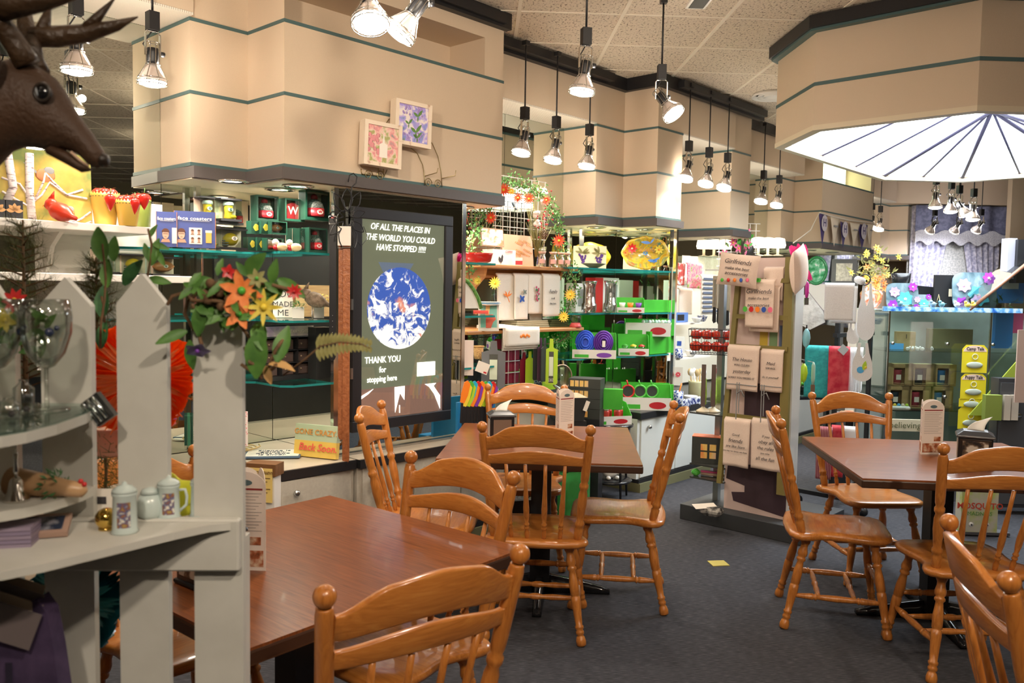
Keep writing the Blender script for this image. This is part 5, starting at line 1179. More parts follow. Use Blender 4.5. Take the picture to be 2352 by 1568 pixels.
# second glass shelf: letter block, planters, bird, wooden box
carton('letter_block', 'white block printed with black letters on the middle glass shelf', 'sign', place(628, 672, 668, 734, -4.15, 1.372, 'c'), PAPER, .04, text=[('YOU', .34, INK, 0, .8, {}), ('MADE', .26, INK, 0, .45, {}), ('ME', .3, INK, 0, .15, {})])
carton('wooden_crate', 'light wooden crate behind the bird on the middle glass shelf', 'box', place(701, 762, 662, 733, -4.2, 1.372), noisy('pale_wood', [(.3, (.45, .28, .12)), (.7, (.6, .42, .2))], 6, (1, 1, 12), rough=.6), .1)
for (a, b_, l) in ((672, 698, 'left'), (721, 744, 'right')):
    P, wd, h, r = place(a, b_, 702, 734, -4.0, 1.372, 'c'); t = thing('grass_planter', 'small square white planter with green sprigs, %s of two' % l, 'planter', P, r, 'small white planters'); obj('pot', B(WHT).box(-wd/2, wd/2, 0, wd, 0, h*.8), t); stem_plant(t, 70, wd*.5, .03, LEAF, .028, .006, .6, 'sprig', 3, zs=h*.75)
P, wd, h, r = place(690, 745, 672, 733, -3.92, 1.372, 'c'); bird('bird_figurine', 'grey brown carved bird on wire legs on the middle glass shelf', P, 1.2, noisy('bird_brown', [(.4, (.16, .11, .07)), (.6, (.28, .2, .14))], 60, rough=.7), legs=True, rz=0, beak=GREY)
P, wd, h, r = place(755, 790, 700, 733, -4.1, 1.372, 'c'); P = place(735, 750, 660, 733, -4.05, 1.372)[0]; t = thing('yellow_flowers', 'small bunch of yellow flowers behind the carved bird', 'plant', P); stem_plant(t, 50, .07, .05, YEL, .02, .012, .2, 'blossom', 8, zs=.09); obj('stem', B(LEAF).tube([(0, 0, 0), (0, .01, .09)], .003, 5), t)
# lowest shelf: black cubby rack of earrings
P, wd, h, r = place(606, 724, 762, 886, -4.02, 1.032, 'u'); t = thing('jewelry_rack', 'black cubby rack with small jewellery cards on the lowest glass shelf', 'display rack', P, r+.1)
b = B(M('rack_black', (.02, .02, .022), .35)); b.box(-wd/2, wd/2, .06, .064, 0, h)
for i in range(4): b.box(-wd/2, wd/2, 0, .06, .02+(h-.09)*i/3, .024+(h-.09)*i/3)
for i in range(4): x = -wd/2+wd*i/3; b.box(x-.002, x+.002, 0, .06, .02, h-.066)
b.box(-wd/2, wd/2, -.012, .06, 0, .022); obj('frame', b, t)
hd = obj('header_card', B(noisy('header_print', [(.4, (.25, .2, .3)), (.6, (.5, .45, .4))], 9, rough=.4)).box(-wd/2, wd/2, 0, .003, h-.06, h-.005), t); txt('STARRY LIGHTS', .026, PAPER, hd, (wd*.18, -.002, h-.035), sx=.7)
for i in range(3):
    for j in range(3): obj('jewelry_card', B(M('card_brown', (.10, .065, .055), .5)).box(-wd/2+wd*(i+.15)/3, -wd/2+wd*(i+.9)/3, .03, .033, .026+(h-.09)*j/3, .026+(h-.09)*(j+.75)/3).mat(M('brass_dot', (.6, .45, .3), .3, .8)).ball((-wd/2+wd*(i+.4)/3, .028, .026+(h-.09)*(j+.4)/3), .006, 6), t)
carton('black_case', 'tall black case right of the jewellery rack on the lowest glass shelf', 'box', place(726, 762, 768, 885, -3.95, 1.032), M('case_black', (.03, .03, .03), .4), .08)
# counter signs
SKY = M('sign_aqua', (.45, .52, .35), .5); SUN = M('sign_yellow', (.75, .50, .10), .5)
P = PZ(722, 1050, .626); t = thing('gone_crazy_sign', 'yellow and aqua box sign reading gone crazy back soon, leaning on the mirror', 'sign', P, -.42); wd, h = .27, .175; X = Mx.Rotation(-.12, 4, 'X')
obj('board', B(SKY).at(X).box(-wd/2, wd/2, 0, .03, h*.5, h), t); obj('lower_half', B(SUN).at(X).box(-wd/2, wd/2, 0, .03, 0, h*.5), t)
txt('GONE CRAZY.', .042, M('sign_letter', (.62, .27, .06), .5), t, (0, .012, h*.76), rot=(pi/2-.12, 0, 0), bold=.0006); txt('Back Soon.', .055, M('sign_red', (.75, .12, .08), .5), t, (0.02, .0, h*.3), rot=(pi/2-.12, 0, 0), bold=.001, shear=.2)
P = PZ(628, 1044, .626); t = thing('silence_sign', 'white sign with blue border reading silence is golden, lying on the counter', 'sign', P, .12)
obj('board', B(M('sign_blue', (.08, .14, .22), .5)).box(-.15, .15, -.1, .1, 0, .01), t); obj('face', B(PAPER).box(-.14, .14, -.09, .09, .0101, .0115), t)
for i, s in enumerate(('Silence is', 'golden,', 'duct tape', 'is silver')): txt(s, .042, M('sign_ink', (.03, .05, .08), .6), t, (0, .055-.038*i, .0125), rot=(0, 0, 0), sx=1.15)
P = PZ(585, 1045, .625); t = thing('paper_stack', 'loose stack of white papers at the left end of the counter', 'papers', P, .1)
for k in range(3): obj('sheet', B(PAPER).at(Mx.Rotation(.15*k, 4, 'Z')).box(-.1, .1, -.07, .07, k*.0025, k*.0025+.002), t)
P = PZ(600, 1018, .625); t = thing('rope_coil', 'small coil of tan rope behind the silence sign', 'rope', W(2.36, -4.22, .627)); obj('rope', B(M('rope_tan', (.5, .36, .16), .8)).tube([((.06+.0015*i)*cos(i*.5), (.06+.0015*i)*sin(i*.5), .004+.0006*i) for i in range(40)], .004, 5), t)
P = PZ(592, 1098, .56); t = thing('flyer_box', 'brown wooden box with a yellow old photography flyer hanging on it', 'box', W(2.165, -3.66, .61), -.25)
obj('box', B(noisy('brown_wood', [(.3, (.14, .06, .02)), (.7, (.22, .1, .04))], 5, (1, 12, 1), rough=.5)).box(-.085, .08, 0, .09, 0, .06), t)
fl_ = obj('flyer', B(M('flyer_yellow', (.72, .52, .16), .6)).box(-.072, .066, -.004, -.002, -.13, .04), t); txt('OLD PHOTOGRAPHY', .02, M('flyer_ink', (.18, .1, .03), .6), fl_, (0, -.0055, .018), sx=.72, bold=.0005)
for k in range(6): decal(fl_, 'print_line', M('flyer_ink'), -.055+.012*(k % 2), .055-.015*(k % 3), -.01-.018*k, -.006-.018*k, -.0045)
t = obj('shelf_post', B(WHT).box(-.075, .07, .01, .08, 0, .61)); t.location = W(2.165, -3.66, 0); t.rotation_euler = (0, 0, -.25); tag(t, 'white stand under the brown flyer box', 'stand')
for k, (px, c_, l) in enumerate(((427, TEAM, 'left dark green'), (434, M('book_green', (.03, .16, .08), .5), 'middle green'), (441, TEAM, 'right dark green'))): carton('book', '%s book standing on the counter behind the pickets' % l, 'book', place(px-3, px+3, 955, 1023, -4.0, None, 'c'), c_, .12, group='green books')
carton('dotted_card', 'white card with pink dots beside the rightmost picket', 'card', place(553, 569, 945, 1025, -3.9, None, 'c'), noisy('pink_dots', [(.2, (.8, .15, .2)), (.35, (.85, .75, .7))], 90, rough=.6, kind='voronoi'), .01)
# belts hanging by the mirror
def belt(px0, px1, pyt, pyb, v, mat, label, holes=False, y=0):
    P, wd, h, r = place(px0, px1, pyt, pyb, v, None, 'c'); t = thing('leather_belt', label, 'belt', P, 0, 'hanging leather belts'); X = None
    pts = [(-wd/2, wd*.6), (-wd*.3, .005), (0, 0), (wd*.3, .005), (wd/2, wd*.6), (wd/2, h), (-wd/2, h)]
    obj('strap', B(mat).prism(pts, 0, .004, 'y'), t)
    b = B(STL); b.tube([(-wd*.55, -.004, h-.03), (wd*.55, -.004, h-.03), (wd*.55, -.004, h+.01), (-wd*.55, -.004, h+.01)], .003, 6, True); obj('buckle', b, t)
    if holes: hb = B(GREY); [hb.ball((0, -.0005, .06+.03*k), .0022, 5) for k in range(7)]; obj('hole', hb, t)
    return t
LEA = noisy('leather_brown', [(.3, (.24, .07, .022)), (.7, (.40, .14, .05))], 50, rough=.4, bump=.3)
belt(756, 771, 505, 828, -3.68, M('leather_black', (.012, .012, .014), .35), 'black leather belt hanging left of the brown belts', True)
belt(776, 791, 558, 1010, -3.66, LEA, 'narrow brown leather belt behind the tooled one'); belt(786, 802, 556, 1065, -3.63, LEA, 'long tooled brown leather belt hanging beside the earth poster')
P = PV(790, 560, -3.62); t = thing('wire_flower_hanger', 'black wire flower sculpture hooked on the soffit above the belts', 'wire hanger', P, -.1); o = P; b = B(BLK)
def h2(px, py, y=0): q_ = PV(px, py, -3.62)-o; c_, s_ = cos(.1), sin(.1); return Vec((q_.x*c_-q_.y*s_, q_.x*s_+q_.y*c_+y, q_.z))
b.tube([h2(x, y) for x, y in ((800, 418), (803, 402), (812, 398), (820, 406), (818, 420), (808, 430), (806, 470))], .0034, 5)
for k in range(9):
    a = 2*pi*k/9+.2; c_ = Vec((798, 500)); L = 58+8*(k % 2); d = Vec((cos(a)*.62, -sin(a))); n = Vec((-d.y, d.x))
    b.tube([h2(*(c_+d*(16+L*.9*s)+n*(13*sin(pi*s)*g))) for s, g in [(0, 1), (.2, 1), (.5, 1), (.8, 1), (.97, 1), (1, 0), (.97, -1), (.8, -1), (.5, -1), (.2, -1), (0, -1)]], .003, 5)
b.tube([h2(790+16*cos(i*.4), 505+22*sin(i*.4)) for i in range(16)], .0022, 5); b.tube([h2(835, 520), h2(845, 545), h2(830, 565), h2(812, 545), h2(806, 525)], .002, 5)
obj('wire', b, t); c_ = h2(793, 540, -.012); obj('price_tag', B(PAPER).box(c_.x-.035, c_.x+.035, -.014+c_.y*0, -.012, c_.z-.055, c_.z+.045), t)
# reflection-only decor on the far walls stays plain
# ================= first niche: garland arch, wooden shelves, towels, cutting boards
WOOD = noisy('shelf_pine', [(.3, (.42, .17, .05)), (.7, (.55, .26, .09))], 6, (1, 1, 14), rough=.4)
LIN = noisy('linen', [(.4, (.70, .64, .56)), (.6, (.76, .70, .62))], 300, rough=.9, bump=.2); LINP = noisy('linen_pink', [(.4, (.72, .56, .46)), (.6, (.78, .62, .52))], 300, rough=.9, bump=.2)
def uzp(px, py, v): q_ = UV(PV(px, py, v)); return q_
# white wire grid
gp0 = uzp(1195, 560, -4.3); t = thing('wire_grid', 'white wire grid panel inside the flower garland arch', 'wire grid', W(gp0[0], -4.3, gp0[2]), A45); b = B(WHTG)
for k in range(8): b.tube([(-.28+.08*k, 0, -.05), (-.28+.08*k, 0, .5)], .0035, 5)
for k in range(8): b.tube([(-.3, .004, -.03+.075*k), (.3, .004, -.03+.075*k)], .0035, 5)
obj('wire', b, t)
# garland arch
go3 = PV(1200, 600, -4.05); t = thing('garland_arch', 'green boxwood garland arch with red gerberas and yellow flowers over the niche', 'garland', go3); rr = random.Random(21)
path = [(1078, 640), (1075, 590), (1085, 545), (1103, 500), (1130, 450), (1150, 425), (1180, 415), (1210, 428), (1235, 440), (1262, 465), (1278, 500), (1285, 540), (1290, 580), (1300, 610), (1315, 630), (1322, 660), (1310, 690), (1300, 730), (1305, 770), (1285, 785), (1255, 790)]
pp3 = [PV(x, y, -4.05+.06*sin(i))-go3 for i, (x, y) in enumerate(path)]; b = B(TWIG).tube(pp3, .004, 5); obj('stem', b, t)
lb = B(noisy('boxwood', [(.3, (.05, .2, .04)), (.7, (.16, .36, .10))], 60, rough=.6)); lb2 = B(OLV2)
for i in range(1500):
    f = rr.random()*(len(pp3)-1.001); k = int(f); p = pp3[k].lerp(pp3[k+1], f-k)+Vec((rr.gauss(0, .03), rr.gauss(0, .03), rr.gauss(0, .03)))
    (lb if rr.random() < .93 else lb2).leaf(p, (rr.uniform(-1, 1), rr.uniform(-1, .3), rr.uniform(-1, 1)), (0, -1, 0), .022, .012, n=2)
obj('foliage', lb, t)['kind'] = 'stuff'; obj('dry_leaf', lb2, t)['kind'] = 'stuff'
GER = noisy('gerbera_red', [(.3, (.75, .03, .01)), (.7, (.9, .12, .03))], 40, rough=.5); SUNF = noisy('sunflower', [(.3, (.85, .5, .02)), (.7, (.95, .7, .1))], 40, rough=.5)
for (px, py, r_, m, nm) in ((1157, 436, .05, GER, 'red_gerbera'), (1128, 500, .045, GER, 'red_gerbera'), (1190, 455, .04, GER, 'red_gerbera'), (1215, 457, .045, GER, 'red_gerbera'), (1284, 553, .052, GER, 'red_gerbera'), (1255, 460, .035, GER, 'red_gerbera'), (1137, 650, .045, SUNF, 'yellow_flower'), (1310, 677, .048, SUNF, 'yellow_flower'), (1295, 727, .045, SUNF, 'yellow_flower'), (1097, 645, .03, YF, 'yellow_flower'), (1175, 440, .03, YF, 'yellow_flower')):
    b = B(m); flower(b, PV(px, py, -3.96)-go3, (-.35, -1, .1), r_, m, YEL, 14, r_*.28); obj(nm, b, t)
# cotton and reed bunch
o = PV(1235, 590, -4.1); t = thing('cotton_bunch', 'bunch of dried reeds, cotton bolls and red berries at the right of the wire grid', 'dried flowers', o); b = B(OLV2)
for k in range(36): e = PV(rr.uniform(1205, 1275), rr.uniform(420, 530), -4.1+rr.uniform(-.1, .1))-o; b.tube([(rr.uniform(-.02, .02), 0, .0), e*.5, e], .002, 4)
obj('reed', b, t)
for (px, py) in ((1250, 440), (1246, 465), (1232, 492), (1233, 513)): 
    c_ = PV(px, py, -4.02)-o; b = B(M('cotton', (.85, .78, .72), .9))
    for k in range(5): b.ball(c_+Vec((rr.uniform(-.015, .015), rr.uniform(-.01, .01), rr.uniform(-.015, .015))), .016, 7)
    obj('cotton_boll', b, t); b = B(CARD)
for k in range(26): b.ball(PV(rr.gauss(1245, 12), rr.gauss(505, 15), -4.02)-o, .007, 6)
for k in range(10): b.ball(PV(rr.gauss(1252, 8), rr.gauss(455, 12), -4.02)-o, .007, 6)
obj('berry', b, t)
P = PV(1250, 539, -3.98); t = thing('pine_cone', 'brown pine cone hanging below the cotton bolls', 'pine cone', P); b = B(noisy('cone_brown', [(.3, (.12, .05, .03)), (.7, (.3, .15, .09))], 60, rough=.7))
for k in range(70): a = k*2.4; f = k/70; b.leaf((.028*sin(pi*(.1+.85*f))*cos(a)*.6, .028*sin(pi*(.1+.85*f))*sin(a)*.6, -.035+.07*f), (cos(a), sin(a), .5), (0, 0, 1), .02*sin(pi*(.15+.8*f))+.006, .016, n=2)
obj('scale', b, t)
# upper pine shelf with brackets
def pshelf(pxa, pxb, v0, z, label, br=True, bar=False):
    a = uzp(pxa, 620, v0)[0]; c_ = uzp(pxb, 620, v0)[0]; t = thing('wooden_shelf', label, 'shelf', W((a+c_)/2, -4.42, z), A45); L = (c_-a)/2; D = v0+4.42
    o_ = obj('board', B(WOOD).box(-L, L, -D, 0, -.025, 0), t); bev(o_, .006)
    if br:
        for s in (-1, 1): o_ = obj('bracket', B(WOOD).prism([(0, -.025), (-D*.85, -.025), (-D*.8, -.09), (-D*.6, -.16), (-D*.5, -.24), (-D*.2, -.33), (0, -.36)], s*L*.78-.012, s*L*.78+.012, 'x'), t)
        obj('rail', B(WOOD).box(-L*.8, L*.8, -.02, 0, -.1, -.025), t)
    if bar: obj('towel_bar', B(WOOD).cyl((-L*.77, -D*.55, -.08), (L*.77, -D*.55, -.08), .011), t)
    return t
pshelf(1104, 1328, -4.02, 1.725, 'upper pine shelf with carved brackets holding pitchers, towels hang under it', bar=True)
pshelf(1075, 1345, -3.95, 1.27, 'lower pine shelf carrying folded linens and the red hand card', br=False)
def towel(pl0, label, mat=LIN, th=.01, group=None, print_=(), cat='towel', rz=None, wav=.006, hem=None, name='hanging_towel'):
    loc, wd, h, r = pl0; t = thing(name, label, cat, loc, r if rz is None else rz, group); ph = random.Random(int(loc.x*1000)).uniform(0, 6)
    def fn(a, b):
        x = (a-.5)*wd*(1-.04*(1-b)); z = h*b; y = wav*sin(a*7+ph)*(1-b)-.5*th
        if b > .94: y += (b-.94)/.06*.02; z = h*(.94+.06*sin((b-.94)/.06*pi/2))
        return (x, y, z)
    obj('cloth', B(mat).grid(fn, 14, 16, th), t)
    for k, (s, sz, m, x, z, kw) in enumerate(print_): txt(s, sz, m, t, (x*wd, -wav-th-.004, z*h), **kw)
    if hem:
        obj('hem_stripe', B(hem).grid(lambda a, b: (fn(a, .12+.02*b)[0], fn(a, .12)[1]-th*.6-.001, h*(.12+.018*b)), 14, 1, .001), t)
    return t
def dots(t, cols, wd, x0, x1, z, r, y=-.02):
    for i, m in enumerate(cols): obj('bead_print', B(m).prism([(x0+(x1-x0)*i/(len(cols)-1)+r*cos(2*pi*k/10), z+r*1.15*sin(2*pi*k/10)) for k in range(10)], y, y+.001, 'y'), t)
TG = 'printed towels hanging under the pine shelf'
t = towel(place(1141, 1180, 627, 735, -4.1), 'white towel printed with a dragonfly under the upper pine shelf', group=TG); b = B(ORG)
for a in (.5, 1.1, 2.2, 2.7): b.leaf((0, -.02, .17), (cos(a), 0, sin(a)), (0, -1, 0), .05, .014, 0, 0)
b.tube([(-.02, -.02, .2), (.02, -.02, .13)], .003, 5); obj('dragonfly_print', b, t)
t = towel(place(1180, 1211, 627, 733, -4.08), 'white towel printed with blue butterflies under the upper pine shelf', group=TG); b = B(BLU)
for (x, z, s) in ((-.01, .15, 1), (.02, .2, .7)):
    for a in (.6, 2.3, -.6, -2.3): b.leaf((x, -.02, z), (cos(a), 0, sin(a)), (0, -1, 0), .035*s, .024*s, 0, 0)
    b.mat(M('butterfly_grey', (.2, .22, .2), .6))
obj('butterfly_print', b, t)
t = towel(place(1212, 1246, 628, 720, -4.08), 'white towel printed with a rose bunch under the upper pine shelf', group=TG); b = B(M('rose_print', (.45, .05, .12), .6))
for k in range(9): b.ball((rr.uniform(-.015, .02), -.02, .10+.012*k), .010, 6, (1, .15, 1))
b.mat(LEAFD)
for k in range(8): b.leaf((0, -.021, .1+.012*k), (rr.uniform(-1, 1), 0, rr.uniform(-.5, 1)), (0, -1, 0), .025, .01, 0, 0)
obj('rose_print', b, t)
towel(place(1246, 1284, 628, 726, -4.06), 'white towel printed with the word family under the upper pine shelf', group=TG, print_=[('Family', .036, INK, 0, .58, dict(shear=.2)), ('is all', .022, INK, 0, .42, {}), ('that lasts', .02, INK, 0, .3, {})])
towel(place(1215, 1243, 700, 738, -4.16), 'plain back layer of cloth below the rose towel', group=None)
carton('hen_box', 'white box with a black hen drawing on the upper pine shelf', 'box', place(1131, 1184, 565, 600, -4.1, 1.726), WHTG, .1, text=[('COFFEE', .2, CARD, .2, .88, {})]); hb = None
for o_ in C.objects:
    if o_.name == 'hen_box': hb = o_
b = B(INK); b.prism([(-.05, .02), (-.03, .015), (-.015, .03), (-.012, .06), (-.02, .075), (-.03, .06), (-.035, .045), (-.055, .06), (-.06, .04)], -.002, -.001, 'y'); b.tube([(-.035, -.002, .015), (-.035, -.002, 0.004)], .0012, 4); obj('hen_print', b, hb)
P, wd, h, r = place(1156, 1226, 528, 600, -4.2, 1.726); t = thing('wheat_plaque', 'pinkish wooden plaque with wheat ears on the upper pine shelf', 'plaque', P, r); X = Mx.Rotation(-.1, 4, 'X')
obj('board', B(M('plaque_peach', (.75, .42, .28), .6)).at(X).box(-wd/2, wd/2, 0, .015, 0, h), t); b = B(M('wheat', (.55, .28, .1), .7)).at(X)
for k in range(16):
    x, z = rr.uniform(-.02, wd*.4), rr.uniform(h*.3, h*.75)
    for j in range(5): b.leaf((x-.014*j+.03, -.003, z+.004*j), (.8, -.1, .5), (0, -1, 0), .02, .008, 0, 0)
obj('wheat_ear', b, t)
carton('jelly_jar', 'small jar with red label and white lid before the wheat plaque', 'jar', place(1184, 1200, 582, 600, -4.05, 1.726, 'c'), WHTG, .03, deco=[('label', CARD, -.5, .5, .1, .6)])
t = quadpic('picture_easel', 'small picture in a wire easel behind the hen box', 'picture', place(1106, 1158, 524, 566, -4.15), noisy('pepper_print', [(.45, (.8, .72, .62)), (.6, (.6, .25, .12))], 18, rough=.6), border=.008, bmat=M('wire_brown', (.3, .18, .1), .5), lean=.1)
GLJ = glass('jug_glass', (.95, .9, .85), .8)
for k, (px, w_, l) in enumerate(((1245, 20, 'first'), (1270, 20, 'second'), (1288, 18, 'third'), (1303, 18, 'fourth'))):
    P, wd, h, r = place(px-w_/2, px+w_/2, 573, 607, -4.0, 1.726, 'c'); t = thing('milk_pitcher', 'glass milk pitcher with pinkish rim on the pine shelf, %s from the left' % l, 'pitcher', P, 0, 'milk pitchers')
    s = wd/2; obj('body', B(GLJ).lathe([(s*.85, 0), (s*.95, .1*h), (s*.95, .55*h), (s*.6, .75*h), (s*.8, .95*h)], 18), t); obj('rim', B(M('pitcher_rim', (.7, .45, .35), .4)).lathe([(s*.7, .85*h), (s*.95, h), (s*.9, h), (s*.6, .85*h)], 18), t)
    obj('label', B(M('label_pink', (.75, .4, .35), .6)).grid(lambda a, b: (s*.97*sin((a-.5)*1.4), -s*.97*cos((a-.5)*1.4), h*(.2+.3*b)), 6, 2), t)
P, wd, h, r = place(1062, 1131, 570, 592, -3.9, 1.724, 'c'); t = thing('red_pan', 'oval red baking dish on the small upper glass shelf', 'dish', P, r); b = B(M('enamel_red', (.5, .015, .01), .2, coat=.5)); vs = []; n = 28
prof = [(.7, 0), (.9, .01), (1, h*.8), (1.05, h), (.97, h), (.85, .02), (.6, .014)]
for k, (s, z) in enumerate(prof):
    for i in range(n): a = 2*pi*i/n; vs.append((wd/2*s*cos(a)*1.0, wd*.38*s*sin(a), z))
fs = [[k*n+i, k*n+(i+1) % n, k*n+n+(i+1) % n, k*n+n+i] for k in range(len(prof)-1) for i in range(n)]+[list(range(n))[::-1], [(len(prof)-1)*n+i for i in range(n)]]
b.raw(vs, fs, True); obj('dish', b, t)
# hanging potholder quarter with green border, plates, card
o = PV(1062, 640, -3.86); t = thing('quilted_mat', 'cream quilted mat with a green border drooping at the right of the mirror', 'placemat', o, 0)
def qq(px, py, y=0): p_ = PV(px, py, -3.86)-o; return p_+Vec((0, y, 0))
arcp = [(1062, 638), (1075, 648), (1088, 665), (1098, 685), (1105, 708)]
vs = [qq(1062, 708)]+[qq(*p) for p in arcp]; b = B(LIN).raw([v for v in vs]+[v+Vec((.01, .012, 0)) for v in vs], [list(range(6))[::-1], list(range(6, 12))]+[[i, (i+1) % 6, 6+(i+1) % 6, 6+i] for i in range(6)], False); obj('cloth', b, t)
obj('border', B(noisy('border_green', [(.4, (.05, .18, .03)), (.6, (.15, .3, .06))], 50, rough=.8)).tube([qq(*p, -.006) for p in arcp], .013, 6), t)
for (px, py, m, l) in ((1125, 695, M('plate_white', (.75, .72, .65), .3), 'stack of pale plates above the red hand card'), (1108, 706, M('fringe_red', (.7, .1, .08), .7), 'red fringed cloth on the middle glass shelf beside the card')):
    p_ = PV(px, py, -3.92); t = thing('plate_stack' if 'plates' in l else 'fringed_cloth', l, 'plates' if 'plates' in l else 'cloth', p_); b = B(m)
    if 'plates' in l:
        for k in range(3): obj('plate', B([m, M('plate_blue', (.25, .45, .7), .3), m][k]).lathe([(.03, .008*k-.02), (.075, .008*k-.012), (.073, .008*k-.009), (.03, .008*k-.015)], 20), t)
    else:
        b.box(-.06, .04, -.03, .03, -.04, -.02)
        for k in range(14): b.box(-.06+.0075*k, -.057+.0075*k, -.045, -.03, -.045, -.03)
        obj('cloth', b, t)
P, wd, h, r = place(1099, 1146, 697, 763, -3.92, 1.27, 'c'); t = thing('hand_card', 'teal card with a red hand holding a popsicle on the lower pine shelf', 'card', P, r+.1); X = Mx.Rotation(-.15, 4, 'X')
obj('board', B(PAPER).at(X).box(-wd/2, wd/2, 0, .02, 0, h), t); obj('teal_field', B(M('teal_print', (.2, .55, .45), .5)).at(X).box(-wd*.4, wd*.4, -.0015, 0, h*.12, h*.95), t)
b = B(M('hand_red', (.75, .12, .06), .5)).at(X); b.prism([(-.02, .02), (.015, .02), (.03, .06), (.05, .08), (.04, .1), (.01, .11), (-.015, .1), (-.02, .07)], -.003, -.0015, 'y')
for k in range(4): b.prism([(-.02+.0, .065+.012*k), (.03, .068+.012*k), (.03, .077+.012*k), (-.02, .074+.012*k)], -.0045, -.003, 'y')
b.mat(M('popsicle', (.9, .65, .25), .5)).prism([(-.025, .1), (.0, .1), (.01, .17), (-.005, .185), (-.02, .17)], -.0028, -.0015, 'y'); obj('hand_print', b, t)
t = thing('draped_towel', 'stack of white towels with an orange print draped over the lower pine shelf', 'towels', *(lambda p_: (p_[0], p_[3]))(place(1152, 1232, 750, 803, -3.93)))
P, wd, h, r = place(1152, 1232, 750, 803, -3.93)
for k in range(3): obj('towel', B(LIN).grid(lambda a, b: ((a-.5)*wd*.98, (.25-.5*b*.5 if b < .5 else -.005-.012*k-.008*sin(a*6)) , (h*.95+.006-.008*k+.012*sin(a*5)) if b < .5 else h*(.95-1.9*(b-.5)*(1-.1*k))), 10, 12, .006), t)
b = B(ORG); [b.ball((-.03+.02*k, -.045, h*.6+.008*(k % 2)), .012, 6, (1, .2, 1)) for k in range(5)]; obj('fruit_print', b, t)
for (a, c_, d_, e, m, l) in ((1182, 1262, 735, 757, M('linen_olive', (.55, .5, .32), .9), 'folded beige linens behind the draped towels'), (1262, 1310, 738, 756, M('felt_green', (.12, .15, .06), .9), 'folded dark green napkins on the lower pine shelf')):
    P, wd, h, r = place(a, c_, d_, e, -4.1, 1.27); t = thing('folded_linen', l, 'linens', P, r)
    for k in range(4): o_ = obj('fold', B(m).box(-wd/2+.01*k, wd/2-.006*k, 0, .16, k*.014, k*.014+.012), t); bev(o_, .004)
P, wd, h, r = place(1307, 1336, 718, 758, -3.98, 1.27, 'c'); t = thing('glass_dome', 'clear glass bubble on a red base on the lower pine shelf', 'ornament', P); obj('base', B(M('coral', (.75, .12, .12), .3)).lathe([(wd*.45, 0), (wd*.5, .01), (wd*.35, .035)], 18), t); obj('dome', B(CPL).ball((0, 0, .07), wd*.46, 16), t)
# ----- below: cutting boards etc.
def board(px0, px1, pyt, pyb, v, mat, label, lab=False, face='u', rz=None, handle=True):
    loc, wd, h, r = place(px0, px1, pyt, pyb, v, None, face); t = thing('cutting_board', label, 'cutting board', loc, r if rz is None else rz, 'cutting boards hanging under the pine shelf'); hh = h*.76 if handle else h
    pts = [(-wd/2+.01, 0), (wd/2-.01, 0), (wd/2, .012), (wd/2, hh), (wd*.16, hh+.015), (wd*.13, h), (-wd*.13, h), (-wd*.16, hh+.015), (-wd/2, hh), (-wd/2, .012)] if handle else [(-wd/2, 0), (wd/2, 0), (wd/2, h), (-wd/2, h)]
    obj('board', B(mat).prism(pts, 0, .008, 'y'), t)
    if lab:
        obj('label', B(M('label_dark', (.06, .06, .05), .5)).box(-wd*.18, wd*.18, -.0015, 0, hh*.05, hh*.95), t); obj('label_photo', B(M('label_pale', (.65, .7, .55), .5)).box(-wd*.16, wd*.16, -.0025, -.0015, hh*.25, hh*.8), t); txt('220Z', .03, PAPER, t, (0, -.004, hh*.13), sx=.6)
    return t
LIME = M('lime', (.42, .62, .03), .4); MAR = M('maroon', (.22, .01, .03), .4); CHA = M('charcoal_green', (.035, .04, .035), .5); PLUM = M('plum', (.08, .03, .06), .5)
board(1195, 1212, 808, 882, -4.0, MAR, 'maroon cutting board, leftmost of the hanging row'); board(1208, 1226, 806, 885, -3.97, LIME, 'lime cutting board behind the dark ones'); board(1225, 1238, 775, 873, -3.93, CHA, 'very dark green cutting board, left of the dark pair'); board(1235, 1249, 775, 875, -3.9, PLUM, 'dark plum cutting board in the hanging row'); board(1243, 1258, 775, 876, -3.87, CHA, 'black cutting board next to the bright lime one')
board(1250, 1280, 777, 883, -3.84, LIME, 'bright lime cutting board with a dark product label, rightmost of the row', True, 'c'); board(1246, 1276, 860, 895, -3.95, LIME, 'lower lime board behind the label of the bright one', handle=False)
board(1105, 1160, 782, 892, -3.8, M('slate_grey', (.13, .13, .14), .5), 'large grey cutting board with a dark label left of the red books', True, 'c')
P = place(1157, 1192, 775, 882, -4.1); t = thing('wire_box_grid', 'white wire grid holding maroon boxes between the cutting boards', 'wire grid', P[0], A45); w_, h_ = P[1]*1.3, P[2]
for i in range(3):
    for j in range(4): obj('maroon_box', B(MAR).box(-w_/2+w_*i/3+.004, -w_/2+w_*(i+1)/3-.004, .02, .08, h_*j/4+.004, h_*(j+1)/4-.008), t)
b = B(WHTG)
for i in range(4): b.tube([(-w_/2+w_*i/3, 0, 0), (-w_/2+w_*i/3, 0, h_*1.1)], .003, 5)
for j in range(5): b.tube([(-w_/2, 0, h_*j/4), (w_/2, 0, h_*j/4)], .003, 5)
obj('wire', b, t)
P = PV(1285, 893, -3.85); t = thing('pan_cover', 'round glass pan lid standing upright beside the lime cutting board', 'lid', P+Vec((0, 0, .0)), .5); obj('glass', B(CPL).lathe([(.001, 0), (.07, .01), (.09, .025)], 24, (0, 0, .09), (0, -1, .09)), t); obj('rim', B(M('rim_tan', (.5, .35, .25), .3, .6)).tube([(.09*cos(a), -.025, .09+.09*sin(a)) for a in [2*pi*i/28 for i in range(28)]], .005, 6, True), t)
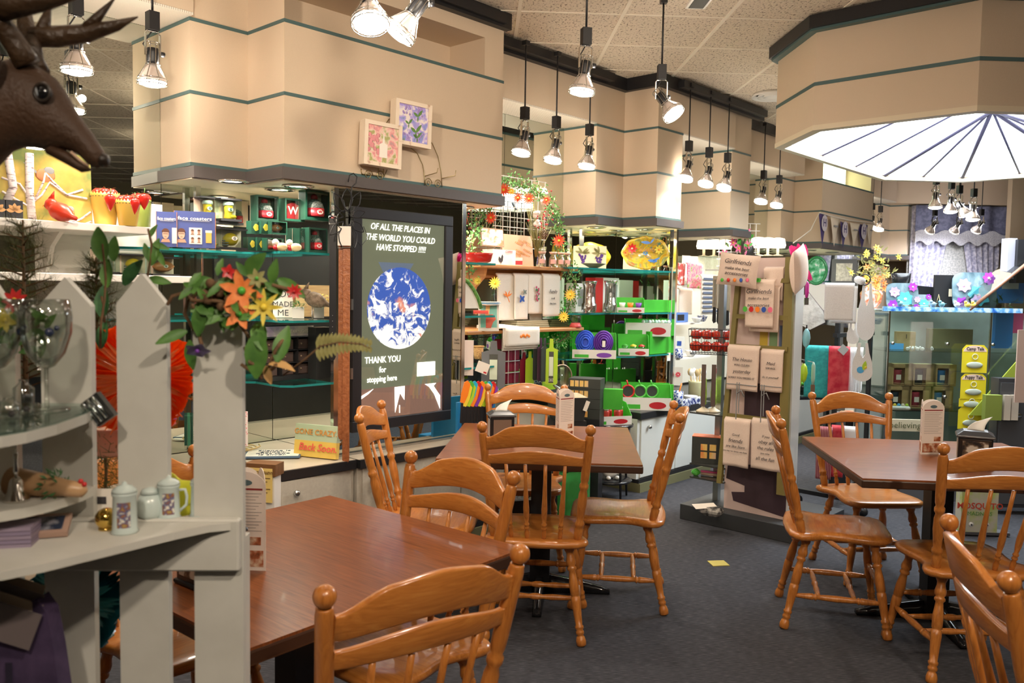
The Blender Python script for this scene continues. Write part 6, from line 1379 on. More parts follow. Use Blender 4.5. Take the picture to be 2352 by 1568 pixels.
carton('pink_card', 'plain pinkish card panel at the left end of the niche', 'card', place(1058, 1087, 781, 862, -3.8, None, 'c'), M('panel_pink', (.62, .5, .45), .6), .02)
P, wd, h, r = place(1086, 1111, 795, 824, -3.9, None, 'c'); t = thing('wicker_basket', 'small woven wicker basket at the left of the niche', 'basket', P); b = B(noisy('wicker', [(.4, (.35, .16, .05)), (.6, (.65, .38, .14))], 120, (1, 1, 2), rough=.6, bump=.6))
b.lathe([(wd*.36, 0), (wd*.42, h*.3), (wd*.5, h), (wd*.46, h), (wd*.38, h*.2)], 20); obj('weave', b, t); obj('rim', B(M('wicker_rim', (.5, .26, .08), .6)).tube([(wd*.49*cos(a), wd*.49*sin(a), h) for a in [2*pi*i/20 for i in range(20)]], .005, 6, True), t)
P = PV(1104, 856, -3.72); t = thing('price_card', 'white price card tilted over the coloured spatulas', 'card', P); X = Mx.Rotation(.35, 4, 'Y'); obj('card', B(PAPER).at(X).box(-.04, .04, 0, .002, 0, .07), t); obj('logo', B(CARD).at(X).box(.015, .035, -.001, 0, .006, .016), t)
P = place(1056, 1140, 868, 1062, -3.62, None, 'u'); t = thing('spatula_rack', 'blue floor rack of coloured spatulas left of the middle table', 'display rack', Vec((P[0].x, P[0].y, 0)), A45)
BLR = M('rack_blue', (.02, .25, .55), .4)
obj('back_panel', B(BLR).box(-P[1]/2, P[1]/2, .02, .04, 0, .86), t); obj('tray', B(BLR).box(-P[1]/2, P[1]/2, -.1, .02, .55, .62), t)
cols = [ORG, LIME, RED, YEL, M('teal_b', (.02, .4, .6), .4), PUR, GRN, ORG]
for k in range(16):
    px = 1062+4.3*k; hp = PV(px, 925+8*(k % 2), -3.50)
    s_ = thing('spatula', ORD[k]+' coloured spatula from the left in the blue rack', 'spatula', hp, .6, 'coloured spatulas with black handles')
    o_ = obj('blade', B(cols[(k*3) % 8]).at(TX(ry=.28)).prism([(-.014, .0), (.014, 0), (.026, .05), (.024, .12), (.0, .135), (-.02, .12), (-.022, .05)], 0, .006, 'y'), s_); obj('handle', B(BLK).at(TX(ry=.05)).box(-.007, .007, -.002, .008, -.12, .0, .002), s_)
for k, (x0, x1, py, l) in enumerate(((1160, 1213, 1064, 'upper'), (1175, 1212, 1110, 'lower'))):
    P = PZ((x0+x1)/2, py+40, .3); t = thing('magazine_stack', 'pale printed leaflets in a low rack under the middle table, %s one' % l, 'leaflets', Vec((P.x, P.y, .0)), .3); obj('stand', B(BLK).box(-.09, .09, 0, .04, 0, .3), t)
    for j in range(3): obj('leaflet', B(noisy('leaflet_print', [(.4, (.65, .65, .62)), (.55, (.3, .4, .3)), (.6, (.7, .7, .7))], 40, rough=.5)).at(TX(0, -.02*j, .02+.05*k, rx=-.4, rz=.1*j)).box(-.08, .08, 0, .004, .1, .3), t)
# black open box with cream inside, stack of pictured boxes
P, wd, h, r = place(1262, 1340, 897, 962, -3.55, None, 'c'); t = thing('open_bin', 'black tapered bin with cream lining and a white price tag', 'bin', P, r+.25); b = B(M('bin_black', (.035, .035, .035), .35)); w2, d2 = wd/2, .14
def frus(b, w0, w1, d0, d1, z0, z1): return b.raw([(-w0, -d0, z0), (w0, -d0, z0), (w0, d0, z0), (-w0, d0, z0), (-w1, -d1, z1), (w1, -d1, z1), (w1, d1, z1), (-w1, d1, z1)], [(0, 1, 5, 4), (1, 2, 6, 5), (2, 3, 7, 6), (3, 0, 4, 7), (3, 2, 1, 0)], False)
frus(b, w2*.8, w2, d2*.75, d2, 0, h*.85); obj('shell', b, t); b = B(M('lining_cream', (.75, .68, .55), .5)); frus(b, w2*.75, w2*.96, d2*.7, d2*.95, .01, h*.86); obj('lining', b, t); tg = obj('price_tag', B(PAPER).at(TX(w2*.75, -d2-.01, h*.4, ry=.35)).box(-.014, .014, 0, .002, 0, .07), t)
o_ = obj('stand', B(BLK).box(-w2, w2, -.1, .14, -P.z, 0), t)
t = thing('boxed_set', 'tall stack of dark boxes with food pictures beside the black bin', 'boxes', place(1303, 1378, 868, 962, -3.6, None, 'c')[0], -.35); P, wd, h, r = place(1303, 1378, 868, 962, -3.6, None, 'c')
bands = noisy('warm_blocks', [(.35, (.75, .2, .05)), (.5, (.8, .55, .15)), (.65, (.7, .45, .35))], 22, (1, 1, .2), rough=.5)
for k in range(4):
    o_ = obj('box', B(CHA).box(-wd/2, wd/2, 0, .16, h*k/4+.001, h*(k+1)/4-.001), t)
    for j in range(4): obj('picture', B(bands).box(-wd/2+wd*(.05+.15*j), -wd/2+wd*(.05+.15*j)+wd*.12, -.001, 0, h*k/4+h*.05, h*(k+1)/4-h*.05), o_)
obj('stand', B(BLK).box(-wd/2, wd/2, 0, .16, -P.z, 0), t)
# green bucket with lid on the floor and round black side table
P = PZ(1312, 1225, 0); P = Vec((PZ(1312, 1150, .12).x, PZ(1312, 1150, .12).y, 0)); t = thing('green_tub', 'green tub with a white lid on the floor behind the middle table', 'tub', P, .4); 
b = B(noisy('tub_green', [(.4, (.04, .25, .05)), (.6, (.06, .4, .1))], 6, rough=.4)); b.box(-.11, .11, -.09, .09, 0, .36, .03); obj('body', b, t); obj('lid', B(WHT).box(-.12, .12, -.1, .1, .36, .38, .03), t)
P = Vec((1.02, 6.15, 0)); t = thing('round_side_table', 'round black two-tier side table carrying the green bottle carton', 'side table', P)
obj('top', B(BLKG).lathe([(.155, .545), (.165, .55), (.165, .565), (.155, .57), (.001, .57)], 28), t); obj('apron', B(BLKG).lathe([(.14, .47), (.145, .545)], 28), t); obj('lower_shelf', B(BLKG).lathe([(.155, .13), (.165, .14), (.155, .15), (.001, .15)], 28), t); obj('column', B(BLKG).lathe([(.02, .15), (.012, .25), (.025, .35), (.015, .47)], 12), t)
for k in range(4): a = k*pi/2+.4; obj('leg', B(BLKG).tube([(.13*cos(a), .13*sin(a), .55), (.14*cos(a), .14*sin(a), .2), (.15*cos(a), .15*sin(a), .005)], [.012, .01, .008], 8), t)
t = thing('cat_figure', 'white cat figure with grey patches on the lower tier of the round table', 'figurine', (1.02, 6.15, .151), .2); obj('body', B(WHT).ball((0, 0, .08), .07, 14, (1, .7, 1.15)), t)
for q_ in (-1, 1): obj('paw', B(WHT).ball((q_*.035, -.06, .015), .018, 10, (1, 1.4, .8)), t)
obj('head', B(M('cat_grey', (.3, .28, .26), .6)).ball((0, -.03, .18), .042, 12), t)
# ================= green display cartons
DGR = noisy('carton_green', [(.4, (.05, .42, .03)), (.6, (.07, .50, .04))], 5, rough=.4); STRP = M('carton_white', (.75, .7, .66), .45); IN_ = M('carton_inner', (.03, .28, .03), .5)
def tray(pl0, label, d=.2, sides=True, front=.35, rz=None, pr=CARD, group='green display cartons', back=True):
    loc, wd, h, r = pl0; t = thing('display_carton', label, 'display carton', loc, r if rz is None else rz, group); w2 = wd/2; f = h*front
    b = B(DGR)
    for s in (-1, 1): b.prism([(0, 0), (d, 0), (d, h), (d*.45, h*.95), (0, f)], s*w2-.0015, s*w2+.0015, 'x')
    b.box(-w2, w2, 0, d, 0, .003); obj('shell', b, t)
    if back: obj('back', B(DGR).box(-w2, w2, d-.003, d, .003, h), t)
    obj('front_panel', B(STRP).box(-w2, w2, -.002, .001, 0, f), t)
    obj('front_stripe', B(DGR).box(-w2*.9, -w2*.25, -.003, -.002, f*.1, f*.45), t); obj('front_print', B(pr).prism([(w2*.45+w2*.35*cos(2*pi*i/16), f*.4+f*.28*sin(2*pi*i/16)) for i in range(16)], -.003, -.002, 'y'), t)
    return t, w2, h, f, d
def inside(t, loc_rz, x, y, z): return (Mx.Translation(t.location) @ Mx.Rotation(t.rotation_euler[2], 4, 'Z')) @ Vec((x, y, z))
T, w2, h, f, d = tray(place(1417, 1480, 683, 718, -3.83, 1.382, 'c'), 'green and white carton of cups on the second glass shelf, below the stained plate', .16, rz=-.12)
T['label'] = 'green and white carton of cups on the second glass shelf'
for k, m in enumerate((WHT, ORG, PUR)):
    p_ = inside(T, 0, -w2*.6+w2*.6*k, .05, .03); c_ = thing('plastic_cup', ['white', 'orange', 'purple'][k]+' cup in the carton on the second glass shelf', 'cup', p_, 0, 'cups in the green carton'); obj('cup', B(m).lathe([(.018, 0), (.026, .05), (.023, .05), (.016, .01)], 14), c_)
carton('green_box_side', 'green slanted carton side right of the cups on the second glass shelf', 'box', place(1480, 1541, 690, 718, -3.86, 1.382), DGR, .12); 
T, w2, h, f, d = tray(place(1314, 1415, 762, 820, -3.86, 1.032, 'c'), 'green carton holding the blue and purple oval colanders', .2, rz=-.12, pr=PUR)
for k, (m, n_, l) in enumerate(((M('colander_blue', (.04, .12, .75), .35), 0, 'bright blue'), (M('colander_purple', (.12, .03, .35), .35), 1, 'purple'))):
    p_ = inside(T, 0, (-.42+.84*k)*w2, .06, f*.6); c_ = thing('oval_colander', l+' folding oval colander standing in the green carton', 'colander', p_, -.05, 'folding colanders')
    for j, s in enumerate((1, .8, .6, .4)): obj('ring', B(m).tube([(w2*.42*s*cos(a), -.006*j, h*.42+h*.45*s*sin(a)) for a in [2*pi*i/24 for i in range(24)]], .008, 6, True), c_)
    obj('bowl', B(m).prism([(w2*.4*cos(2*pi*i/24), h*.42+h*.43*sin(2*pi*i/24)) for i in range(24)], .0, .006, 'y'), c_)
obj('tag', B(PAPER).box(-.012, .012, -.035, -.033, h*.25, h*.5), c_)
T, w2, h, f, d = tray(place(1420, 1490, 772, 820, -3.83, 1.032, 'c'), 'green carton of burger presses with a burger picture, third glass shelf', .2, rz=-.12)
for k, m in enumerate((GRN, YEL, RED)):
    p_ = inside(T, 0, (-.55+.55*k)*w2, .05, f+.0); c_ = thing('round_container', ['green', 'yellow', 'red'][k]+' domed round container in the burger carton', 'container', p_, 0, 'domed round containers'); obj('lid', B(m).lathe([(.028, .014), (.026, .024), (.001, .034)], 16), c_); obj('base', B(CPL).lathe([(.02, -.01), (.028, .014)], 16), c_)
carton('green_box_side', 'plain green box right of the burger carton on the third glass shelf', 'box', place(1492, 1541, 768, 820, -3.84, 1.032), DGR, .16)
T, w2, h, f, d = tray(place(1436, 1540, 733, 772, -3.87, None, 'c'), 'green carton of pastel eggs stacked above the burger carton', .16, front=.8, rz=-.12)
for k in range(9):
    p_ = inside(T, 0, -w2*.2+w2*.14*k, .03+.03*(k % 2), h*.8); c_ = obj('egg_cup', B([M('pastel_%d' % (k % 3), [(.75, .8, .75), (.45, .7, .6), (.7, .75, .85)][k % 3], .4)][0]).ball((0, 0, .008), .016, 10, (1, 1, 1.1))); c_.location = p_; tag(c_, ORD[k]+' pastel egg from the left in the upper green carton', 'egg', 'pastel eggs in the green carton')
T, w2, h, f, d = tray(place(1428, 1542, 866, 925, -3.62, ZC+.001, 'c'), 'largest green carton with red and green rings on the white cabinet', .2, front=.5, rz=-.12)
for k, (m, l) in enumerate(((RED, 'red ring strainer'), (GRN, 'left green ring strainer'), (GRN, 'right green ring strainer'))):
    p_ = inside(T, 0, (-.75+.5*k)*w2, .05+.02*k, f*.9); c_ = thing('ring_strainer', l+' with a dark centre in the largest green carton', 'strainer', p_, 0, 'ring strainers'); obj('ring', B(m).tube([(.048*cos(a), 0, .05+.048*sin(a)) for a in [2*pi*i/22 for i in range(22)]], .008, 6, True), c_); obj('mesh', B(CHA).prism([(.043*cos(2*pi*i/20), .05+.043*sin(2*pi*i/20)) for i in range(20)], 0, .004, 'y'), c_); obj('handle', B(m).tube([(.0, 0, .1), (-.01, .01, .14)], .006, 6), c_)
carton('green_box_side', 'plain green box end at the right of the largest carton', 'box', place(1500, 1546, 868, 925, -3.585, ZC+.001, 'c'), DGR, .02)
T, w2, h, f, d = tray((Vec((1.0, 6.03, .571)), .33, .16, 0), 'green carton of white squeeze bottles on the round black table', .22, front=.4, rz=.28)
for k in range(6):
    p_ = inside(T, 0, (-.7+.28*k)*w2, .05+.05*(k % 2), .02); c_ = thing('squeeze_bottle', ORD[k]+' white squeeze bottle from the left in the carton on the round table', 'bottle', p_, 0, 'white squeeze bottles'); obj('body', B(M('bottle_red', (.6, .05, .04), .4)).lathe([(.024, 0), (.025, .07), (.02, .085)], 14), c_); obj('cap', B(WHTG).lathe([(.022, .085), (.022, .1), (.008, .11), (.004, .14)], 14), c_)
carton('green_box_side', 'small green carton end left of the bottle carton', 'box', place(1378, 1430, 893, 940, -3.5, None, 'c'), DGR, .06)
# grape plates, stained glass plate, vases
P, wd, h, r = place(1316, 1392, 560, 613, -4.15, 1.732, 'c'); t = thing('grape_plate', 'cream square plate painted with two grape bunches on the top glass shelf', 'plate', P, r); X = Mx.Rotation(-.15, 4, 'X')
obj('plate', B(M('plate_cream', (.85, .76, .5), .3)).at(X).box(-wd/2, wd/2, 0, .01, 0, h), t)
b = B(M('grape', (.10, .03, .25), .3)).at(X)
for c0 in (-.22, .28):
    for k in range(22): b.ball((c0*wd+rr.uniform(-.028, .028)*(1-k/40), -.004, h*(.62-.018*k)), .0085, 6, (1, .4, 1))
b.mat(OLV2)
for c0 in (-.22, .28):
    for k in range(6): b.leaf((c0*wd, -.004, h*.68), (rr.uniform(-1, 1), 0, rr.uniform(-.1, .7)), (0, -1, 0), .06, .02, 0, 0)
obj('grape_print', b, t)
P, wd, h, r = place(1336, 1392, 604, 614, -4.0, 1.732, 'c'); t = thing('flat_dish', 'dark green flat dish in front of the grape plate', 'dish', P); obj('dish', B(M('dish_dark', (.10, .11, .06), .3)).lathe([(.03, 0), (wd/2, h), (wd/2-.004, h+.003), (.03, .006)], 24), t)
P, wd, h, r = place(1427, 1536, 541, 617, -3.95, 1.74, 'c'); t = thing('stained_glass_plate', 'round stained glass style plate with flowers and birds on the top glass shelf', 'plate', P, r)
sg = noisy('stained_glass', [(.32, (.12, .3, .25)), (.42, (.65, .35, .02)), (.5, (.8, .55, .05)), (.58, (.3, .35, .1)), (.68, (.55, .08, .03))], 7, rough=.15, coat=.6, dist=2)
b = B(sg); vs = []; n = 40
for k, (s, y) in enumerate(((.001, .02), (.5, .018), (.85, .0), (1, -.01), (1, -.004), (.8, .008), (.001, .026))):
    for i in range(n): a = 2*pi*i/n; e = 1+(.03*cos(8*a) if s > .8 else 0); vs.append((wd/2*s*e*cos(a), y, h/2+h/2*s*e*sin(a)))
b.raw(vs, [[k*n+i, k*n+(i+1) % n, k*n+n+(i+1) % n, k*n+n+i] for k in range(6) for i in range(n)], True); pt = obj('plate', b, t)
def pf(x, z, r_, m, cm, n_=8): b = B(m); flower(b, (x*wd, -.006, h*z), (0, -1, 0), r_, m, cm, n_, r_*.55, cup=0); obj('painted_flower', b, t)
pf(-.28, .63, .045, M('sg_red', (.6, .03, .03), .2), CREAM); pf(.28, .6, .04, YEL, ORG); pf(-.42, .5, .03, ORG, RED); pf(.0, .5, .025, M('sg_blue', (.1, .3, .6), .2), YEL)
b = B(M('sg_bluebird', (.08, .25, .7), .2)); b.leaf((.1*wd, -.01, h*.8), (-1, 0, .1), (0, -1, 0), .08, .03, 0, 0).leaf((.1*wd, -.01, h*.8), (.5, 0, .6), (0, -1, 0), .05, .02, 0, 0).leaf((.25*wd, -.01, h*.25), (-1, 0, .1), (0, -1, 0), .08, .03, 0, 0).leaf((.15*wd, -.01, h*.25), (1, 0, .5), (0, -1, 0), .07, .02, 0, 0); obj('painted_bird', b, t)
txt('BLESSED', .035, M('sg_orange', (.7, .3, .03), .3), t, (.03*wd, -.014, h*.58), rot=(pi/2, .0, 0), bold=.0006)
VG = glass('vase_glass', (.88, .88, .86), .72)
for (a, c_, l) in ((1335, 1370, 'left'), (1386, 1416, 'right')):
    P, wd, h, r = place(a, c_, 642, 716, -3.9, 1.382, 'c'); t = thing('glass_vase', 'ribbed clear glass vase on the second glass shelf, %s of two' % l, 'vase', P, 0, 'ribbed glass vases'); s = wd/2
    b = B(VG).lathe([(s*.8, 0), (s, h*.1), (s, h*.28), (s*.85, h*.32), (s*.8, h*.8), (s*.95, h*.95), (s*1.1, h), (s*1.05, h), (s*.75, h*.8), (s*.78, h*.35), (s*.9, h*.25), (s*.7, h*.03)], 20); obj('body', b, t)
carton('vase_box', 'tall red vase box between the ribbed vases', 'box', place(1366, 1384, 637, 716, -4.05, 1.382), RED, .1); carton('vase_box', 'tall white vase box with a grey flower picture', 'box', place(1384, 1420, 638, 716, -4.08, 1.382), WHTG, .1, deco=[('photo', M('vase_photo', (.3, .32, .3), .4), -.3, .4, .2, .8)]); carton('vase_box', 'white vase box left of the ribbed vases', 'box', place(1322, 1345, 650, 716, -4.1, 1.382), WHTG, .1, deco=[('photo', M('vase_photo'), -.3, .3, .2, .8)])

t = thing('mirror_panel', 'mirrored side partition at the right end of the large glass shelves', 'mirror', W(6.185, -4.42, ZC), A45); obj('sheet', B(MIR).box(0, .008, -.56, 0, .002, 1.46), t)
# ================= second niche goods (right of the green cartons)
def wireshelf(u0, u1, v, z, label):
    t = thing('white_shelf', label, 'shelf', W((u0+u1)/2, -4.42, z), A45); obj('board', B(WHT).box(-(u1-u0)/2, (u1-u0)/2, -(v+4.42), 0, -.015, 0), t); return t
wireshelf(6.2, 7.1, -4.05, 1.27, 'upper white shelf with blue dishes in the second niche'); wireshelf(6.2, 7.1, -3.95, .96, 'lower white shelf in the second niche')
t = thing('white_display_wall', 'white display wall with ruffled cream valance in the second niche', 'display wall', W(7.72, -4.40, .64), A45)
obj('panel', B(M('panel_cream', (.75, .70, .60), .6)).box(-.6, .6, 0, .012, 0, 1.16), t)
obj('valance', B(noisy('lace_cream', [(.4, (.78, .70, .55)), (.6, (.85, .78, .65))], 60, rough=.9)).grid(lambda a, b: (-.48+.96*a, -.03+.012*sin(a*40), 1.0+.28*b+.012*sin(a*60)*(1-b)), 60, 3, .004), t)
PINKF = noisy('floral_pink', [(.35, (.8, .7, .6)), (.45, (.85, .15, .3)), (.55, (.85, .5, .5)), (.65, (.3, .45, .1))], 22, rough=.8)
towel(place(1577, 1611, 603, 662, -4.1), 'pink rose printed oven cloth hanging in the second niche', PINKF, group=None, name='oven_cloth', cat='oven cloth')
towel(place(1556, 1572, 603, 655, -4.15), 'red and white pouch hanging left of the pink rose cloth', noisy('red_print', [(.4, (.8, .75, .7)), (.5, (.6, .1, .08))], 20, rough=.8), name='cloth_pouch', cat='pouch')
towel(place(1558, 1588, 660, 722, -4.2), 'plain cream apron hanging below the red pouch', LIN, name='apron', cat='apron')
t = towel(place(1609, 1646, 630, 722, -3.98), 'white towel with slate blue stripes beside the knives', LIN); P, wd, h, r = place(1609, 1646, 630, 722, -3.98); b = B(M('stripe_slate', (.12, .15, .22), .8))
for k in range(8): b.box(-wd/2, wd/2, -.026, -.0215, h*(.06+.115*k), h*(.11+.115*k))
obj('stripe', b, t)
BW = noisy('blue_white', [(.4, (.02, .05, .25)), (.55, (.5, .52, .6))], 60, rough=.25, kind='voronoi', coat=.4)
def jar(px0, px1, pyt, pyb, v, z, mat, label, prof, cat='pot', name='pot', grp=None, extra=None):
    P, wd, h, r = place(px0, px1, pyt, pyb, v, z, 'c'); t = thing(name, label, cat, P, 0, grp); obj('body', B(mat).lathe([(a*wd/2, c*h) for a, c in prof], 22), t)
    if extra: extra(t, wd, h)
    return t
BOWL = [(.4, 0), (.6, .1), (.95, .8), (1, 1), (.92, 1), (.6, .25), (.001, .2)]
jar(1588, 1612, 733, 745, -4.0, 1.272, WHTG, 'white bowl on the upper shelf of the second niche', BOWL, 'bowl', 'bowl')
jar(1600, 1625, 728, 742, -4.15, 1.272, BW, 'blue and white bowl behind the white one', BOWL, 'bowl', 'bowl')
carton('blue_box', 'blue picture box on the upper shelf of the second niche', 'box', place(1549, 1580, 722, 745, -4.1, 1.272), M('box_blue', (.1, .2, .5), .5), .06, deco=[('picture', BLK, -.3, .2, .2, .8)])
jar(1545, 1569, 808, 830, -3.95, .962, BW, 'blue patterned mug on the lower shelf of the second niche', [(.8, 0), (.9, .05), (.9, 1), (.8, 1), (.75, .1)], 'mug', 'mug'); jar(1572, 1600, 818, 832, -3.98, .962, WHTG, 'white bowl on the lower shelf of the second niche', BOWL, 'bowl', 'bowl')
carton('boat_card', 'white upright card with a blue sailing boat', 'card', place(1547, 1572, 772, 808, -4.0, None, 'c'), WHTG, .02, deco=[('boat_print', BLU, -.2, .2, .4, .7)])
def flowersign(px0, px1, a, b_, l):
    P, wd, h, r = place(px0, px1, a, b_, -3.75, None, 'c'); t = thing('flower_sign', l, 'card', P, r); obj('card', B(PAPER).box(-wd/2, wd/2, 0, .004, 0, h), t); q_ = B(PNK); flower(q_, (0, -.003, h*.6), (0, -1, 0), wd*.32, M('poppy', (.8, .08, .12), .6), CREAM, 9, wd*.2, 0); obj('poppy_print', q_, t)
flowersign(1546, 1567, 842, 885, 'white card with a pink poppy beside the cream crock'); flowersign(1636, 1656, 838, 870, 'white card with a pink poppy behind the green brushes')
def utens(t, wd, h):
    b = B(M('spoon_wood', (.6, .42, .2), .6)); b2 = B(WHTG)
    for k in range(7): a = k*.9; x, y = wd*.25*cos(a), wd*.25*sin(a); (b if k % 2 else b2).tube([(x, y, h*.5), (x*1.6, y*1.3, h*1.35)], .006, 6); (b if k % 2 else b2).ball((x*1.7, y*1.4, h*1.45), .022, 8, (1, .4, 1.6))
    obj('wooden_spoon', b, t); obj('white_spoon', b2, t)
jar(1580, 1620, 858, 902, -3.7, ZC+.001, M('crock_cream', (.72, .68, .42), .3), 'cream crock of spoons on the white cabinet', [(.85, 0), (.95, .05), (.95, .9), (1.02, 1), (.9, 1), (.88, .1), (.001, .08)], 'crock', 'crock', extra=utens)
jar(1544, 1570, 884, 915, -3.64, ZC+.001, BW, 'blue speckled mug holding an orange spoon on the white cabinet', [(.9, 0), (.95, .05), (.95, 1), (.85, 1), (.8, .1)], 'mug', 'mug', extra=lambda t, w_, h: obj('spoon', B(ORG).tube([(0, 0, h*.6), (w_*.3, 0, h*1.6)], .006, 6), t)); jar(1570, 1602, 898, 915, -3.62, ZC+.001, WHTG, 'white bowl beside the blue speckled mug', BOWL, 'bowl', 'bowl')
P, wd, h, r = place(1560, 1612, 910, 930, -3.58, None, 'u'); t = thing('blue_scarf', 'dark blue cloth with white swirls hanging over the cabinet edge', 'cloth', P, r); obj('cloth', B(noisy('swirl_blue', [(.45, (.02, .03, .16)), (.55, (.65, .68, .75))], 14, rough=.7, dist=3)).grid(lambda a, b: ((a-.5)*wd, -.02-.012*sin(a*8), h*(b-.1)), 12, 4, .006), t)
# knives
for k in range(5):
    px = 1640+10*k; P, wd, h, r = place(px-6, px+6, 632+4*k, 742+2*k, -3.2, None, 'c'); t = thing('kitchen_knife', 'kitchen knife in clear sleeve with black handle, number %d from the left' % (k+1) if 0 else 'kitchen knife in pale sleeve with black handle, %s in the row' % ('first', 'second', 'third', 'fourth', 'fifth')[k], 'knife', P, r-.4, 'hanging kitchen knives')
    obj('sleeve', B(M('sleeve_tan', (.42, .36, .28), .4)).box(-wd/2, wd/2, 0, .006, h*.32, h), t); obj('blade_print', B(STL).box(-wd*.3, wd*.2, -.001, 0, h*.36, h*.92), t); obj('handle', B(BLK).prism([(-wd*.3, h*.34), (-wd*.36, .02), (-wd*.1, 0), (wd*.3, .01), (wd*.22, h*.34)], -.004, .012, 'y'), t)
P = PV(1662, 622, -3.18); t = obj('knife_rail', B(STL).box(-.14, .16, 0, .02, 0, .012)); t.location = P; t.rotation_euler = (0, 0, -.4); tag(t, 'steel rail from which the kitchen knives hang', 'rail')
# ================= towel pillar
PO = W(4.95, -2.52, 0); QX = Vec((S2, -S2, 0)); QY = Vec((S2, S2, 0))
pt = thing('display_pillar', 'freestanding display pillar with black base and olive ladder rails hung with towels', 'display stand', PO, -A45)
BASE = M('base_charcoal', (.035, .037, .04), .6)
o_ = obj('base', B(BASE).box(-.43, .43, 0, .69, 0, .105), pt); bev(o_, .004)
def PLc(px, py, u): p = PU(px, py, u)-PO; return p.dot(QX), p.z
x0, _ = PLc(1668, 1000, 5.08); x1, _ = PLc(1813, 1000, 5.08); zt = PLc(1750, 592, 5.08)[1]; zb = .105
obj('panel', B(M('panel_grey', (.55, .52, .48), .5)).box(x0, x1, .13, .23, zb, zt), pt)
POSTP = M('print_pinkish', (.66, .50, .45), .45); PLM = M('print_plum', (.06, .035, .045), .4)
def pz(py, px=1740): return PLc(px, py, 5.08)[1]
obj('poster', B(POSTP).box(x0, x1, .1265, .13, zb, zt), pt)
b = B(PLM); X_ = lambda px: PLc(px, 1000, 5.08)[0]
b.box(X_(1708), X_(1800), .1245, .1262, pz(960), pz(880)); b.prism([(X_(1675), pz(1075)), (X_(1812), pz(1060)), (X_(1812), pz(1175)), (X_(1690), pz(1160)), (X_(1685), pz(1140)), (X_(1715), pz(1135)), (X_(1715), pz(1120)), (X_(1672), pz(1110))][::-1], .1245, .1262, 'y')
obj('poster_shape', b, pt); 
for k, m in enumerate((M('print_ochre', (.6, .42, .05), .5), M('print_green', (.2, .32, .15), .5), M('print_blue', (.12, .16, .28), .5))): obj('poster_stripe', B(m).box(X_(1738+22*k), X_(1756+22*k), .1245, .1262, pz(800), pz(745)), pt)
OLI = M('olive_rail', (.20, .16, .045), .5)
def railb(a, b_, u0, u1, w_=.02, d_=.028):
    (ax_, az), (bx_, bz) = PLc(*a, u0), PLc(*b_, u1); ya, yb = (u0-4.95), (u1-4.95)
    B_ = B(OLI); vs = [(ax_-w_, ya-d_, az), (ax_+w_, ya-d_, az), (ax_+w_, ya, az), (ax_-w_, ya, az), (bx_-w_, yb-d_, bz), (bx_+w_, yb-d_, bz), (bx_+w_, yb, bz), (bx_-w_, yb, bz)]
    return B_.raw(vs, [(0, 1, 2, 3), (7, 6, 5, 4), (0, 4, 5, 1), (1, 5, 6, 2), (2, 6, 7, 3), (3, 7, 4, 0)], False)
obj('ladder_rail', railb((1655, 1108), (1704, 592), 4.97, 5.06, .016), pt); obj('ladder_rail', railb((1797, 1135), (1818, 590), 4.97, 5.06, .028), pt)
for (py, u, pa, pb_) in ((643, 5.03, 1700, 1815), (727, 5.02, 1692, 1812), (797, 5.0, 1685, 1810), (960, 4.985, 1670, 1805)):
    (a, z), (c_, z2) = PLc(pa, py, u), PLc(pb_, py, u); z = (z+z2)/2; obj('crossbar', B(OLI).box(a, c_, u-4.95-.012, u-4.95+.008, z-.018, z+.012), pt)
obj('side_trim', B(M('pillar_edge', (.6, .6, .58), .4)).box(x1, x1+.012, .12, .24, zb, zt), pt)
# wing: grey post with black glass shelves
xw = PLc(1650, 1100, 5.25)[0]
obj('wing_post', B(STL).box(xw-.02, xw+.02, .26, .3, .105, 1.75), pt)
wz = {}
for nm, py in (('a', 945), ('b', 1062), ('c', 1093)):
    (a, z), (c_, _) = PLc(1584, py, 5.05), PLc(1662, py, 5.05); wz[nm] = z; obj('wing_shelf', B(M('smoked_glass', (.05, .05, .045), .12)).box(a, c_, .1, .36, z-.01, z), pt)
def onwing(px, pyb, key, u=5.15): x, z = PLc(px, pyb, u); return PO+QX*x+QY*(u-4.95)+Vec((0, 0, wz[key]+.001))
BRU = noisy('brush_green', [(.3, (.25, .4, .03)), (.7, (.5, .68, .12))], 50, rough=.7)
for (px, l) in ((1615, 'left'), (1638, 'right')):
    p_ = onwing(px, 945, 'a', 5.12+.002*(px-1615)); t = thing('bottle_brush', 'lime green bristle brush on a white foot with dark label, %s of two' % l, 'brush', p_, -.4, 'lime green brushes'); obj('foot', B(CREAM).lathe([(.05, 0), (.045, .01), (.012, .03), (.01, .05)], 20), t); b = B(BRU)
    for k in range(520): a = rr.uniform(0, 2*pi); z = .05+.17*rr.random(); L = .032*(1-.3*abs(z-.13)/.09); b.leaf((.012*cos(a), .012*sin(a), z), (cos(a), sin(a), .4), (0, 0, 1), L, .004, 0, 0, n=1)
    b.lathe([(.018, .05), (.022, .12), (.016, .23), (.001, .24)], 12); obj('bristle', b, t); obj('label', B(M('label_brown', (.12, .08, .07), .5)).box(-.014, .016, -.036, -.034, .04, .33), t)
p_ = onwing(1622, 1062, 'b', 5.1); P, wd, h, r = p_, 68*p_.y/FPX, 62*p_.y/FPX, 0; t = carton('mug_box', 'dark box with four small pictures and an orange top on the wing shelf', 'box', (p_, wd, h, -.35), CHA, .12)
obj('orange_top', B(M('top_orange', (.7, .16, .06), .5)).box(-wd/2, wd/2, 0, .12, h, h+.004), t)
for k in range(4): decal(t, 'picture', bands, -wd*.2+wd*.3*(k % 2), -wd*.2+wd*.3*(k % 2)+wd*.22, h*.2+h*.3*(k//2), h*.2+h*.3*(k//2)+h*.24, -.0008)
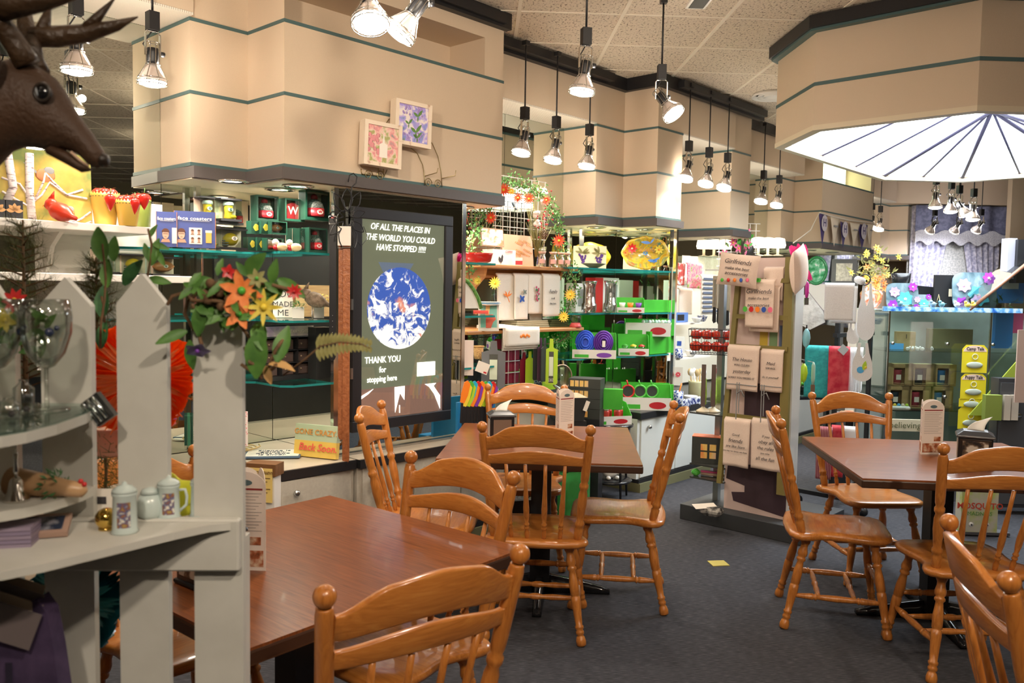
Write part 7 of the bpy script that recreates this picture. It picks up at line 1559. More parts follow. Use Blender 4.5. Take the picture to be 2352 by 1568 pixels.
p_ = onwing(1598, 1091, 'c', 5.1); t = thing('ribbed_ball', 'lime green ribbed ball brush on the lowest wing shelf', 'brush', p_); b = B(GRN)
for k in range(8): b.lathe([(.028*sin(pi*(.12+.1*k)), .006*k), (.034*sin(pi*(.17+.1*k)), .006*k+.003), (.028*sin(pi*(.22+.1*k)), .006*k+.006)], 16)
obj('rib', b, t)
p_ = onwing(1630, 1088, 'c', 5.15); t = thing('wooden_brush', 'pale wooden brushes lying on the lowest wing shelf', 'brush', p_, -.5); obj('handle', B(M('brush_pale', (.6, .42, .32), .5)).cyl((-.06, 0, .012), (.1, 0, .012), .011), t); obj('head', B(PNK).box(-.06, .08, -.01, .02, .024, .036), t)
p_ = PZ(1632, 1182, .107); t = thing('clear_bag', 'small clear plastic bag on the black base of the pillar', 'bag', p_, -.6); obj('bag', B(noisy('bag_film', [(.4, (.05, .05, .05)), (.6, (.35, .33, .3))], 30, rough=.12)).box(-.07, .08, -.05, .05, 0, .055, .02), t)
t = thing('leaflet', 'white leaflet lying on the clear bag at the pillar base', 'leaflet', p_+Vec((-.04, 0, .058)), .25); obj('sheet', B(PAPER).at(Mx.Rotation(.3, 4, 'X')).box(-.08, .08, -.03, .03, 0, .002), t)
# towels and pillows on the pillar (each hangs from a crossbar)
def ptow(px0, px1, pyt, pyb, u, label, lines=(), hem=None, extra=0, mat=LINP):
    (a, zt_), (c_, _) = PLc(px0, pyt, u), PLc(px1, pyt, u); zb_ = PLc((px0+px1)/2, pyb, u)[1]; P = PO+QX*((a+c_)/2)+QY*(u-4.95); P.z = zb_
    hh = zt_-zb_; lines = [(s_, sz*hh*.88, m_, x_, z_, k_) for s_, sz, m_, x_, z_, k_ in lines]; return towel((P, c_-a, zt_-zb_, -A45), label, mat, .008, 'printed kitchen towels on the pillar', lines, 'towel', hem=hem, name='kitchen_towel')
SH = dict(shear=.25)
ptow(1722, 1792, 655, 762, 4.995, 'back layer of pale kitchen towels behind the girlfriends towel')
t = ptow(1713, 1780, 640, 752, 4.965, 'pale towel printed girlfriends make the best accessories, top of the pillar', [('Girlfriends', .15, INK, 0, .74, SH), ('make the best', .09, INK, 0, .6, SH), ('accessories', .12, INK, 0, .46, SH)])
BEADS = [GRN, RED, ORG, BLU, M('bead_pink', (.8, .15, .25), .5)]; dots(t, BEADS, 0, -.085, .085, .115, .016, -.024); dots(t, [GRN, GRN], 0, -.005, .005, .30, .012, -.024)
ptow(1755, 1800, 612, 690, 5.02, 'pale folded towel corner hanging at the right of the girlfriends towel')
t = ptow(1672, 1745, 790, 897, 4.955, 'pale towel printed the house was clean yesterday, with a grey hem line', [('The House', .12, INK, 0, .68, SH), ('WAS CLEAN', .075, INK, 0, .56, {}), ('yesterday', .12, INK, 0, .42, SH), ('SORRY YOU MISSED IT', .07, INK, 0, .28, {})], hem=GREY)
t = ptow(1748, 1800, 800, 900, 4.97, 'pale towel printed maid service do it yourself, right of the house towel', [('Maid', .12, INK, 0, .66, SH), ('SERVICE', .075, INK, 0, .55, {}), ('do it yourself', .085, INK, 0, .34, SH)], hem=GREY)
t = ptow(1664, 1724, 956, 1072, 4.945, 'pale towel printed good friends, lowest left on the pillar', [('Good', .08, INK, 0, .66, SH), ('friends', .13, INK, 0, .54, SH), ('are like Stars', .09, INK, 0, .42, SH), ('you may not always see them', .05, INK, 0, .32, {})])
t = ptow(1727, 1800, 958, 1080, 4.95, 'pale towel printed if you obey all the rules you miss all the fun', [('If you', .08, INK, 0, .66, SH), ('obey all', .11, INK, 0, .55, SH), ('the rules', .11, INK, 0, .43, SH), ('you miss', .06, INK, 0, .33, {}), ('all the fun', .11, INK, 0, .22, SH)])
t = thing('grey_ribbon', 'two grey ribbon bows tied below the house towels', 'ribbon', PO+QY*-.02+Vec((0, 0, pz(900)))); t.rotation_euler = (0, 0, -A45); b = B(GREY)
for px in (1695, 1752): x = PLc(px, 900, 4.93)[0]; b.box(x-.006, x, -.012, -.009, pz(960)-pz(900), .07).box(x+.01, x+.016, -.012, -.009, pz(945)-pz(900), .07); b.tube([(x, -.012, .0), (x+.03, -.014, .02), (x+.05, -.012, -.02)], .004, 5)
obj('ribbon', b, t)
def pillow(P, wd, h, rz, label, th=.05, tilt=0, words=False):
    t = thing('small_pillow', label, 'pillow', P, rz, 'small printed pillows'); X = Mx.Rotation(tilt, 4, 'Y')
    def f(a, b, s): x, z = (a-.5)*2, (b-.5)*2; e = 1+.05*(abs(x*z))**2; return (wd/2*x*e, s*th*max(0, (1-x*x)*(1-z*z))**.45, h/2+h/2*z*e)
    bb = B(LINP).at(X); bb.grid(lambda a, b: f(a, b, -1), 14, 14); bb.grid(lambda a, b: f(1-a, b, 1), 14, 14); obj('cover', bb, t)
    if words:
        for s, z, sz, sx in (('Girlfriends', .75, .04, 1), ('make the best', .54, .027, 1), ('accessories', .38, .032, 1)): txt(s, sz, INK, t, (tilt*h*(z-.0)*.9, -th-.004, h*z), rot=(pi/2, tilt, 0), shear=.25)
        for i, m in enumerate(BEADS): obj('bead_print', B(m).ball((-.08+.04*i, -th-.001, h*.18), .011, 8, (1, .15, 1.2)), t)
    return t
P = PU(1690, 656, 4.9); pillow(P, .245, .2, -A45+.25, 'small pale pillow printed girlfriends make the best accessories, left of the pillar top', .035, .12, True)
P = PU(1836, 665, 5.02); pillow(P, .25, .26, A45+.2, 'small pale pillow seen edge-on at the right of the pillar top', .05, -.25)
P = PU(1834, 600, 5.08); t = thing('pink_bow', 'bright pink tissue bow above the edge-on pillow', 'bow', P); b = B(M('hot_pink', (.85, .03, .3), .5))
for k in range(7): a = k*.9; b.leaf((0, 0, 0), (cos(a)*.5, sin(a)*.3, .9), (0, -1, 0), .11, .07, .3, .2)
for k in range(3): b.leaf((0.01, 0, 0), (.5+.1*k, -.2, -1), (0, -1, 0), .14, .03, .2, .1)
obj('tissue', b, t)
P = PU(1712, 596, 5.04); t = thing('black_bow', 'black mesh bow tied at the top left of the pillar', 'bow', P); b = B(M('mesh_black', (.02, .02, .02), .5))
for d in ((-1, 0, .3), (1, 0, .2), (1, -.2, -.2), (-.8, -.2, -.5), (.5, 0, .8)): b.leaf((0, 0, 0), d, (0, -1, 0), .11, .05, .4, .3)
obj('mesh', b, t)
# apples basket
P = PU(1635, 812, 5.2); t = thing('wire_basket', 'black wire basket of red apples in clear bags left of the pillar', 'basket', P, -.35); b = B(BLK); w_, d_, h_ = .155, .09, .17
for z, s in ((0, .9), (.06, .94), (.12, .97), (h_, 1)): b.tube([(-w_*s, -d_*s, z), (w_*s, -d_*s, z), (w_*s, d_*s, z), (-w_*s, d_*s, z)], .003, 5, True)
for k in range(15): x = -w_+w_*2*k/14; b.tube([(x*.9, -d_*.9, 0), (x, -d_, h_)], .002, 4); b.tube([(x*.9, d_*.9, 0), (x, d_, h_)], .002, 4)
obj('wire', b, t)
APM = noisy('apple_red', [(.3, (.45, .02, .01)), (.7, (.65, .05, .02))], 10, rough=.2, coat=.5)
for k in range(8):
    q_ = Mx.Rotation(-.35, 4, 'Z') @ Vec((-.11+.072*(k % 4), -.03+.05*((k//4) % 2), .05+.08*(k//4))); a_ = thing('artificial_apple', 'shiny red apple in the wire basket, %s row, %s' % (('bottom', 'top')[k//4], ('first', 'second', 'third', 'fourth')[k % 4]), 'apple', P+q_, k, 'red apples in the wire basket'); obj('fruit', B(APM).lathe([(.01, -.032), (.028, -.03), (.041, -.005), (.038, .02), (.02, .034), (.004, .026)], 14), a_); obj('stem', B(TWIG).cyl((0, 0, .025), (.004, 0, .045), .002), a_)
# ================= linen rack on casters
RC = Vec((2.80, 6.05, 0)); t = thing('linen_rack', 'black rolling rack of towels and bibs behind the right table', 'rack', RC, .75)
b = B(BLK); b.box(-.34, .34, -.02, .02, .10, .13); b.box(-.34, -.30, -.25, .25, .09, .12); b.box(.30, .34, -.25, .25, .09, .12); obj('base', b, t)
obj('crossplate', B(BLK).box(-.3, .3, -.005, .005, .13, .24), t)
for s in (-1, 1): obj('upright', B(BLK).box(s*.3-.014, s*.3+.014, -.014, .014, .12, 1.42), t)
for z in (1.25, .75): obj('rail', B(BLK).box(-.34, .34, -.015, .015, z, z+.03), t)
for sx in (-1, 1):
    for sy in (-1, 1): c_ = obj('caster', B(BLK).cyl((sx*.32-.012, sy*.24, .035), (sx*.32+.012, sy*.24, .035), .034), t); obj('fork', B(CHR).box(sx*.32-.016, sx*.32+.016, sy*.24-.01, sy*.24+.01, .05, .09), c_)
def ct(px0, px1, pyt, pyb, Y, label, mat, name='hanging_towel', cat='towel', grp=None, lines=(), hem=None, rz=None, th=.01):
    P = PY((px0+px1)/2, pyb, Y); k = Y/FPX; return towel((P, (px1-px0)*k, (pyb-pyt)*k, -math.atan2(P.x, P.y) if rz is None else rz), label, mat, th, grp, lines, cat, hem=hem, name=name)
TEALT = noisy('towel_teal', [(.4, (.02, .26, .26)), (.6, (.03, .34, .33))], 50, rough=.9); REDT = noisy('towel_red', [(.4, (.42, .01, .03)), (.6, (.55, .06, .07))], 16, rough=.9); WHTT = noisy('towel_white', [(.4, (.72, .72, .72)), (.6, (.8, .8, .8))], 200, rough=.9)
RG = 'towels hanging on the rolling rack'
ct(1846, 1903, 790, 912, 5.75, 'teal towel with a striped border hanging on the rolling rack', TEALT, grp=RG)
ct(1900, 1947, 792, 915, 5.62, 'red patterned towel with a grey tag hanging on the rolling rack', REDT, grp=RG)
for k in range(5): ct(1944+7*k, 1951+7*k, 795, 912-3*k, 5.66+.05*k, 'narrow white fringed towel edge right of the red towel, %s in the row' % ('first', 'second', 'third', 'fourth', 'fifth')[k], WHTT, grp=RG)
t = obj('hang_tag', B(M('tag_grey', (.4, .4, .38), .6)).at(Mx.Rotation(.7, 4, 'Y')).box(-.028, .028, 0, .002, -.028, .028)); t.location = PY(1937, 803, 5.55); tag(t, 'grey diamond tag on the red towel', 'tag')
ct(1893, 1958, 648, 735, 5.3, 'plain white towel folded over the rack arm above the coloured towels', WHTT, th=.02); ct(1905, 1965, 655, 742, 5.42, 'second white towel layer behind the folded one on the rack arm', WHTT)
MIT = noisy('quilt_white', [(.4, (.6, .6, .58)), (.6, (.78, .78, .76))], 26, rough=.8, bump=.8)
P = PY(1875, 748, 5.6); t = thing('oven_mitt', 'white quilted oven mitt with dark edge hanging slanted left of the white towels', 'oven mitt', P, -.4); X = Mx.Rotation(-.6, 4, 'Y'); pts = [(-.05, 0), (.06, -.01), (.09, .06), (.08, .22), (-.07, .22), (-.08, .06)]
o_ = obj('mitt', B(MIT).at(X).prism(pts, -.02, .02, 'y'), t); bev(o_, .012, 3); obj('binding', B(M('binding', (.08, .05, .04), .7)).at(X).tube([(x, 0, z) for x, z in pts], .006, 6, True), t)
def bib(px0, px1, pyt, pyb, Y, label, art=False):
    P = PY((px0+px1)/2, pyb, Y); k = Y/FPX; wd, h = (px1-px0)*k, (pyb-pyt)*k; t = thing('baby_bib', label, 'bib', P, -.3, 'white bibs on the rack'); pts = []
    for i in range(11): a = pi+pi*i/10; pts.append((wd/2*cos(a), h*.22+h*.22*sin(a)))
    pts += [(wd*.46, h*.5), (wd*.3, h*.75), (wd*.22, h), (wd*.1, h), (wd*.12, h*.72), (0, h*.60), (-wd*.14, h*.72), (-wd*.12, h), (-wd*.26, h), (-wd*.32, h*.75), (-wd*.48, h*.5)]
    o_ = obj('cloth', B(WHTT).prism(pts, 0, .012, 'y'), t); bev(o_, .004)
    if art:
        b = B(M('art_blue', (.08, .4, .75), .5)).prism([(-.012+.022*cos(2*pi*i/14), h*.3+.022*sin(2*pi*i/14)) for i in range(14)], -.002, 0, 'y'); b.mat(LIME).leaf((.006, -.003, h*.3), (.2, 0, 1), (0, -1, 0), .06, .03, 0, 0); b.mat(YEL).ball((.018, -.002, h*.37), .01, 8, (1, .2, 1)); obj('duck_print', b, t)
    return t
bib(1957, 2002, 785, 876, 5.3, 'white baby bib with a blue and green print, lowest on the rack', True); bib(1968, 2007, 648, 782, 5.36, 'long white baby bib hanging above the printed one'); bib(1945, 1972, 738, 790, 5.4, 'small white bib with a yellow dot left of the long one')
P = PY(1980, 642, 5.36); t = thing('ring_hook', 'black ring hook with a rolled white cloth at the top of the rack', 'hook', P); obj('ring', B(BLK).tube([(.035*cos(a)+.02, 0, .035*sin(a)) for a in [2*pi*i/20 for i in range(20)]], .004, 5, True), t); obj('roll', B(WHTT).cyl((-.02, -.04, -.01), (0, .06, .0), .025), t)
PLD = noisy('plaid_maroon', [(.45, (.2, .01, .03)), (.55, (.45, .2, .2))], 30, (1, 0, 0), rough=.9, kind='wave')
ct(1872, 1908, 975, 1100, 5.7, 'maroon plaid towel on the lower rail of the rolling rack', PLD, grp=None); ct(1906, 1934, 972, 1095, 5.75, 'red and white checked cloth beside the maroon plaid towel', REDT); ct(1930, 1962, 975, 1080, 5.8, 'white cloth with small hearts on the lower rail', noisy('hearts', [(.3, (.5, .05, .05)), (.4, (.72, .72, .7))], 14, rough=.9))
P = PY(1955, 1112, 5.6); t = thing('wire_whisk', 'wire balloon whisk printed on the cloth hanging low on the rack' if 0 else 'thin wire whisk hanging low on the rolling rack', 'whisk', P); b = B(GREY)
for k in range(5): a = k*pi/5; b.tube([(.004*cos(a), .004*sin(a), .12), (.04*cos(a), .04*sin(a), .05), (0, 0, 0), (-.04*cos(a), -.04*sin(a), .05), (-.004*cos(a), -.004*sin(a), .12)], .0015, 4)
obj('wire', b, t); obj('handle', B(RED).cyl((0, 0, .12), (0, 0, .2), .008), t)
# hanging utensils on the pillar's right side
xs = x1+.03
for k, (px, pyt, pyb, m, l, kind) in enumerate(((1838, 655, 715, GRN, 'green handled tool hanging highest on the pillar side', 0), (1852, 645, 700, M('magenta', (.5, .02, .25), .4), 'magenta handled tool hanging on the pillar side', 0), (1836, 735, 800, RED, 'red handled peeler hanging on the pillar side', 0), (1851, 745, 800, M('aqua', (.25, .55, .6), .4), 'aqua and yellow oval tool on the pillar side', 1), (1833, 830, 895, LIME, 'lime green scoop hanging left on the pillar side', 1), (1845, 825, 880, LIME, 'lime green scoop hanging right on the pillar side', 1), (1866, 830, 905, M('mint', (.35, .55, .45), .4), 'mint green spatula behind the lime scoops', 0))):
    P = PY(px, pyb, 5.35); kk = 5.35/FPX; h = (pyb-pyt)*kk; t = thing('kitchen_tool', l, 'utensil', P, 0, 'utensils hanging on the pillar side')
    if kind: obj('head', B(m).lathe([(.001, 0), (.018, h*.15), (.026, h*.45), (.02, h*.7), (.006, h*.85)], 12), t); obj('handle', B(BLK).cyl((0, 0, h*.8), (0, 0, h), .005), t)
    else: obj('handle', B(m).lathe([(.008, h*.3), (.013, h*.5), (.012, h*.9), (.005, h)], 10), t); obj('head', B(STL).box(-.014, .014, -.002, .002, 0, h*.3), t)
    obj('hook', B(STL).cyl((0, 0, h), (0, .1, h), .0025, n=6), t)
# green bowls under the utensils
t = thing('low_shelf_stand', 'low display stand with green bowls between pillar and rack', 'stand', (2.55, 6.5, 0), .2); obj('top', B(BLKG).box(-.25, .35, -.2, .2, .74, .76), t)
for s in (-1, 1): obj('leg', B(BLK).box(s*.24+.03, s*.24+.06, -.02, .02, 0, .74), t)
for (px, py, m, r_, l) in ((1845, 925, GRN, .09, 'green lidded bowl, upper left on the low stand'), (1850, 948, LIME, .08, 'lime lidded bowl in front on the low stand'), (1885, 940, M('mint'), .1, 'mint and white bowl at the right on the low stand')):
    P = PY(px, py, 6.4); P.z = .762; t = thing('lidded_bowl', l, 'bowl', P+Vec((0, 0, 0)), 0, 'green lidded bowls'); obj('bowl', B(CPL if m is not M('mint') else m).lathe([(r_*.6, 0), (r_*.9, .07), (r_, .09), (r_*.85, .08), (r_*.5, .01)], 20), t); obj('lid', B(m).lathe([(r_*1.02, .09), (r_*1.0, .11), (.001, .115)], 20), t)
# ================= third niche, pennants and back corner
P = W(7.52, -3.85, 2.0)
for k, (px, l) in enumerate(((1741, 'left'), (1763, 'middle'), (1786, 'right'))):
    p_ = PV(px, 588, -4.1); t = thing('small_lamp', 'small glowing table lamp on the far glass shelf, %s of three' % l, 'table lamp', p_, 0, 'small glowing lamps'); obj('shade', B(M('lamp_shade', (1, .8, .6), .5, emit=2.5, ecol=(1, .8, .6))).lathe([(.075, .09), (.085, .12), (.07, .19), (.03, .2)], 18), t); obj('base', B(CREAM).lathe([(.06, 0), (.06, .01), (.015, .02), (.015, .09)], 16), t)
p_ = PV(1760, 596, -4.1); t = thing('glass_shelf', 'glass shelf carrying the three small glowing lamps', 'glass shelf', W(8.25, -4.42, p_.z), A45); obj('pane', B(GLS).box(-.7, .75, -.4, 0, -.012, 0), t)
P = PV(1700, 560, -3.9); t = thing('pink_flower_bunch', 'bunch of pink artificial flowers on white wire behind the pillar', 'flowers', P); b = B(GRN)
for k in range(30): b.leaf((rr.gauss(0, .06), rr.gauss(0, .03), rr.gauss(0, .1)), (rr.uniform(-1, 1), -.5, rr.uniform(-1, 1)), (0, -1, 0), .06, .03, n=2)
obj('leaf', b, t)['kind'] = 'stuff'; b = B(PNK)
for k in range(9): flower(b, (rr.gauss(0, .08), -.04, rr.gauss(0, .1)), (0, -1, .2), .05, M('petal_pink', (.85, .15, .3), .6), YEL, 6)
obj('pink_flower', b, t); b = B(WHTG)
for k in range(7): b.tube([(-.2+.06*k, .02, -.25), (-.2+.06*k, .02, .2)], .004, 4)
for k in range(7): b.tube([(-.22, .02, -.22+.07*k), (.2, .02, -.22+.07*k)], .004, 4)
obj('wire_grid', b, t)
# pennants
PUR2 = M('pennant_purple', (.06, .04, .16), .6); CRM = M('pennant_cream', (.72, .62, .48), .7)
for k, (a, c_, pyt, pyb) in enumerate(((1878, 1899, 492, 564), (1903, 1928, 500, 566), (1926, 1946, 510, 570), (1950, 1972, 512, 566), (1970, 1989, 515, 572), (1990, 2004, 515, 562))):
    P, wd, h, r = place(a, c_, pyt, pyb, -3.88); m = CRM if k % 2 else PUR2
    t = thing('pennant', ('cream pennant with a small printed crest, ' if k % 2 else 'purple pennant with a white round emblem, ')+('first', 'first', 'second', 'second', 'third', 'third')[k]+' of its colour along the string', 'pennant', P, r, 'pennants on the far wall'); obj('cloth', B(m).grid(lambda x, z: ((x-.5)*wd*z, -.012*sin(x*4+k)*z, h*z), 6, 6, .003), t)
    if not k % 2:
        obj('emblem', B(M('emblem_white', (.6, .55, .6), .6)).prism([(wd*.32*cos(2*pi*i/16), h*.72+wd*.36*sin(2*pi*i/16)) for i in range(16)], -.019, -.016, 'y'), t); txt('H', wd*.5, PUR2, t, (0, -.021, h*.72), bold=.001)
    else: decal(t, 'printed_crest', GREY, -wd*.2, wd*.2, h*.68, h*.74, -.016)
b = B(M('cord_white', (.75, .7, .6), .8)); b.tube([PV(*p, -3.87) for p in ((1822, 558), (1840, 545), (1862, 528), (1876, 500), (1882, 488), (1900, 494), (1950, 506), (2004, 512))], .007, 5); o_ = obj('twisted_string', b); tag(o_, 'white twisted cord from which the pennants hang', 'cord')
# orange flower bunch in painted vase, picture frame, green plate
P = PY(2000, 708, 7.6); t = thing('flower_vase', 'painted vase of orange and yellow flowers behind the towel rack', 'vase', P); obj('vase', B(noisy('vase_paint', [(.4, (.75, .7, .65)), (.5, (.8, .15, .05)), (.6, (.75, .5, .2))], 9, rough=.2, dist=1)).lathe([(.05, 0), (.09, .06), (.1, .14), (.06, .2), (.05, .24)], 20), t)
b = B(OLV2)
for k in range(120): d = Vec((rr.gauss(0, .09), rr.gauss(0, .08), .28+abs(rr.gauss(0, .1)))); b.leaf(d, (rr.uniform(-1, 1), -.5, rr.uniform(-.2, 1)), (0, -1, 0), .05, .02, n=2)
obj('leaf', b, t)['kind'] = 'stuff'; b = B(SUNF)
for k in range(32): flower(b, (rr.gauss(0, .1), -.06+rr.gauss(0, .05), .32+rr.gauss(0, .09)), (rr.uniform(-.4, .4), -1, .3), .035, [SUNF, YF, OF][k % 3], ORG, 6)
obj('flower', b, t); obj('stand', B(WHT).box(-.15, .15, -.12, .12, -P.z, 0), t)
t = quadpic('framed_picture', 'grey framed white picture standing behind the towel rack', 'picture', place(1910, 1965, 594, 655, -3.8, None, 'c'), noisy('lace_print', [(.4, (.5, .46, .38)), (.6, (.72, .68, .58))], 30, rough=.6), border=.05, bmat=M('frame_grey', (.10, .10, .10), .5)); obj('leg', B(M('frame_grey')).box(-.02, .02, .02, .15, -.9, 0), t)
P, wd, h, r = place(1852, 1896, 590, 652, -3.95, None, 'c'); t = thing('green_glass_plate', 'green speckled glass plate standing far back above the utensils', 'plate', P, r); obj('plate', B(noisy('green_glass', [(.4, (.03, .3, .1)), (.55, (.2, .6, .35)), (.62, (.8, .85, .8))], 16, rough=.1, coat=.6)).prism([(wd/2*cos(2*pi*i/24), h/2+h/2*sin(2*pi*i/24)) for i in range(24)], 0, .012, 'y'), t); obj('rim', B(M('rim_green', (.03, .25, .08), .15)).tube([(wd/2*cos(2*pi*i/24), 0, h/2+h/2*sin(2*pi*i/24)) for i in range(24)], .016, 6, True), t)
obj('stand', B(WHT).box(-.1, .1, 0, .1, -.3, 0), t)
# lace curtain with fringed valance
CY = 12.0; cl = PY(2097, 478, CY); cr_ = PY(2304, 472, CY); cw = cr_.x-cl.x; cz0 = PY(2200, 760, CY).z; cz1 = PY(2200, 474, CY).z; cz2 = PY(2200, 540, CY).z
LAV = noisy('lace_lavender', [(.4, (.36, .36, .50)), (.55, (.60, .59, .70)), (.7, (.74, .72, .80))], 26, rough=.95, detail=6)
t = thing('lace_curtain', 'lavender grey lace curtain parted in the middle at the back of the shop', 'curtain', ((cl.x+cr_.x)/2, CY, cz0))
H_ = cz1-cz0
for s, nm in ((-1, 'left'), (1, 'right')):
    obj('curtain_panel', B(LAV).grid(lambda a, b: (s*(cw/2*(1-a*(.55+.45*b**1.5)) if 1 else 0), .03*sin(a*38+b*2), H_*b), 60, 14, .004), t)
obj('back_lace', B(noisy('lace_back', [(.4, (.5, .52, .5)), (.6, (.75, .75, .72))], 40, rough=.9)).box(-cw/2, cw/2, .1, .11, 0, H_), t)
va = obj('valance', B(noisy('valance_grey', [(.4, (.13, .14, .22)), (.6, (.2, .21, .32))], 20, rough=.95)).grid(lambda a, b: (-cw/2+cw*a, -.09+.022*sin(a*30), (cz2-cz0)+(H_-(cz2-cz0))*b), 60, 6, .004), t)
b = B(noisy('fringe', [(.4, (.5, .5, .58)), (.6, (.75, .75, .8))], 90, rough=.9))
for k in range(70): x = -cw/2+cw*k/69; b.box(x-.008, x+.008, -.12, -.1, cz2-cz0-.13+.03*sin(k*.5), cz2-cz0+.03+.03*sin(k*.35))
obj('fringe', b, va)
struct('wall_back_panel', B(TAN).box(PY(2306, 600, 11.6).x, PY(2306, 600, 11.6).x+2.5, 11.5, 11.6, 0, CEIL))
struct('wall_back_header', B(WALL).box(cl.x-.9, cr_.x+.4, 11.9, 12.2, cz1+.02, CEIL))
# ================= glass case behind the right table
GY2 = 6.1; gx0 = PY(2040, 800, GY2).x; gx1 = gx0+1.35; gz = PY(2150, 712, GY2).z
t = thing('glass_case', 'tall glass display case behind the right table with a blue patterned top edge', 'display case', (gx0, GY2, 0))
L = gx1-gx0; D = .5
obj('plinth', B(M('case_grey', (.10, .10, .11), .5)).box(0, L, 0, D, 0, .12), t)
obj('top_glass', B(GLS).box(-.02, L, 0, D, gz-.01, gz), t); obj('front_glass', B(glass('case_glass', (.93, .96, .94), .9)).box(0, L, 0, .006, .12, gz-.011), t); obj('side_glass', B(glass('case_glass')).box(0, .006, .006, D, .12, gz-.011), t)
shz = [PY(2120, 803, GY2+.2).z, PY(2120, 935, GY2+.2).z, PY(2120, 1050, GY2+.2).z]
for z in shz: obj('shelf', B(GLS).box(.01, L-.01, .02, D-.01, z-.008, z), t)
obj('back_panel', B(noisy('case_back', [(.4, (.30, .30, .27)), (.6, (.42, .42, .38))], 3, rough=.6)).box(0, L, D, D+.02, .12, gz-.01), t)
for x in (0, .78, L): obj('frame_post', B(CHR).box(x-.006, x+.006, -.004, .008, .12, gz), t)
for x in (.03, .45, .8):
    for z in (1.2, .8): obj('clip', B(CHR).cyl((x, -.012, z), (x, 0, z), .012), t)
obj('patterned_edge', B(noisy('edge_blue', [(.35, (.02, .12, .5)), (.5, (.2, .5, .85)), (.6, (.6, .7, .85))], 24, rough=.4, kind='noise')).box(-.06, 1.0, -.03, 0, gz-.012, gz+.022), t)
def oncase(px, z, dy=.2): P = PY(px, 700, GY2+dy); P.z = z; return P
def fplate(px0, px1, pyt, pyb, label, dy):
    P = oncase((px0+px1)/2, gz+.001, dy); k = P.y/FPX; s = (px1-px0)*k; h = (pyb-pyt)*k; t = thing('flower_plate', label, 'plate', P, -.12, 'square glass plates with poppies'); X = Mx.Rotation(-.15, 4, 'X'); pts = []
    for i in range(32): a = 2*pi*i/32; e = 1/(abs(cos(a))**5+abs(sin(a))**5)**.2; pts.append((s/2*e*cos(a), h/2+h/2*e*sin(a)))
    obj('plate', B(noisy('plate_teal', [(.3, (.05, .09, .12)), (.5, (.16, .24, .28)), (.7, (.36, .45, .48))], 6, rough=.12, coat=.5, dist=1)).at(X).prism(pts, 0, .012, 'y'), t)
    for (x, z, r_, m) in ((.08, .38, .26, M('poppy_aqua', (.10, .65, .85), .3)), (-.25, .65, .17, M('poppy_pink', (.75, .35, .7), .3)), (-.3, .15, .18, M('poppy_violet', (.28, .04, .5), .3)), (.32, .85, .15, M('poppy_purple', (.35, .05, .5), .3))):
        b = B(m).at(X); flower(b, (x*s, -.004, z*h), (0, -1, 0), r_*s, m, WHTG, 7, r_*s*.95, 0); obj('painted_poppy', b, t)
    obj('easel', B(BR).tube([(-s*.3, -.02, .0), (-s*.3, -.03, .03), (s*.3, -.03, .03), (s*.3, -.02, 0)], .003, 5), t)
fplate(2037, 2110, 640, 702, 'medium square plate with aqua and purple poppies, left on the glass case', .1); fplate(2096, 2141, 668, 704, 'small square plate with an aqua poppy, between the larger two', .05); fplate(2190, 2290, 612, 702, 'large square plate with an aqua poppy, right on the glass case', .2)
b3 = carton('black_tray', 'tall flat black board with a cream label standing on the glass case', 'board', (oncase(2172, gz+.001, .3), .19, .27, -.05), BLK, .02, deco=[('label', CREAM, .1, .38, .38, .6)])
t = thing('black_bow_dish', 'glossy black flared dish standing at the left on the glass case', 'dish', oncase(2066, gz+.12, .38)); obj('dish', B(BLKG).lathe([(.03, 0), (.05, .03), (.07, .1), (.075, .16), (.07, .16), (.04, .05)], 18), t); obj('stand', B(BLK).box(-.03, .03, -.03, .03, -.12, 0), t)
t = thing('black_platter', 'wide glossy black platter lying behind the small poppy plate', 'platter', oncase(2120, gz+.001, .4)); obj('platter', B(BLKG).prism([(-.16, 0), (.14, 0), (.16, .17), (-.12, .19), (-.17, .12)], 0, .02, 'y'), t)
t = thing('gold_easel', 'tiny gold triangular easel on the glass case', 'easel', oncase(2155, gz+.001, .06)); obj('wire', B(BR).tube([(-.025, 0, 0), (0, 0, .115), (.025, 0, 0)], .004, 5), t)
for (px, m, l) in ((2068, M('bird_aqua', (.15, .35, .4), .4), 'aqua bird, first from the left'), (2143, M('bird_blue', (.25, .4, .5), .4), 'pale blue bird left of the gold easel'), (2163, M('bird_aqua'), 'aqua bird right of the gold easel'), (2198, WHTG, 'white and pale blue bird before the large plate'), (2222, M('bird_yellow', (.8, .6, .1), .4), 'yellow bird before the large plate'), (2238, M('bird_yellow'), 'second yellow bird, rightmost of the little birds')):
    t = thing('tiny_bird', 'tiny ceramic '+l, 'figurine', oncase(px, gz+.0235, -.015), .3, 'tiny ceramic birds'); obj('body', B(m).ball((0, 0, .02), .02, 10, (1.3, .9, 1)).leaf((.02, 0, .02), (1, 0, .4), (0, 0, 1), .03, .015), t); obj('head', B(m).ball((-.018, 0, .04), .012, 8), t)
carton('blue_blister_pack', 'blue packaged toy with clear window at the right on the glass case', 'package', (oncase(2318, gz+.06, .2), .2, .22, -.2), M('pack_blue', (.05, .25, .7), .4), .03, deco=[('window', WHTG, -.3, .3, .5, .85)])
P = oncase(2300, gz-.002, .22); t = thing('sloping_glass_cover', 'sloping dark glass cover with a brown wooden edge at the right edge', 'glass cover', P)
a = PY(2226, 712, GY2-.02)-P; c_ = PY(2365, 600, GY2-.02)-P; d_ = PY(2365, 720, GY2-.02)-P; b = B(glass('smoke_glass', (.4, .42, .38), .82))
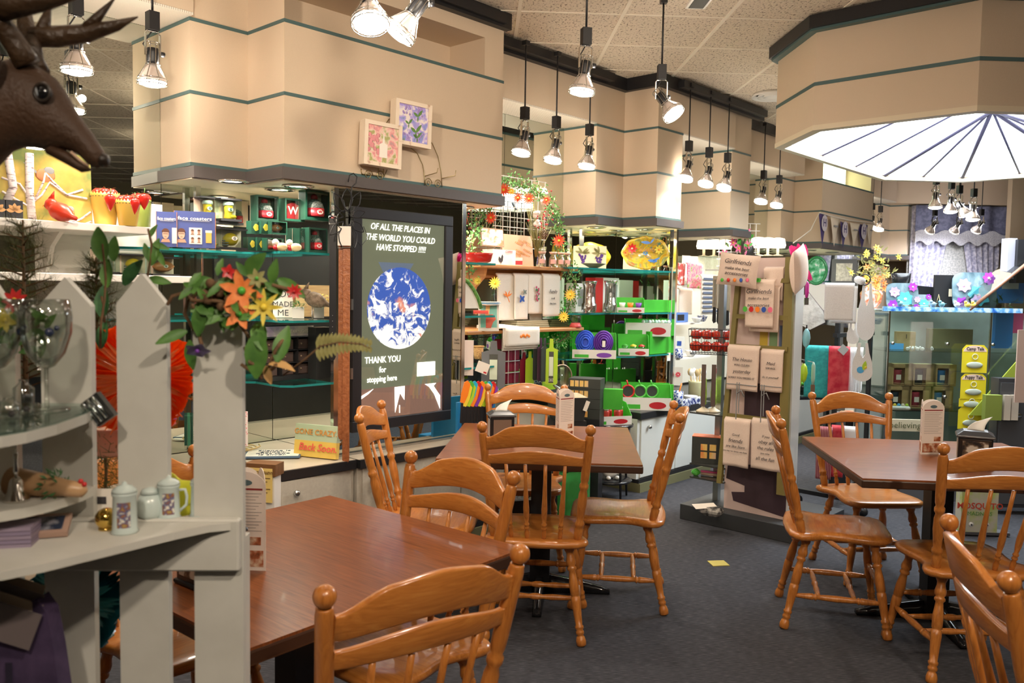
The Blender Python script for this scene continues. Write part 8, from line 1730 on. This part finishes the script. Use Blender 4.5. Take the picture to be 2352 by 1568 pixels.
b.raw([a, c_, d_, a+Vec((0, .3, 0)), c_+Vec((0, .3, 0)), d_+Vec((0, .3, 0))], [(0, 2, 1), (3, 4, 5), (0, 1, 4, 3), (0, 3, 5, 2)], False); obj('glass', b, t); obj('wood_edge', B(noisy('edge_wood', [(.3, (.2, .09, .05)), (.7, (.32, .16, .1))], 8, rough=.4)).tube([a, c_], .014, 6), t)
stem_plant(t, 14, .08, .05, LEAF, .12, .02, .7, 'green_leaf', 5, zs=.03)
# candle boxes inside the case
KR = noisy('kraft', [(.4, (.42, .28, .12)), (.6, (.5, .34, .16))], 20, rough=.7); CM = [M('wax_rose', (.45, .05, .09), .4), M('wax_navy', (.015, .04, .07), .4), M('wax_blue', (.02, .22, .6), .4)]
for i in range(2):
    for j in range(3):
        px = (2080, 2129, 2181)[j]-i*5; z = shz[1]+.001+(1-i)*.172; m = [CM, [CM[1], CM[0], CM[2]]][i][j]; cn = {id(CM[0]): 'rose red', id(CM[1]): 'navy', id(CM[2]): 'bright blue'}[id(m)]
        t = thing('candle_box', 'kraft box with a %s candle, %s row, %s' % (cn, ('upper', 'lower')[i], ('left', 'middle', 'right')[j]), 'boxed candle', oncase(px, z, .14), -.08, 'kraft candle boxes in the glass case'); wd, h = .155, .168
        b = B(KR); b.box(-wd/2, wd/2, .08, .09, 0, h).box(-wd/2, wd/2, 0, .08, 0, .008).box(-wd/2, wd/2, 0, .08, h-.03, h).box(-wd/2, -wd/2+.012, 0, .08, 0, h).box(wd/2-.012, wd/2, 0, .08, 0, h).box(.02, wd/2, 0, .005, 0, h); obj('box', b, t)
        k_ = obj('candle', B(m).lathe([(.035, .01), (.036, .11), (.038, .115), (.034, .12), (.001, .12)], 18, (-.025, .045, 0)), t); obj('label', B(PAPER).box(-.043, -.007, .005, .0065, .045, .085), k_)
        obj('ribbon', B(M('raffia', (.6, .45, .22), .7)).tube([(-wd/2+.01, -.002, .02), (.0, -.004, .018), (wd/2-.01, -.002, .02)], .002, 4), t)
for (px0, px1, pyt, pyb, m, l, w_) in ((2063, 2107, 758, 800, KR, 'kraft box printed with the letter I on the upper case shelf', 'I'), (2050, 2080, 786, 800, M('card_sky', (.1, .4, .8), .4), 'small blue and yellow card lying on the upper case shelf', None), (2135, 2240, 748, 796, M('box_olive', (.16, .13, .06), .5), 'row of dim olive boxes at the back of the upper case shelf', None)):
    k = 6.25/FPX; carton('small_box', l, 'box', (oncase((px0+px1)/2, shz[0]+.001, .2 if w_ or px1 < 2100 else .36), (px1-px0)*k, (pyb-pyt)*k, -.08), m, .05, text=[(w_, .35, INK, 0, .72, {})] if w_ else ())
for k in range(5):
    t = thing('white_trinket', 'tiny white animal trinket on the upper case shelf, %s in the row' % ('first', 'second', 'third', 'fourth', 'fifth')[k], 'trinket', oncase(2090+11*k+(12 if k > 3 else 0), shz[0]+.001, .06), k, 'tiny white trinkets'); obj('body', B(WHTG).ball((0, 0, .015), .014, 8, (1.3, .8, 1)), t); obj('head', B(WHTG).ball((.015, 0, .026), .009, 8), t)
t = thing('egg_tray', 'white tray of small coloured eggs in front of the lower candle boxes', 'egg tray', oncase(2075, shz[1]+.001, .04), -.1); obj('tray', B(WHTG).box(-.08, .08, -.03, .03, 0, .03, .01), t)
for k in range(5): obj('egg', B([PNK, YEL, M('art_blue'), CREAM, LIME][k]).ball((-.06+.03*k, 0, .035), .014, 8), t)
# yellow cards hanging in front
for k, (pyt, pyb, s_, l) in enumerate(((790, 856, 'Camp Talk', 'top'), (856, 916, 'Puppy Talk', 'second'), (912, 934, None, 'third'), (932, 985, None, 'lowest'))):
    P = PY(2237-3*k, pyb, GY2-.08+.004*k); q_ = P.y/FPX; wd, h = 58*q_, (pyb-pyt)*q_; t = thing('yellow_card', 'yellow hanging toy card with a pink header, %s of the strip' % l, 'card', P, -.1, 'yellow hanging cards'); YC = M('card_yellow', (.75, .62, .02), .5)
    obj('card', B(YC).prism([(-wd/2, 0), (wd/2, 0), (wd/2, h*.85), (wd*.35, h), (-wd*.35, h), (-wd/2, h*.85)], 0, .003, 'y'), t)
    if s_: obj('header', B(M('header_pink', (.8, .6, .5), .5)).prism([(wd*.46*cos(pi*i/10), h*.76+h*.22*sin(pi*i/10)) for i in range(11)], -.0015, 0, 'y'), t); txt(s_, .034, INK, t, (0, -.0035, h*.86), sx=.85, bold=.0006)
    obj('badge', B(M('badge_grey', (.45, .5, .42), .4)).ball((0, -.004, h*.28), wd*.3, 16, (1.1, .15, .45)), t); obj('ring', B(M('ring_clear', (.7, .7, .55), .2)).tube([(.02*cos(2*pi*i/16), -.006, h*.58+.02*sin(2*pi*i/16)) for i in range(16)], .003, 5, True), t)
# lower: believing sign, mosquito box, right edge things
def frontbox(px0, px1, pyt, pyb, Y, m, label, name, cat, d=.06, text=(), rz=-.1): P = PY((px0+px1)/2, pyb, Y); k = Y/FPX; return carton(name, label, cat, (P, (px1-px0)*k, (pyb-pyt)*k, rz), m, d, text=text)
frontbox(2036, 2120, 962, 990, 5.9, M('sign_cream', (.6, .55, .4), .6), 'cream sign reading believing seen through the chair back', 'word_sign', 'sign', .02, [('believing', .75, M('ink_green', (.12, .13, .06), .6), 0, .5, {})])
P = PY(2250, 1225, 5.2); t = frontbox(2205, 2290, 1120, 1222, 5.2, noisy('mosquito_ground', [(.45, (.62, .6, .5)), (.6, (.5, .6, .15))], 8, rough=.5), 'pale and lime box reading mosquito madness behind the right table base', 'game_box', 'box', .08, [('MOSQUITO', .2, M('mosq_red', (.65, .08, .04), .5), 0, .62, dict(bold=.001)), ('MADNESS', .13, M('mosq_green', (.15, .35, .08), .5), 0, .44, {})]); obj('support', B(M('case_grey')).box(-.15, .2, 0, .08, -P.z, 0), t)
for x in (-.05, .05): obj('frog_eye', B(WHTG).ball((x, -.002, .05), .016, 10, (1, .3, 1)).mat(BLK).ball((x, -.007, .05), .006, 8), t)
frontbox(2330, 2400, 752, 925, 5.4, M('panel_rose', (.62, .45, .38), .5), 'plain pinkish card panel at the right edge above the table', 'card_panel_sheet', 'card', .01)
t = thing('dark_cabinet', 'dark glass-fronted cabinet with oval handles at the right edge', 'cabinet', (PY(2288, 1000, 5.75).x, 5.75, 0), -.05); obj('body', B(M('cabinet_dark', (.05, .05, .055), .3)).box(0, .7, 0, .1, .05, .98), t)
for k in range(2): d_ = obj('door', B(M('door_dark', (.08, .08, .085), .2)).box(.01+.345*k, .345+.345*k, -.015, 0, .08, .95), t); obj('handle', B(CHR).ball((.13+.345*k, -.02, .72), .02, 10, (2, .4, .8)), d_); obj('handle', B(CHR).ball((.13+.345*k, -.02, .4), .02, 10, (2, .4, .8)), d_)
for (a, c_, l) in ((2262, 2300, 'green and brown'), (2305, 2320, 'first white scripted'), (2322, 2338, 'second white scripted')): frontbox(a, c_, 905, 965, 5.7, M('box_'+l[:5], (.22, .28, .05) if l[0] == 'g' else (.6, .52, .42), .5), l+' small upright box on the dark cabinet', 'small_box', 'box', .05)
LT = M('leaf_lime', (.35, .42, .05), .5); P = PY(2352, 955, 6.0); t = thing('lime_card', 'lime green triangular printed board inside the case at the right edge', 'card', P); obj('board', B(LT).prism([(-.42, 0), (.1, 0), (.1, .62)], 0, .01, 'y'), t)
t = thing('pink_pack', 'blue and pink toy package hanging in the case at the right edge', 'package', oncase(2318, PY(2318, 800, 6.3).z, .2)); obj('pack', B(M('pack_blue')).box(-.1, .04, 0, .04, 0, .28), t); obj('pink_part', B(PNK).box(.04, .12, 0, .04, .12, .28), t)
t = thing('goods_tray', 'tray of small orange and tan packets behind the towel rack', 'tray', PY(1985, 950, 6.75)); obj('tray', B(GREY).box(-.22, .2, -.12, .12, -.02, 0), t); P = t.location
for k in range(7): p_ = P+Vec((-.17+.05*k, -.04+.02*(k % 3), .0)); q_ = thing('snack_packet', ORD[k]+' small packet from the left in the tray behind the rack', 'packet', p_, .3*k, 'packets in the tray behind the rack'); obj('packet', B(M('packet_%d' % (k % 2), [(.6, .35, .2), (.75, .2, .08)][k % 2], .5)).box(-.03, .03, -.07, .07, 0, .02, .008), q_)
obj('stand', B(BLK).box(-.2, .18, -.1, .1, -P.z, -.02), t)
t = thing('slatwall', 'white slatted display wall behind the rack and glass case', 'display wall', (PY(1990, 700, 8.6).x, 8.6, 0)); b = B(M('slat_white', (.62, .58, .52), .5)); [b.box(0, 2.2, 0, .02, .05+.16*k, .2+.16*k) for k in range(8)]; obj('slat', b, t)
# dark glossy monitor-like cases at the top right
frontbox(2312, 2332, 545, 640, 6.2, M('case_steel', (.35, .35, .42), .4), 'upright grey case at the right edge above the glass cover', 'upright_case', 'case', .1); frontbox(2334, 2400, 548, 650, 6.15, BLK, 'upright black case cut by the right edge', 'upright_case', 'case', .1)
# ================= lettering becomes plain meshes
dg = bpy.context.evaluated_depsgraph_get(); dg.update()
for o in [o for o in C.objects if o.type == 'FONT']:
    me = bpy.data.meshes.new_from_object(o.evaluated_get(dg)); nm = o.name
    n = bpy.data.objects.new(nm, me); C.objects.link(n)
    n.parent = o.parent; n.matrix_parent_inverse = o.matrix_parent_inverse.copy(); n.location = o.location; n.rotation_euler = o.rotation_euler; n.scale = o.scale
    if not me.materials:
        for m in o.data.materials: me.materials.append(m)
    o.name = 'x'; n.name = nm
    bpy.data.objects.remove(o)
